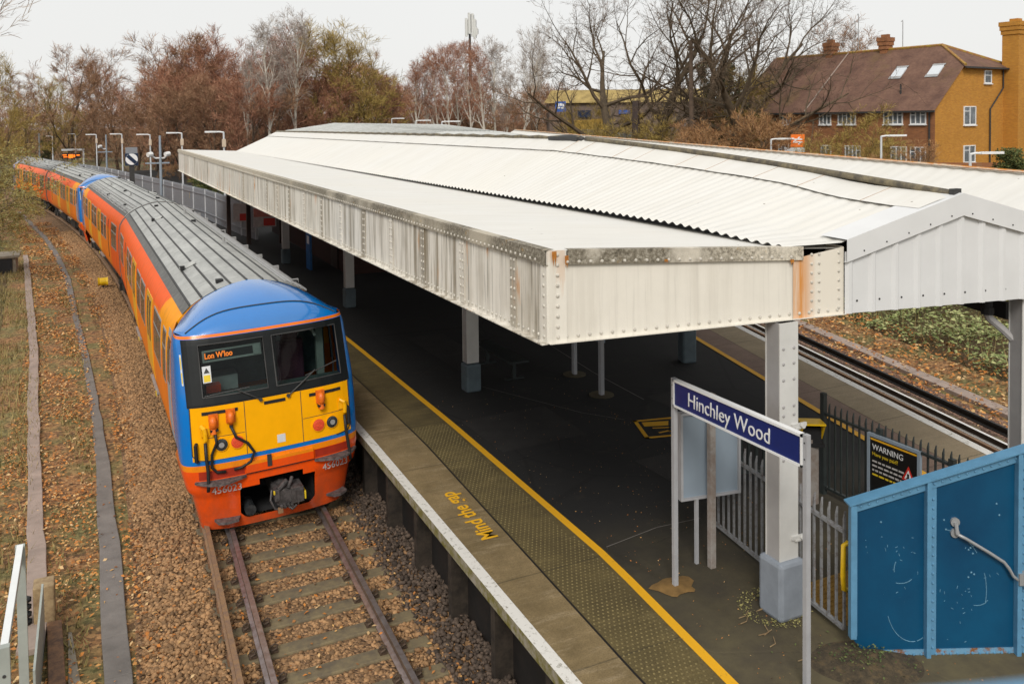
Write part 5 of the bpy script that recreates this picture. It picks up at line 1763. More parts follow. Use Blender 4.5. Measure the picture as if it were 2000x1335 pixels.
for k in range(9):
    x = 6.35 + .12 * k * random.random(); y = 6.6 + random.uniform(0, 1.1); a = random.uniform(-.5, .5)
    b.tube([(x, y, PZ + .01), (x + .09 * math.cos(a), y + .05 * math.sin(a), PZ + .014), (x + .2 * math.cos(a + .4), y + .2 * math.sin(a + .4), PZ + .01)], .005, 4)
stuff(b.build('dry_stalks', M['wood']), 'thin dry stalks lying on the near platform', 'stalks')
# out of focus bridge parapet in the corner
r_ = Vector((.899, -.438, 0)); f_ = Vector((.438, .899, 0))
b = MB(); b.smooth = True
cpt = [r_ * a + f_ * (.60 + .02 * (a - .4)) + Vector((0, 0, 6.012 + .0 * a)) for a in lin(.02, 1.4, 14)]
b.tube([p + Vector((0, 0, .018 * math.tanh((i - 3) * .4))) for i, p in enumerate(cpt)], .075, 14); b.smooth = False
tag(b.build('bridge_rail', M['blue_light']), 'blurred pale blue bridge rail in the bottom right corner, close to the camera', 'rail')
# poster frame under the canopy and a bench in the dark
pb = thing('notice_board', 'poster frame on two grey posts in shade under the canopy', 'notice board', (9.4, 15.8, PZ))
for x, y in ((9.55, 16.56), (9.31, 15.05)):
    b = MB(); b.box(x - .04, x + .04, y - .05, y + .05, PZ - .02, 3.0); b.build('post', M['grey_post'], pb)
    b = MB(); b.cyl((x, y, PZ - .01), (x, y, PZ + .003), .26, 12); b.build('footing_patch', M['asphalt'], pb)
b = MB(); b.box(9.36, 9.44, 15.1, 16.5, 1.95, 2.95); b.build('panel', M['board_grey'], pb)
bn = thing('bench', 'dark metal bench in the darkness under the canopy', 'bench', (8.2, 17.5, PZ))
b = MB(); b.box(8.0, 8.45, 16.6, 18.6, 1.32, 1.36); b.build('seat', M['fence_dark'], bn)
for y in (16.9, 18.3):
    b = MB(); b.box(8.18, 8.26, y - .04, y + .04, PZ, 1.32); b.box(8.0, 8.45, y - .05, y + .05, PZ - .01, PZ + .02); b.build('leg', M['fence_dark'], bn)
hp = thing('help_point', 'blue help point panel by the fourth column', 'help point', (7.9, 33.5, PZ))
b = MB(); b.box(7.55, 7.62, 33.2, 33.9, PZ, 2.5); b.m(1); b.box(7.54, 7.55, 33.35, 33.7, 1.9, 2.2); b.build('panel', [M['poster_blue'], M['sign_white']], hp)

# ------------------------------------------------------------------ left hand bits
hf = thing('stair_handrail', 'white topped metal handrail frame in the bottom left corner', 'handrail', (-.74, 9.4, -.3))
b = MB(); b.box(-.775, -.715, 8.37, 10.37, 2.10, 2.13); b.build('top_rail', M['white_metal'], hf)
b = MB(); b.box(-.765, -.725, 8.37, 10.37, 1.98, 2.098); b.build('under_rail', M['grey_green'], hf)
for y in (8.36, 10.36):
    b = MB(); b.box(-.79, -.70, y - .035, y + .035, -.35, 2.125 if y > 9 else 2.14)
    b.m(1)
    if y < 9:
        for z in (1.9, 1.6):
            b.cyl((-.745, y - .035, z), (-.745, y - .042, z), .014, 8)
    b.build('post', [M['grey_green'], M['gutter']], hf)
tp = thing('timber_post', 'squat old timber post with a black coil beside the bottom left handrail', 'post', (-.70, 13.4, -.3))
b = MB(); b.box(-.82, -.56, 13.2, 13.5, -.35, .30); b.build('post', M['wood'], tp, bevel=.02)
b = MB()
for k in range(4):
    b.tube([(-.86, 13.25, -.15 + .1 * k), (-.92, 13.2, -.16 + .1 * k), (-.98, 13.25, -.15 + .1 * k), (-.92, 13.3, -.14 + .1 * k), (-.86, 13.25, -.15 + .1 * k)], .035, 6)
b.build('coil', M['black'], tp)
b = MB(); b.prism([(-.66, 13.15, -.33), (-.48, 13.15, -.33), (-.36, 10.8, -.33), (-.56, 10.8, -.33)], (0, 0, .16))
tag(b.build('rusty_beam', M['rust_sheet'], bevel=.015), 'rusty brown beam lying on the ground in the bottom left corner', 'beam')
b = MB(); b.box(-.70, -.675, 10.9, 12.95, -.3, .46); tag(b.build('edge_plate', M['grey_green']), 'thin upright grey plate along the rusty beam', 'plate')
b = MB(); b.prism([(-.40, 12.9, -.30), (-.36, 12.9, -.30), (-.06, 9.6, -.30), (-.34, 9.6, -.30)], (0, 0, .05)); struct(b.build('concrete_wedge', M['concrete']))
b = MB(); b.box(-4.3, -3.15, 46.6, 48.2, -.4, .45); b.box(-4.35, -3.0, 46.5, 48.3, .45, .55)
cb = tag(b.build('concrete_chamber', M['concrete']), 'concrete trackside chamber half hidden by the bushes on the left', 'chamber')
b = MB(); b.box(-4.1, -3.3, 46.55, 46.6, -.3, .4); b.build('opening', M['under'], cb)
ym = thing('lineside_marker', 'yellow cylindrical lineside marker beside the train', 'marker', (.41, 39.8, -.2))
b = MB(); b.tube([(.24, 39.8, .08), (.31, 39.8, .08), (.55, 39.8, .08), (.62, 39.8, .08)], [.19, .16, .16, .19], 14); b.build('drum', M['yellow_gloss'], ym)
b = MB(); b.box(.40, .48, 39.75, 39.85, -.3, -.05); b.build('foot', M['under'], ym)

# ------------------------------------------------------------------ lamps, masts, signals
def lamp_post(x, y, zb_, zt_, dirx, diry, arm=1.0, plate=True):
    t = thing('lamp_post', 'x', 'lamp post', (x, y, zb_))
    b = MB(); b.tube([(x, y, zb_), (x, y, zb_ + 1.2), (x, y, zb_ + 1.21), (x, y, zt_)], [.11, .11, .062, .05], 8); b.build('pole', M['lamp_grey'], t)
    d = Vector((dirx, diry, 0)).normalized(); o = Vector((x, y, zt_)); s = Vector((-d.y, d.x, 0))
    b = MB()
    b.tube([o + Vector((0, 0, -.02)), o + d * .25 + Vector((0, 0, .02)), o + d * .45], .045, 6)
    pr = [(.40, .09), (.55, .14), (.85, .13), (1.05 * arm, .05)]
    b.prism([o + d * a + s * w + Vector((0, 0, -.02)) for a, w in pr] + [o + d * a - s * w + Vector((0, 0, -.02)) for a, w in pr[::-1]], (0, 0, .09))
    b.build('lamp_head', M['sign_white'], t)
    if plate:
        b = MB(); b.box(x - .10, x + .10, y - .10, y + .08, zt_ - .85, zt_ - .40); b.build('control_box', M['beige'], t)
    return t
LL = [((7.05, 52.19, 6.11), 'nearest to the canopy end, its head just above the canopy roof'), ((5.96, 64.96, 5.99), 'second from the canopy end, above its far tip'),
      ((4.54, 75.67, 5.82), 'just left of the canopy tip, beside the camera mast'), ((2.87, 87.61, 5.80), 'directly left of the round signal'),
      ((.84, 98.61, 5.70), 'between the round signal and the departure board'), ((-1.44, 131.99, 5.55), 'standing in front of the orange departure board'),
      ((-5.15, 161.62, 5.05), 'far down the curve, left of the departure board'), ((-10.65, 196.56, 4.92), 'farthest and faintest, beside the bushes at the left')]
for (p, l) in LL:
    t = lamp_post(p[0], p[1], PZ - .3, p[2], -.9, .35)
    tag(t, 'pale platform lamp post ' + l, 'lamp post', 'lamp posts along the near platform')
RL = [((31.01, 22.71, 5.04), 2., 'white lamp post in front of the garden wall of the golden brick house'), ((36.89, 32.07, 5.53), 2., 'lamp post in front of the red brick front of the house'),
      ((35.30, 38.41, 5.32), 2., 'lamp post beside the orange sign'), ((22.71, 57.90, 6.56), 1., 'lamp post above the grey roof, the rightmost of its row'),
      ((25.46, 71.03, 6.69), 1., 'lamp post above the grey roof, next to the rightmost of its row'), ((28.32, 86.32, 6.97), 1., 'lamp post above the grey roof in the middle of its row'),
      ((30.04, 96.61, 7.04), 1., 'lamp post above the grey roof, fourth from the right of its row'), ((31.51, 109.24, 7.06), 1., 'lamp post above the grey roof, the faintest at the left of its row')]
for p, zb_, l in RL:
    t = lamp_post(p[0], p[1], zb_, p[2], .9, -.43, 1.25, False)
    tag(t, l, 'lamp post', 'lamp posts along the far platform' if zb_ == 1. else 'lamp posts beyond the far track')
for p, h, l, cams in (((4.65, 66.72), 5.82, 'blue grey camera mast left of the canopy tip with two white cameras', True), ((1.91, 108.1), 5.61, 'slim blue grey mast between two lamp posts', True), ((-6.36, 145.5), 5.68, 'distant blue grey mast beside the bushes', False)):
    t = thing('mast', l, 'mast', (p[0], p[1], PZ - .3))
    b = MB(); b.tube([(*p, PZ - .3), (*p, h)], [.11, .075], 8); b.build('pole', M['mast_grey'], t)
    if cams:
        b = MB(); b.box(p[0] - 1.0, p[0] + .6, p[1] - .05, p[1] + .05, h - 2.0, h - 1.9); b.build('arm', M['mast_grey'], t)
        for dx in ((-.65, .5) if h > 5.7 else (-.6,)):
            b = MB(); b.cyl((p[0] + dx - .2, p[1] - .3, h - 1.35), (p[0] + dx + .1, p[1] - .1, h - 1.3), .17, 8); b.tube([(p[0] + dx, p[1] - .1, h - 1.4), (p[0] + dx * .5, p[1], h - 1.6), (p[0], p[1], h - 1.6)], .06, 6); b.build('camera', M['camera_white'], t)
db = thing('departure_board', 'orange lit departure board hanging from a pale frame down the platform', 'departure board', (-1.2, 129.6, PZ))
b = MB(); b.tube([(-.49, 129.3, PZ), (-.49, 129.3, 3.5)], .12, 6); b.box(-3.1, -.4, 129.1, 129.5, 3.38, 3.62); b.build('frame', M['lamp_grey'], db)
b = MB(); b.box(-3.05, -.85, 129.15, 129.45, 2.35, 3.05); s = b.build('screen', M['warn_black'], db)
b = MB()
for x0, x1, z0, z1 in ((-2.98, -2.5, 2.75, 2.9), (-2.9, -2.4, 2.5, 2.62), (-2.3, -1.75, 2.4, 2.9), (-1.7, -1.5, 2.5, 2.85), (-1.35, -.95, 2.7, 2.85)):
    b.box(x0, x1, 129.12, 129.149, z0, z1)
b.build('led_rows', M['led'], s)
bs = thing('banner_signal', 'round white banner signal with a blue diagonal bar on a dark post', 'signal', (2.58, 62.16, PZ))
o = Vector((2.58, 62.16, 4.35)); vd = Vector((-2.58, -62.16, 0)).normalized(); F = frame(o, Vector((0, 0, 1)).cross(vd), (0, 0, 1))
b = MB(); b.box(-.40, .40, -.42, .38, -.2, 0, F); b.build('housing', M['navy'], bs)
b = MB(); b.cyl(F @ Vector((0, -.0, 0)), F @ Vector((0, -.0, .03)), .37, 28); ds = b.build('disc', M['sign_white'], bs)
b = MB(); b.prism([F @ Vector(p) for p in ((-.33, .17, .031), (-.17, .33, .031), (.33, -.17, .031), (.17, -.33, .031))], F.to_3x3() @ Vector((0, 0, .01))); b.build('bar', M['navy'], ds)
b = MB(); b.box(-.36, .36, .38, .78, -.15, .0, F); b.build('backplate', M['palisade'], bs)
b = MB(); b.box(-.16, .16, -2.2, -.42, -.25, -.05, F); b.box(-.22, .22, -3.4, -2.1, -.28, -.02, F); b.build('post', M['gutter'], bs)
for p, s_, l in (((2.36, 72.28), .42, 'white cabinet at the foot of a platform lamp'), ((1.2, 76.), .5, 'pale equipment cabinet behind the round signal')):
    b = MB(); b.box(p[0] - s_, p[0] + s_, p[1] - .3, p[1] + .3, PZ - .2, 2.35); b.box(p[0] - s_ - .05, p[0] + s_ + .05, p[1] - .35, p[1] + .35, 2.35, 2.45)
    tag(b.build('cabinet', M['lamp_grey']), l, 'cabinet')
# palisade fence behind the platform
pf = thing('palisade_fence', 'long grey palisade fence behind the near platform lamps', 'fence', (6, 56, PZ))
pts = [Vector((7.3, 43.5, 0)), Vector((6.95, 45.6, 0)), Vector((6.3, 55, 0)), Vector((4.83, 66.6, 0)), Vector((3.3, 77, 0)), Vector((1.5, 90, 0)), Vector((-3, 112, 0)), Vector((-9, 140, 0))]
b = MB(); b2 = MB(); b3 = []
for p, q in zip(pts, pts[1:]):
    n = max(1, int((q - p).length / .165))
    d = (q - p).normalized(); s = Vector((-d.y, d.x, 0))
    for i in range(n):
        c = p.lerp(q, (i + .5) / n)
        b.prism([c - d * .062, c + d * .062, c + d * .062 + Vector((0, 0, 1.65)), c + Vector((0, 0, 1.78)), c - d * .062 + Vector((0, 0, 1.65))], s * .02)
    for z in (.35, 1.4):
        b2.prism([p + s * .03 + Vector((0, 0, z)), q + s * .03 + Vector((0, 0, z)), q + s * .03 + Vector((0, 0, z + .06)), p + s * .03 + Vector((0, 0, z + .06))], s * .04)
    m = max(1, int((q - p).length / 2.75))
    for i in range(m):
        c = p.lerp(q, i / m); b3.append((c.x, c.y))
for x in (b, b2):
    x.v = [(p[0], p[1], p[2] + PZ) for p in x.v]
b.build('pales', M['palisade'], pf); b2.build('rails', M['palisade'], pf); 
for x, y in b3:
    b = MB(); b.box(x - .06, x + .06, y - .06, y + .06, PZ, PZ + 1.75); b.build('post', M['lamp_grey'], pf)
b = MB(); b.box(5.78, 5.92, 58.9, 58.93, 1.9, 2.25); tag(b.build('notice', M['yellow_gloss']), 'small yellow notice fixed to the grey palisade fence', 'notice')
for (x, y), w, m1, l in (((6.75, 44.75), .34, 'poster_pale', 'pink and white poster between dark posts beyond the canopy'), ((7.42, 41.9), .52, 'poster_red', 'red topped poster between dark posts just left of the dark columns')):
    t = thing('poster_board', l, 'poster', (x, y, PZ))
    d = Vector((.97, -.24, 0))
    for s in (-1, 1):
        c = Vector((x, y, 0)) + d * s * (w + .22); b = MB(); b.box(c.x - .09, c.x + .09, c.y - .09, c.y + .09, PZ - .3, 3.3); b.build('post', M['brown_dark'], t)
    F = frame((x, y, 2.05), d, (0, 0, 1))
    b = MB(); b.box(-w, w, -.35, .55, -.02, 0, F); pn = b.build('panel', M['poster_pale'], t)
    b = MB(); b.box(-w * .95, w * .95, .12, .52, 0, .01, F); b.m(1); b.box(-.1 * w, .9 * w, -.3, .05, 0, .01, F); b.build('print', [M['poster_red'] if m1 == 'poster_red' else M['poster_pale'], M['sign_red']], pn)
# orange station totem with a white double arrow
os_ = thing('orange_sign', 'orange station sign with a white double arrow beyond the canopy roof', 'sign', (36.7, 37.7, 2.))
F = frame((36.68, 37.74, 5.22), (.899, -.438, 0), (0, 0, 1))
b = MB(); b.box(-.40, .40, -.36, .36, -.06, 0, F); pn = b.build('panel', M['sign_orange'], os_)
b = MB()
for z, sg_ in ((.08, 1), (-.08, -1)):
    b.box(-.27, .27, z - .035, z + .035, 0, .01, F)
for a in (((-.27, -.045), (-.17, -.045), (.08, .115), (-.02, .115)), ((-.10, .045), (.0, .045), (.16, .22), (.06, .22)), ((-.0, -.22), (.10, -.22), (.0 + .17, -.115), (.07, -.115))):
    b.prism([F @ Vector((*p, 0.002)) for p in a], F.to_3x3() @ Vector((0, 0, .01)))
b.build('double_arrow', M['sign_white'], pn)
b = MB(); b.box(-.75, .42, -.72, -.40, -.06, 0, F); b.build('name_panel', M['lamp_grey'], os_)
for x in (-.7, .38):
    b = MB(); b.box(x - .05, x + .05, -3.3, -.36, -.12, -.06, F); b.build('post', M['lamp_grey'], os_)

# ------------------------------------------------------------------ brick house
hs = thing('brick_house', 'golden and red brick house with steep brown tiled roof and tall chimneys', 'house', (50.8, 39.8, 2.0), R(7), local=True)
HZ = 0.                                        # local z, base at world 2.0
def hz(z): return z - 2.0
Ls, Lg = 17.5, 9.8
EV = hz(7.08); RG = hz(11.75); HE = hz(9.9)
b = MB(); b.box(0, .25, 0, Ls, -1, EV + .1); b.build('front_wall', M['brick_red'], hs)
b = MB()
xs = 3.27; zz = RG - .0
b.prism([(.02, -.002, -1), (Lg, -.002, -1), (Lg, -.002, HE), (xs, -.002, HE), (.02, -.002, EV)], (0, .25, 0))
b.build('gable_wall', M['brick_gold'], hs)
b = MB(); b.box(Lg - .25, Lg, 0.25, Ls, -1, HE); b.box(0, Lg, Ls, Ls + .2, -1, EV); b.build('rear_wall', M['brick_red'], hs)
sl = (HE - EV) / xs
RX = 5.15; rgz = EV + sl * RX
hipy = 2.6
ev = -.38
b = MB()
def roofpt(x, y):
    return (x, y, EV + .10 + sl * x + 0.)
O = .30
b.face([(-O, -.18, EV - sl * O + .12), (xs, -.18, HE + .12), (RX, hipy, rgz + .12), (RX, Ls + .3, rgz + .12), (-O, Ls + .3, EV - sl * O + .12)])
b.face([(Lg + O, -.25, HE + .02), (RX, hipy, rgz + .12), (RX, Ls + .3, rgz + .12), (Lg + O, Ls + .3, HE + .02)])
b.face([(xs - .25, -.30, HE + .02), (Lg + O, -.30, HE + .02), (RX, hipy, rgz + .13)])
b.face([(-O, -.18, EV - sl * O + .12), (-O, Ls + .3, EV - sl * O + .12), (-O, Ls + .3, EV - sl * O + .02), (-O, -.18, EV - sl * O + .02)])
rf = b.build('roof', M['tile'], hs)
b = MB(); b.tube([(RX, hipy, rgz + .14), (RX, Ls, rgz + .14)], .11, 6); b.tube([(xs, -.22, HE + .14), (RX, hipy, rgz + .16)], .10, 6); b.tube([(Lg + O, -.27, HE + .06), (RX, hipy, rgz + .16)], .10, 6)
b.build('ridge_tiles', M['tile_ridge'], rf)
b = MB(); b.tube([(-O, 10.3, EV - sl * O + .2), (RX, 10.3, rgz + .2)], .05, 5); b.build('party_ridge', M['trough_pink'], rf)
b = MB(); b.box(-O - .10, -O, -.18, Ls, EV - sl * O - .02, EV - sl * O + .10); b.tube([(-.08, .35, EV - .1), (-.08, .35, -1)], .06, 6); b.box(xs - .2, Lg + O, -.42, -.30, HE - .1, HE + .02)
b.tube([(8.35, -.10, HE - .05), (8.35, -.10, hz(8.5)), (6.65, -.10, hz(7.0)), (6.65, -.10, -1)], .055, 6)
b.build('gutter', M['gutter'], hs)
def window(x0, x1, z0, z1, n, face):
    """face 'f' front (x=0, runs along y) or 'g' gable (y=0, runs along x)"""
    def bx(b, a0, a1, c0, c1, d0, d1):
        if face == 'f':
            b.box(-d1, -d0, a0, a1, c0, c1)
        else:
            b.box(a0, a1, -d1, -d0, c0, c1)
    b = MB(); w = .07
    bx(b, x0, x1, z0, z0 + w, .0, .07); bx(b, x0, x1, z1 - w, z1, .0, .07)
    for i in range(n + 1):
        c = x0 + (x1 - x0 - w) * i / n; bx(b, c, c + w, z0 + w, z1 - w, .0, .07)
    for i in range(0, n, 2):
        c0 = x0 + (x1 - x0 - w) * i / n + w; c1 = x0 + (x1 - x0 - w) * (i + 1) / n; bx(b, c0, c1, z1 - w - .3, z1 - w - .25, .0, .06)
    bx(b, x0 - .05, x1 + .05, z0 - .07, z0, 0, .13)
    f = b.build('window', M['sign_white'], hs)
    b = MB(); bx(b, x0 + .03, x1 - .03, z0 + .03, z1 - .03, .003, .03); b.build('pane', M['pane'], f)
for u0, u1, n in ((.6, 1.75, 3), (2.3, 3.78, 4), (6., 7.5, 4), (8.1, 9.15, 3), (11.8, 12.9, 3), (15.5, 16.6, 3)):
    window(u0, u1, hz(6.0), hz(6.98), n, 'f')
for u0, u1, n in ((.6, 1.75, 3), (2.0, 3.2, 3), (5.6, 6.9, 4), (8.1, 9.0, 2), (12., 13., 3)):
    window(u0, u1, hz(3.3), hz(4.48), n, 'f')
window(3.4, 4.9, hz(5.9), hz(7.2), 2, 'g'); window(5.98, 6.9, hz(8.8), hz(9.72), 1, 'g'); window(3.4, 4.85, hz(3.3), hz(4.5), 2, 'g')
for y0 in (1.3, 4.1):
    b = MB(); k0, k1 = 2.5, 3.25
    P = lambda x, y, o: (x, y, EV + .12 + sl * x + o)
    b.face([P(k0, y0, .10), P(k1, y0, .10), P(k1, y0 + .85, .10), P(k0, y0 + .85, .10)])
    for q in ((k0, k1, y0), (k0, k1, y0 + .85)):
        b.face([P(q[0], q[2], .0), P(q[1], q[2], .0), P(q[1], q[2], .10), P(q[0], q[2], .10)])
    b.m(1); b.face([P(k0 - .18, y0 - .05, .08), P(k0, y0 - .05, .11), P(k0, y0 + .9, .11), P(k0 - .18, y0 + .9, .08)]); b.face([P(k1, y0 - .05, .11), P(k1 + .2, y0 - .05, .06), P(k1 + .2, y0 + .9, .06), P(k1, y0 + .9, .11)])
    b.build('skylight', [M['sky_pane'], M['alu']], rf)
b = MB(); b.tube([(1.1, 3.2, EV + 1.0), (1.1, 3.2, EV + 1.75)], .06, 6); b.build('vent_pipe', M['gutter'], rf)
def chimney(x, y, w, z0, z1, mat):
    b = MB(); b.box(x - w, x + w, y - w * .8, y + w * .8, z0, z1 - .9)
    for dz, e in ((-.9, .07), (-.6, .13), (-.3, .18)):
        b.box(x - w - e, x + w + e, y - w * .8 - e, y + w * .8 + e, z1 + dz, z1 + dz + .31)
    b.box(x - w * .4, x + w * .4, y - .3, y + .3, z1, z1 + .25)
    return b.build('chimney', mat, hs)
chimney(9.3, -.45, .72, -1, hz(13.2), M['brick_gold'])
chimney(RX, 7.1, .34, rgz - .8, rgz + 1.05, M['brick_red']); chimney(RX, 12.0, .34, rgz - .8, rgz + 1.05, M['brick_red'])
b = MB()
for y, h in ((9.6, 3.1), (9.9, 2.6), (5.8, 2.2)):
    b.tube([(RX + .2, y, rgz), (RX + .2, y, rgz + h)], .03, 4); b.tube([(RX - .4, y - .4, rgz + h), (RX + .6, y + .4, rgz + h)], .02, 4)
b.build('aerial', M['alu'], hs)
b = MB(); o = Vector((44.5, 37.2, 0)); b.prism([(43.8, 41.5, 1.5), (43.9, 41.3, 1.5), (56, 28.2, 1.5), (55.9, 28.4, 1.5)], (0, 0, 2.15))
tag(b.build('garden_wall', M['brick_red']), 'low red brick garden wall in front of the house', 'wall')
# ------------------------------------------------------------------ shop
sp = thing('shop', 'low shop with straw coloured roof band and yellow front seen through the bare trees', 'shop', (50, 78, 2.))
d = (Vector((60.6, 72.8, 0)) - Vector((44.0, 80.9, 0))).normalized(); F = frame((43.9, 80.9, 2.0), d, (0, 0, 1))
b = MB(); b.box(0, 17, 0, 6.6, -8, 0, F); b.build('wall', M['shop_wall'], sp)
b = MB(); b.prism([F @ Vector(p) for p in ((-.6, 6.4, .4), (17.6, 6.4, .4), (17.0, 7.8, -1.2), (0.3, 7.8, -1.2))], F.to_3x3() @ Vector((0, 0, -.2))); b.build('roof', M['shop_roof'], sp)
b = MB(); b.box(1.9, 4.9, .8, 4.6, 0, .06, F); b.box(4.4, 6.0, 3.6, 4.7, .0, .08, F); b.build('shopfront', M['shop_yellow'], sp)
b = MB(); b.box(3.1, 5.0, 2.7, 3.6, .06, .1, F); b.box(3.4, 4.6, 1.2, 2.4, .06, .1, F); b.box(6.4, 9.2, 2.0, 3.2, 0, .06, F); b.box(15.0, 17.0, 2.0, 5.4, 0, .06, F); b.build('shop_window', M['pane'], sp)
b = MB(); b.box(3.0, 4.4, 4.85, 5.6, .1, .2, F); b.build('fascia_sign', M['navy'], sp)
b = MB(); b.box(7.3, 8.5, 5.2, 5.6, .1, .2, F); b.build('fascia_sign', M['shop_blue'], sp)
bs2 = thing('shop_sign', 'square blue hanging sign with pale marks among the bare trees', 'sign', (42, 75.2, 2.))
F = frame((42.06, 75.17, 7.95), (.899, -.438, 0), (0, 0, 1))
b = MB(); b.box(-.52, .52, -.52, .50, -.15, 0, F); pn = b.build('panel', M['shop_blue'], bs2)
b = MB()
for q in ((-.36, -.12, .02, .30), (-.08, .14, .05, .32), (.18, .36, .0, .28), (-.34, -.02, -.20, -.04), (.05, .34, -.22, -.05)):
    b.box(*q, 0, .02, F)
b.build('marks', M['sign_white'], pn)
b = MB(); b.box(-.06, .06, -5.5, -.5, -.12, -.04, F); b.build('post', M['brown_dark'], bs2)
cr = thing('parked_car', 'blue and white parked car just showing over the canopy ridge', 'car', (39, 74, 2.))
F = frame((38.7, 70.2, 2.6), (.899, -.438, 0), (0, 0, 1))
b = MB(); b.prism([F @ Vector(p) for p in ((-1.9, .3, 0), (1.9, .3, 0), (1.9, 1.0, 0), (1.2, 1.1, 0), (.7, 1.65, 0), (-1.1, 1.7, 0), (-1.8, 1.1, 0))], F.to_3x3() @ Vector((0, 0, -1.6))); b.build('body', M['shop_blue'], cr, bevel=.08)
b = MB(); b.prism([F @ Vector(p) for p in ((-1.5, 1.12, .01), (.95, 1.12, .01), (.6, 1.58, .01), (-1.05, 1.6, .01))], F.to_3x3() @ Vector((0, 0, .01))); b.build('window', M['pane'], cr)
for x in (-1.2, 1.2):
    b = MB(); b.cyl(F @ Vector((x, .3, .02)), F @ Vector((x, .3, -.2)), .32, 14); b.build('wheel', M['black'], cr)
# ------------------------------------------------------------------ masts and poles
pm = thing('phone_mast', 'white phone mast with clustered antenna panels above the birches', 'mast', (51.5, 119.5, 2.))
b = MB(); b.tube([(51.53, 119.5, 1), (51.53, 119.5, 22.4)], [.35, .16], 8); b.build('pole', M['gutter'], pm)
for k, (dx, z0, z1) in enumerate(((-.62, 19.2, 21.9), (-.18, 19.6, 22.7), (.30, 19.2, 22.6), (.62, 18.8, 21.8), (.9, 19.4, 20.5))):
    b = MB(); x, y = 51.53 + dx * .9, 119.5 - dx * .44 - .3; b.box(x - .17, x + .17, y - .12, y + .12, z0, z1); b.m(1); b.box(x + .17, x + .25, y - .1, y + .1, z0 + .2, z1 - .2); b.build('antenna', [M['antenna'], M['gutter']], pm)
b = MB(); b.tube([(34.3, 44.45, 1.5), (34.3, 44.45, 11.5)], [.17, .12], 8); b.box(34.0, 34.6, 44.4, 44.5, 11.0, 11.12)
tag(b.build('telegraph_pole', M['bark_brown']), 'straight brown telegraph pole among the big bare trees', 'pole')
b = MB(); b.tube([(32.87, 48.5, 1.5), (32.87, 48.5, 7.8)], [.30, .24], 8)
tag(b.build('cut_pole', M['brown_dark']), 'short dark wooden pole standing left of the telegraph pole', 'pole')

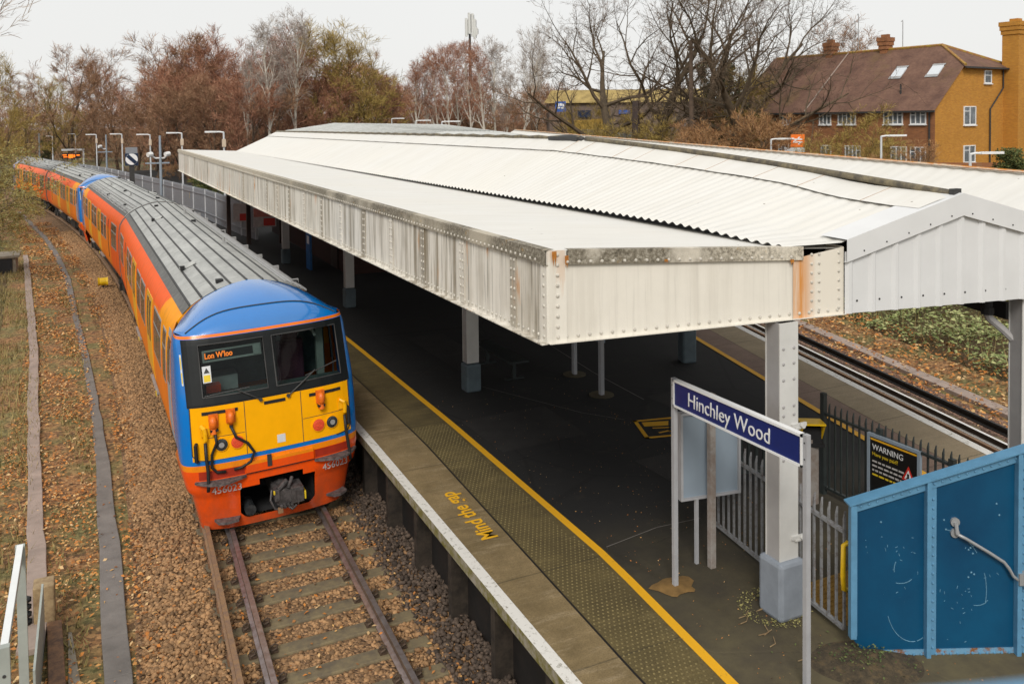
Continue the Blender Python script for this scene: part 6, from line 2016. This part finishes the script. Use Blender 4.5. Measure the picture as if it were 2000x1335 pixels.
# ------------------------------------------------------------------ trees
def rv():
    return Vector((random.gauss(0, 1), random.gauss(0, 1), random.gauss(0, 1))).normalized()
class Tree:
    def __init__(s, seed, **k):
        random.seed(seed); s.k = k
        s.tr = MB(); s.cb = MB(); s.tw = []
        k.setdefault('wig', .18); k.setdefault('sub', (7, 5, 4)); k.setdefault('twigs', 10); k.setdefault('up', .25); k.setdefault('tl', .9); k.setdefault('tw', .022)
        k.setdefault('ang', (55, 50, 45)); k.setdefault('ratio', (.55, .55, .5)); k.setdefault('first', .3); k.setdefault('droop', 0.)
        s.grow(Vector((0, 0, -.3)), Vector(k.get('dir', (0, 0, 1))).normalized(), k['H'], k['r'], 0)
    def grow(s, p, d, L, r, lvl):
        k = s.k
        n = (7, 5, 4, 3)[min(lvl, 3)]
        pts = [p.copy()]; dirs = [d.copy()]
        for i in range(n):
            d = (d + rv() * k['wig'] * (1, 1.3, 1.4, 1.3)[min(lvl, 3)] + Vector((0, 0, k['up'] * (.1 if lvl == 0 else .35) - (k['droop'] * .3 * i / n if lvl >= 2 else 0)))).normalized()
            p = p + d * (L / n)
            pts.append(p.copy()); dirs.append(d.copy())
        rs = [max(.006, r * (1 - .80 * (i / n) ** (1.1 if lvl else .9))) for i in range(n + 1)]
        (s.tr if lvl == 0 else s.cb).tube(pts, rs, (7, 5, 4, 3)[min(lvl, 3)], False)
        if lvl >= len(k['sub']):
            return s.spray(pts, dirs, L)
        m = k['sub'][lvl]
        for i in range(m):
            t = (k['first'] if lvl == 0 else .22) + (1 - (k['first'] if lvl == 0 else .22)) * (i + random.random() * .8) / m
            t = min(t, .985); f = t * n; a = int(f); q = pts[a].lerp(pts[min(a + 1, n)], f - a); dd = dirs[a]
            ang = R(k['ang'][min(lvl, 2)] * random.uniform(.6, 1.2)) * (1 - .35 * t if lvl == 0 else 1)
            ax = dd.orthogonal().normalized(); ax.rotate(Matrix.Rotation(i * 2.4 + random.uniform(-.5, .5), 3, dd))
            nd = dd.copy(); nd.rotate(Matrix.Rotation(ang, 3, ax))
            s.grow(q, nd, L * k['ratio'][min(lvl, 2)] * random.uniform(.7, 1.15) * (1.15 - .55 * t if lvl == 0 else 1), rs[a] * .55, lvl + 1)
        if lvl:
            s.spray(pts[-2:], dirs[-2:], L * .5)
    def spray(s, pts, dirs, L):
        k = s.k
        for _ in range(k['twigs']):
            i = random.randrange(len(pts) - 1); q = pts[i].lerp(pts[i + 1], random.random())
            d = (dirs[i] * 1. + rv() * .75 + Vector((0, 0, k['up'] * .6 - k['droop']))).normalized()
            l = k['tl'] * random.uniform(.45, 1.1)
            s.tw.append((q, d, l))
            for _ in range(2):
                q2 = q + d * l * random.uniform(.2, .8); d2 = (d + rv() * .75 - Vector((0, 0, k['droop'] * .5))).normalized()
                s.tw.append((q2, d2, l * random.uniform(.4, .7)))
    def meshes(s, name, mtr, mtw, leaf=None):
        me1 = s.tr.mesh(name + '_trunk', mtr)
        me1.polygons.foreach_set('use_smooth', [True] * len(me1.polygons))
        w = s.k['tw']
        n = len(s.tw)
        P = np.array([t[0] for t in s.tw]); D = np.array([t[1] for t in s.tw]); Ln = np.array([t[2] for t in s.tw])
        r = np.random.default_rng(5)
        A = np.cross(D, r.normal(0, 1, (n, 3))); A /= np.linalg.norm(A, axis=1)[:, None] + 1e-9
        bend = r.normal(0, .10, (n, 3)) * Ln[:, None]
        V = np.stack([P - A * w / 2, P + A * w / 2, P + D * (Ln * .55)[:, None] + A * w * .4 + bend, P + D * (Ln * .55)[:, None] - A * w * .4 + bend, P + D * Ln[:, None] + bend * .4], 1).reshape(-1, 3)
        base = np.arange(n)[:, None] * 5
        F4 = base + np.array([[0, 1, 2, 3]]); F3 = base + np.array([[3, 2, 4]])
        cv = np.array(s.cb.v) if s.cb.v else np.zeros((0, 3)); off = len(V)
        faces = F4.tolist() + F3.tolist() + [[i + off for i in f] for f in s.cb.f]
        verts = np.vstack([V, cv])
        mi = [0] * (2 * n) + [1] * len(s.cb.f)
        if leaf:                               # small leaves on the twigs
            m, cnt, sz = leaf
            c = P[r.integers(0, n, cnt)] + r.normal(0, .12, (cnt, 3)); a = r.normal(0, 1, (cnt, 3)); a /= np.linalg.norm(a, axis=1)[:, None]
            bb = np.cross(a, r.normal(0, 1, (cnt, 3))); bb /= np.linalg.norm(bb, axis=1)[:, None]; q = sz * r.uniform(.5, 1.2, (cnt, 1))
            LV = np.stack([c - a * q, c - bb * q * .5, c + a * q, c + bb * q * .5], 1).reshape(-1, 3); o2 = len(verts)
            verts = np.vstack([verts, LV]); faces += (o2 + np.arange(cnt * 4).reshape(-1, 4)).tolist(); mi += [2] * cnt
        me2 = bpy.data.meshes.new(name + '_crown')
        me2.from_pydata(verts.tolist(), [], faces)
        for m in ([mtw, mtr] + ([leaf[0]] if leaf else [])):
            me2.materials.append(m)
        me2.polygons.foreach_set('material_index', mi)
        me2.update()
        return me1, me2
SP = {}
def species(key, seeds, mtr, mtw, leaf=None, **k):
    SP[key] = []
    for sd in seeds:
        t = Tree(sd, **dict(k)); SP[key].append((t.meshes(key, M[mtr], M[mtw], leaf), float(np.percentile([q[0].z + q[1].z * q[2] for q in t.tw], 98.5))))
species('thicket', (11, 12, 13, 14), 'bark_brown', 'twig_red', H=10, r=.17, sub=(9, 5, 3), first=.10, ang=(48, 42, 40), ratio=(.50, .55, .5), twigs=11, tl=1.0, tw=.026, up=.32)
species('thicket_brown', (15, 16, 17), 'bark_brown', 'twig_brown', H=10, r=.17, sub=(9, 5, 3), first=.10, ang=(50, 45, 42), ratio=(.52, .55, .5), twigs=11, tl=1.0, tw=.026, up=.28)
species('thicket_olive', (18, 19), 'bark_oak', 'twig_olive', H=10, r=.18, sub=(9, 5, 3), first=.10, ang=(52, 48, 42), ratio=(.52, .55, .5), twigs=11, tl=1.0, tw=.026, up=.25)
species('birch', (21, 22, 23), 'bark_birch', 'twig_grey', H=13, r=.22, sub=(12, 4, 3), first=.42, ang=(38, 42, 42), ratio=(.30, .55, .5), twigs=7, tl=.9, tw=.024, up=.42, droop=.35, wig=.07)
species('birch_red', (24, 25), 'bark_birch', 'twig_red', H=13, r=.21, sub=(12, 4, 3), first=.42, ang=(38, 42, 42), ratio=(.30, .55, .5), twigs=7, tl=.9, tw=.026, up=.42, droop=.3, wig=.07)
species('pale_tree', (26,), 'bark_birch', 'twig_grey', H=13, r=.2, sub=(11, 5, 4), first=.38, ang=(45, 45, 42), ratio=(.40, .55, .5), twigs=6, tl=.8, tw=.020, up=.4)
species('oak', (31, 32, 33), 'bark_oak', 'twig_dark', H=13, r=.48, sub=(9, 7, 6), first=.18, ang=(60, 52, 50), ratio=(.66, .52, .48), twigs=5, tl=.75, tw=.018, up=.22, wig=.24)
species('bush', (41, 42), 'bark_brown', 'twig_rust', H=4.5, r=.06, sub=(9, 5, 2), first=.05, ang=(55, 45, 45), ratio=(.65, .55, .5), twigs=8, tl=.55, tw=.020, up=.3)
species('bush_olive', (43, 44), 'bark_oak', 'twig_olive', H=4.5, r=.06, sub=(9, 5, 2), first=.05, ang=(55, 45, 45), ratio=(.65, .55, .5), twigs=9, tl=.6, tw=.020, up=.35)
species('willow', (45, 46), 'bark_brown', 'twig_olive', leaf=(M['leaf_yellow'], 9000, .07), H=7, r=.14, sub=(11, 6, 4), first=.06, ang=(65, 55, 45), ratio=(.55, .55, .5), twigs=5, tl=.7, tw=.018, up=.12, droop=.3)
species('ivy', (47,), 'bark_oak', 'twig_olive', leaf=(M['leaf_dark'], 12000, .13), H=8, r=.2, sub=(11, 6, 3), first=.05, ang=(60, 50, 45), ratio=(.40, .5, .5), twigs=6, tl=.5, tw=.02, up=.2)
species('shrub_green', (48,), 'bark_oak', 'twig_olive', leaf=(M['leaf_green'], 9000, .10), H=3, r=.07, sub=(10, 6, 3), first=.04, ang=(62, 50, 45), ratio=(.6, .5, .5), twigs=5, tl=.4, tw=.016, up=.15)
species('overhang', (52,), 'bark_birch', 'twig_olive', H=11, r=.20, sub=(9, 6, 5), first=.35, ang=(62, 50, 48), ratio=(.60, .52, .48), twigs=5, tl=.5, tw=.009, up=.15, wig=.2, leaf=(M['leaf_yellow'], 1500, .03))
NAME = dict(thicket='bare_tree', thicket_brown='bare_tree', thicket_olive='bare_tree', birch='birch_tree', birch_red='birch_tree', pale_tree='bare_tree', oak='oak_tree', bush='bush', bush_olive='bush', willow='willow_tree', ivy='ivy_tree', shrub_green='shrub', overhang='bare_tree')
def tree(key, i, x, y, zb_, ztop, label, group=None, wide=1.):
    (m1, m2), H = SP[key][i % len(SP[key])]
    s = (ztop - zb_) / H
    t = thing(NAME[key], label, 'bush' if 'bush' in key or key == 'shrub_green' else 'tree', (x, y, zb_), random.Random(int(x * 31 + y * 17)).uniform(0, 6.28), group, local=True)
    t.scale = (s * wide, s * wide, s)
    for n_, me in (('trunk' if 'bush' not in key else 'stems', m1), ('crown', m2)):
        o = bpy.data.objects.new(n_, me); COL.objects.link(o); o.parent = t
    return t
random.seed(99)
for _a in (
    ('thicket_brown', -14.8, 174.1, 0.0, 14.0, 'bare grey brown tree in the lower left part of the background wood', 'bare trees of the thicket behind the near platform', 1.15),
    ('thicket_brown', -9.3, 160.3, 0.0, 15.5, 'bare grey brown tree in the lower left part of the background wood', 'bare trees of the thicket behind the near platform', 1.15),
    ('thicket_olive', -5.7, 169.7, 0.0, 15.2, 'bare grey brown tree in the lower left part of the background wood', 'bare trees of the thicket behind the near platform', 1.15),
    ('thicket_brown', -1.6, 132.0, 0.0, 17.3, 'bare grey brown tree in the lower left part of the background wood', 'bare trees of the thicket behind the near platform', 1.15),
    ('thicket_brown', 1.3, 144.0, 0.0, 15.9, 'bare grey brown tree in the lower left part of the background wood', 'bare trees of the thicket behind the near platform', 1.15),
    ('thicket', 4.2, 148.2, 0.0, 16.2, 'bare grey brown tree in the lower left part of the background wood', 'bare trees of the thicket behind the near platform', 1.15),
    ('thicket_brown', 6.1, 130.5, 0.0, 15.6, 'bare grey brown tree in the lower left part of the background wood', 'bare trees of the thicket behind the near platform', 1.15),
    ('thicket', 7.4, 116.6, 0.0, 16.5, 'bare reddish brown tree in the tall thicket left of the roof ridge', 'bare trees of the thicket behind the near platform', 1.1),
    ('thicket_brown', 9.0, 111.3, 0.0, 17.3, 'bare reddish brown tree in the tall thicket left of the roof ridge', 'bare trees of the thicket behind the near platform', 1.1),
    ('thicket', 11.4, 116.8, 0.0, 17.4, 'bare reddish brown tree in the tall thicket left of the roof ridge', 'bare trees of the thicket behind the near platform', 1.1),
    ('thicket', 13.3, 113.7, 0.0, 16.8, 'bare reddish brown tree in the tall thicket left of the roof ridge', 'bare trees of the thicket behind the near platform', 1.1),
    ('thicket', 14.4, 106.5, 0.0, 16.7, 'bare reddish brown tree in the tall thicket left of the roof ridge', 'bare trees of the thicket behind the near platform', 1.1),
    ('thicket', 17.7, 116.0, 0.0, 17.3, 'bare reddish brown tree in the tall thicket left of the roof ridge', 'bare trees of the thicket behind the near platform', 1.1),
    ('thicket', 18.4, 107.8, 0.0, 17.7, 'bare reddish brown tree in the tall thicket left of the roof ridge', 'bare trees of the thicket behind the near platform', 1.1),
    ('thicket', 23.3, 113.2, 0.0, 17.9, 'bare reddish brown tree in the tall thicket left of the roof ridge', 'bare trees of the thicket behind the near platform', 1.1),
    ('thicket', 24.4, 103.8, 0.0, 17.5, 'bare reddish brown tree in the tall thicket left of the roof ridge', 'bare trees of the thicket behind the near platform', 1.1),
    ('thicket', 9.1, 102.4, 0.0, 13.6, 'lower bare brown tree at the front edge of the background thicket', 'bare trees of the thicket behind the near platform', 1.2),
    ('thicket', 13.4, 100.3, 0.0, 13.6, 'lower bare brown tree at the front edge of the background thicket', 'bare trees of the thicket behind the near platform', 1.2),
    ('thicket', 17.5, 97.2, 0.0, 13.7, 'lower bare brown tree at the front edge of the background thicket', 'bare trees of the thicket behind the near platform', 1.2),
    ('thicket', 21.2, 96.5, 0.0, 13.7, 'lower bare brown tree at the front edge of the background thicket', 'bare trees of the thicket behind the near platform', 1.2),
    ('thicket_brown', 6.5, 99.2, 0.0, 11.7, 'lower bare brown tree at the front edge of the background thicket', 'bare trees of the thicket behind the near platform', 1.2),
    ('thicket_brown', 8.7, 95.9, 0.0, 10.8, 'lower bare brown tree at the front edge of the background thicket', 'bare trees of the thicket behind the near platform', 1.2),
    ('thicket_brown', 11.5, 94.5, 0.0, 11.5, 'lower bare brown tree at the front edge of the background thicket', 'bare trees of the thicket behind the near platform', 1.2),
    ('thicket', 14.1, 91.1, 0.0, 10.9, 'lower bare brown tree at the front edge of the background thicket', 'bare trees of the thicket behind the near platform', 1.2),
    ('thicket_brown', 17.7, 91.5, 0.0, 11.4, 'lower bare brown tree at the front edge of the background thicket', 'bare trees of the thicket behind the near platform', 1.2),
    ('thicket', 21.0, 92.1, 0.0, 11.0, 'lower bare brown tree at the front edge of the background thicket', 'bare trees of the thicket behind the near platform', 1.2),
    ('thicket_brown', 4.3, 109.2, 0.0, 9.8, 'lower bare brown tree at the front edge of the background thicket', 'bare trees of the thicket behind the near platform', 1.2),
    ('thicket_brown', 1.3, 124.0, 0.0, 9.6, 'lower bare brown tree at the front edge of the background thicket', 'bare trees of the thicket behind the near platform', 1.2),
    ('thicket_olive', -3.0, 132.8, 0.0, 9.2, 'lower bare brown tree at the front edge of the background thicket', 'bare trees of the thicket behind the near platform', 1.2),
    ('thicket_olive', 26.7, 92.7, 0.0, 9.7, 'lower bare brown tree at the front edge of the background thicket', 'bare trees of the thicket behind the near platform', 1.2),
    ('birch', 16.6, 89.8, 0.0, 17.2, 'tall white stemmed birch, the left of the two above the far tip of the roof', 'birches above the roof tip', 0.95),
    ('birch', 19.3, 90.7, 0.0, 18.0, 'tallest white stemmed birch, the right of the two above the far tip of the roof', 'birches above the roof tip', 0.95),
    ('birch', 15.1, 95.0, 0.0, 13.7, 'slender leaning birch left of the two tall birches', None, 0.8),
    ('thicket_olive', 25.1, 96.8, 0.0, 17.9, 'bare tree with yellow green lichened twigs right of the two tall birches', 'lichened trees right of the birches', 1.15),
    ('thicket_olive', 26.8, 93.7, 0.0, 16.4, 'bare tree with yellow green lichened twigs right of the two tall birches', 'lichened trees right of the birches', 1.15),
    ('thicket_brown', 29.6, 96.8, 0.0, 14.5, 'bare brown tree at the right end of the left thicket', None, 1.0),
    ('thicket', 42.5, 129.5, 0.0, 10.5, 'distant low bare tree in the gap between the two tree groups', 'low trees in the gap', 1.1),
    ('thicket', 46.0, 133.3, 0.0, 11.9, 'distant low bare tree in the gap between the two tree groups', 'low trees in the gap', 1.1),
    ('thicket', 39.6, 125.3, 0.0, 12.3, 'distant low bare tree in the gap between the two tree groups', 'low trees in the gap', 1.1),
    ('thicket', 48.9, 131.9, 0.0, 10.6, 'distant low bare tree in the gap between the two tree groups', 'low trees in the gap', 1.1),
    ('thicket', 49.3, 126.2, 0.0, 10.0, 'distant low bare tree in the gap between the two tree groups', 'low trees in the gap', 1.1),
    ('thicket', 64.6, 113.1, 0.0, 9.7, 'distant low bare tree in the gap between the two tree groups', 'low trees in the gap', 1.1),
    ('birch_red', 33.4, 92.8, 0.5, 13.5, 'slender birch with white stem and purplish twigs below the phone mast', 'birches below the phone mast', 0.9),
    ('birch', 36.0, 95.9, 0.5, 14.1, 'slender birch with white stem and purplish twigs below the phone mast', 'birches below the phone mast', 0.9),
    ('birch_red', 36.5, 93.5, 0.5, 14.8, 'slender birch with white stem and purplish twigs below the phone mast', 'birches below the phone mast', 0.9),
    ('birch_red', 36.5, 90.1, 0.5, 14.9, 'slender birch with white stem and purplish twigs below the phone mast', 'birches below the phone mast', 0.9),
    ('birch_red', 39.5, 94.2, 0.5, 15.8, 'slender birch with white stem and purplish twigs below the phone mast', 'birches below the phone mast', 0.9),
    ('birch_red', 39.2, 89.9, 0.5, 15.6, 'slender birch with white stem and purplish twigs below the phone mast', 'birches below the phone mast', 0.9),
    ('birch_red', 38.8, 85.7, 0.5, 14.9, 'slender birch with white stem and purplish twigs below the phone mast', 'birches below the phone mast', 0.9),
    ('birch', 42.3, 90.6, 0.5, 16.0, 'slender birch with white stem and purplish twigs below the phone mast', 'birches below the phone mast', 0.9),
    ('pale_tree', 40.2, 80.5, 0.5, 16.3, 'pale grey spreading tree right of the phone mast, taller than the birches', None, 0.9),
    ('birch', 45.6, 86.8, 0.5, 15.1, 'slender birch with white stem and purplish twigs below the phone mast', 'birches below the phone mast', 0.9),
    ('birch', 38.0, 79.4, 0.5, 12.1, 'slender birch with white stem and purplish twigs below the phone mast', 'birches below the phone mast', 0.9),
    ('thicket', 36.3, 98.0, 0.5, 8.9, 'bare reddish undergrowth tree between the birch stems', 'undergrowth between the birches', 1.2),
    ('thicket', 39.8, 98.5, 0.5, 9.6, 'bare reddish undergrowth tree between the birch stems', 'undergrowth between the birches', 1.2),
    ('thicket_brown', 42.1, 95.2, 0.5, 9.2, 'bare reddish undergrowth tree between the birch stems', 'undergrowth between the birches', 1.2),
    ('thicket', 44.2, 91.9, 0.5, 8.8, 'bare reddish undergrowth tree between the birch stems', 'undergrowth between the birches', 1.2),
    ('thicket_brown', 39.6, 76.4, 0.5, 9.9, 'bare reddish undergrowth tree between the birch stems', 'undergrowth between the birches', 1.2),
    ('thicket_brown', 47.9, 87.9, 0.5, 11.6, 'bare reddish undergrowth tree between the birch stems', 'undergrowth between the birches', 1.2),
    ('oak', 35.3, 56.2, 1.5, 18.3, 'great bare oak leaning left, left of the telegraph pole', None, 1.05),
    ('oak', 36.1, 51.4, 1.5, 18.4, 'great bare oak with several upright limbs behind the cut pole', None, 0.95),
    ('oak', 40.5, 53.7, 1.5, 19.7, 'great bare oak just left of the telegraph pole', None, 0.9),
    ('oak', 46.3, 55.3, 1.5, 18.5, 'great bare oak right of the telegraph pole', None, 0.9),
    ('oak', 40.1, 45.0, 1.5, 17.1, 'great bare oak with spreading boughs in front of the left end of the house', None, 1.05),
    ('thicket_olive', 37.8, 66.1, 1.5, 7.9, 'thin olive brush tree screening the yellow shopfront', 'brush trees before the shop', 0.9),
    ('thicket_olive', 38.9, 63.3, 1.5, 8.1, 'thin olive brush tree screening the yellow shopfront', 'brush trees before the shop', 0.9),
    ('thicket_olive', 39.8, 60.7, 1.5, 7.8, 'thin olive brush tree screening the yellow shopfront', 'brush trees before the shop', 0.9),
    ('thicket_olive', 41.4, 57.7, 1.5, 7.7, 'thin olive brush tree screening the yellow shopfront', 'brush trees before the shop', 0.9),
    ('ivy', 47.0, 57.2, 1.5, 11.1, 'dark ivy clad tree between the oaks and the house', None, 1.0),
    ('thicket_olive', 44.5, 51.7, 1.5, 10.5, 'mossy bare tree in front of the ivy clad tree', None, 1.2),
    ('thicket_brown', 41.1, 51.2, 1.5, 7.8, 'bare brown tree behind the foot of the telegraph pole', None, 1.2),
    ('thicket_brown', 52.9, 57.6, 1.5, 11.2, 'bare brown tree hiding the left end of the house roof', None, 1.2),
    ('thicket_brown', 73.8, 69.7, 1.5, 17.1, 'bare tree rising behind the house ridge', None, 1.2),
    ('bush', 41.1, 42.2, 1.5, 6.7, 'tall rusty brown bush in front of the house roof', None, 1.25),
    ('bush_olive', 43.4, 40.0, 1.5, 7.3, 'tall olive bush in front of the upper windows of the house', None, 1.25),
    ('bush_olive', 39.1, 34.3, 1.5, 5.6, 'olive bush right of the tallest olive bush by the house', None, 1.25),
    ('bush_olive', 35.8, 34.8, 1.5, 5.6, 'olive bush left of the tallest olive bush by the house', None, 1.25),
    ('bush', 36.6, 40.0, 1.5, 7.0, 'rusty brown bush behind the orange sign', None, 1.25),
    ('bush', 36.2, 42.4, 1.5, 6.7, 'rusty brown bush below the ivy clad tree', None, 1.25),
    ('bush', 34.8, 43.1, 1.5, 6.5, 'brown bush at the foot of the oaks', None, 1.25),
    ('bush_olive', 33.4, 46.0, 1.5, 6.7, 'olive brush below the oaks', None, 1.25),
    ('bush_olive', 33.6, 50.4, 1.5, 6.9, 'olive brush in front of the yellow shopfront', None, 1.25),
    ('bush_olive', 34.2, 54.5, 1.5, 6.5, 'low olive brush left of the cut pole', None, 1.25),
    ('bush_olive', 35.5, 60.6, 1.5, 6.4, 'low brush under the blue shop sign', None, 1.25),
    ('bush', 31.2, 40.4, 1.5, 6.3, 'low brown brush at the foot of the telegraph pole', None, 1.25),
    ('bush', 38.8, 32.3, 1.5, 5.3, 'brown bush below the right upper windows of the house', None, 1.25),
    ('shrub_green', 48.1, 32.2, 2.0, 4.6, 'dark green bush at the right edge below the chimney', None, 1.1),
    ('thicket_brown', 70.6, 43.4, 2.0, 9.6, 'bare tree beyond the right end of the house', 'trees beyond the house', 1.1),
    ('thicket_olive', 67.3, 38.4, 2.0, 10.4, 'bare tree beyond the right end of the house', 'trees beyond the house', 1.1),
    ('thicket_brown', 63.7, 33.5, 2.0, 9.3, 'bare tree beyond the right end of the house', 'trees beyond the house', 1.1),
    ('thicket_brown', 92.9, 60.4, 2.0, 8.5, 'bare tree beyond the right end of the house', 'trees beyond the house', 1.1),
    ('willow', -5.5, 58.3, 0.0, 8.1, 'yellow green leafy willow at the left edge beside the train', None, 1.0),
    ('willow', -4.8, 44.6, 0.4, 5.6, 'yellow green bush at the left edge, nearest the camera', None, 1.2),
    ('willow', -5.2, 67.1, 0.0, 3.3, 'low yellow green bush hiding the tail of the train', None, 1.25),
    ('pale_tree', -4.0, 28.7, 0.6, 13.5, 'pale branched tree reaching in at the top left corner', None, 1.15),
    ('thicket_olive', -6.2, 69.8, 0.4, 12.0, 'olive bare tree at the left edge behind the top left branches', None, 0.8),
    ('thicket_olive', -7.2, 142.6, 0.0, 9.7, 'olive tinted tree behind the leftmost lamp posts', None, 1.2),
    ('ivy', -6.2, 169.9, 0.0, 5.1, 'dark green ivy clad trunk behind the leftmost lamp posts', None, 0.8),
    ('shrub_green', 9.1, 75.7, 0.6, 2.7, 'green ivy bush behind the palisade fence under the canopy edge', None, 1.6),
    ('shrub_green', 9.7, 68.7, 0.6, 2.4, 'green bush right of the ivy bush behind the palisade fence', None, 1.6),
    ('bush', 8.8, 86.9, 0.6, 2.4, 'rusty bush behind the palisade fence', None, 1.6),
    ('bush', 7.4, 94.3, 0.6, 2.6, 'rusty bush behind the fence, left of the canopy tip', None, 1.6),
    ('shrub_green', 8.4, 51.5, 0.6, 2.1, 'dark green bush behind the posters', None, 1.6),
):
    tree(_a[0], int(abs(_a[1]) * 7 + _a[2] * 3) % 11, *_a[1:])
# ------------------------------------------------------------------ far wood behind everything, one mass
def wood(name, n, xf, mats, label, tl=1.5, tw=.05):
    r = np.random.default_rng(17)
    P = np.array([xf(r) for _ in range(n)])
    D = r.normal(0, .6, (n, 3)) + np.array([0, 0, .9]); D /= np.linalg.norm(D, axis=1)[:, None]
    A = np.cross(D, r.normal(0, 1, (n, 3))); A /= np.linalg.norm(A, axis=1)[:, None]
    L = r.uniform(.5, 1., (n, 1)) * tl
    V = np.stack([P - A * tw, P + A * tw, P + D * L], 1).reshape(-1, 3)
    return stuff(raw(name, V, np.arange(3 * n).reshape(-1, 3), mats), label, 'wood')
for _x0, _y0, _x1, _y1, _b, (_t0, _t1), _n, _m, _l in (
    (-25.2, 195.9, 11.4, 178.0, 0, (9.0, 13.0), 24000, 'twig_brown', 'distant brown wood low on the left'),
    (6.6, 135.8, 39.0, 120.1, 0, (13.0, 15.5), 42000, 'twig_red', 'distant reddish brown wood behind the thicket'),
    (45.2, 144.8, 76.1, 129.8, 0, (9.0, 13.0), 30000, 'twig_brown', 'distant brown wood behind the birches'),
    (57.7, 105.4, 92.0, 88.7, 1, (8.5, 10.5), 14000, 'twig_brown', 'distant brown wood behind the oaks and the shop'),
):
    wood('woodland', _n, lambda r: (lambda t, q: (_x0 + (_x1 - _x0) * t + q * 6, _y0 + (_y1 - _y0) * t + q * 14, _b + (_t0 + (_t1 - _t0) * (.5 + .5 * math.sin(t * 17)) - _b) * (1 - (1 - r.random()) ** 1.0)))(r.random(), r.random()), M[_m], _l)
# brambles on the bank of the far track
def bank(r):
    a = r.uniform(-2, 26); w = 5.6 + 5.2 * r.random()
    p = RP(a, w)
    h = .55 + .45 * math.sin(a * .9) * math.cos(w * 1.1) + .3 * math.sin(a * 2.3 + w)
    return p.x, p.y, max(.05, h)
r_ = np.random.default_rng(8)
n = 26000
Q = np.array([bank(r_) for _ in range(n)])
z0 = np.array([ground_z(a, c) for a, c in Q[:, :2]])
zz = z0 + Q[:, 2] * np.sqrt(r_.random(n)) * 1.05
tag(leaves('undergrowth', Q[:, 0], Q[:, 1], zz, r_.uniform(.035, .085, n), M['bramble']), 'green brambles covering the bank beyond the far track', 'undergrowth', kind='stuff')
n = 1500
Q = np.array([bank(r_) for _ in range(n)])
z0 = np.array([ground_z(a, c) for a, c in Q[:, :2]])
tag(blades('undergrowth', Q[:, 0], Q[:, 1], z0, r_.uniform(.4, 1.25, n), .011, M['grass_y'], 1.1), 'dry stems standing among the brambles', 'undergrowth', kind='stuff')

# ------------------------------------------------------------------ sky, sun, camera
w = bpy.data.worlds.new('World'); SC.world = w; w.use_nodes = True
n = w.node_tree; n.nodes.clear()
out = n.nodes.new('ShaderNodeOutputWorld'); bg = n.nodes.new('ShaderNodeBackground'); sk = n.nodes.new('ShaderNodeTexSky'); mx = n.nodes.new('ShaderNodeMix'); mx.data_type = 'RGBA'
SUN_EL, SUN_AZ = R(40), R(212)
sk.sky_type = 'NISHITA'; sk.sun_disc = False; sk.sun_elevation = SUN_EL; sk.sun_rotation = SUN_AZ; sk.dust_density = 4.; sk.air_density = 1.
tc = n.nodes.new('ShaderNodeTexCoord'); ns = n.nodes.new('ShaderNodeTexNoise'); ns.inputs['Scale'].default_value = 2.2; ns.inputs['Detail'].default_value = 4
rp_ = n.nodes.new('ShaderNodeValToRGB'); rp_.color_ramp.elements[0].color = (8.05, 8.05, 7.9, 1); rp_.color_ramp.elements[1].color = (8.75, 8.7, 8.5, 1)
n.links.new(tc.outputs['Generated'], ns.inputs['Vector']); n.links.new(ns.outputs[0], rp_.inputs[0])
mx.inputs[0].default_value = .93
n.links.new(sk.outputs[0], mx.inputs[6]); n.links.new(rp_.outputs[0], mx.inputs[7])
n.links.new(mx.outputs[2], bg.inputs[0]); bg.inputs[1].default_value = .1
n.links.new(bg.outputs[0], out.inputs[0])
sl_ = bpy.data.lights.new('sun', 'SUN'); sl_.energy = 2.0; sl_.angle = R(20); sl_.color = (1., .95, .87)
so = bpy.data.objects.new('sun', sl_); COL.objects.link(so)
sd = Vector((math.sin(SUN_AZ) * math.cos(SUN_EL), math.cos(SUN_AZ) * math.cos(SUN_EL), math.sin(SUN_EL)))
so.rotation_euler = sd.to_track_quat('Z', 'Y').to_euler()
cd = bpy.data.cameras.new('camera'); co = bpy.data.objects.new('camera', cd); COL.objects.link(co); SC.camera = co
PSI, ROLL, PITCH, FPX, PYY = R(26), .012, .035, 1700., 238.
f = Vector((math.sin(PSI) * math.cos(PITCH), math.cos(PSI) * math.cos(PITCH), -math.sin(PITCH)))
r = Vector((math.cos(PSI), -math.sin(PSI), 0)); u = r.cross(f)
r2 = r * math.cos(ROLL) - u * math.sin(ROLL); u2 = u * math.cos(ROLL) + r * math.sin(ROLL)
co.matrix_world = Matrix(((r2.x, u2.x, -f.x, 0), (r2.y, u2.y, -f.y, 0), (r2.z, u2.z, -f.z, 6.5), (0, 0, 0, 1)))
cd.sensor_width = 36; cd.lens = FPX * 36 / 2000
py = PYY + FPX * math.tan(PITCH)
cd.shift_x = 0; cd.shift_y = -(667.5 - py) / 2000
cd.clip_start = .05; cd.clip_end = 6000
cd.dof.use_dof = True; cd.dof.focus_distance = 15; cd.dof.aperture_fstop = 3.2
SC.view_settings.view_transform = 'Standard'; SC.view_settings.look = 'None'; SC.view_settings.exposure = .12; SC.view_settings.gamma = 1
SC.cycles.max_bounces = 6; SC.cycles.transparent_max_bounces = 12; SC.cycles.diffuse_bounces = 3; SC.cycles.glossy_bounces = 3
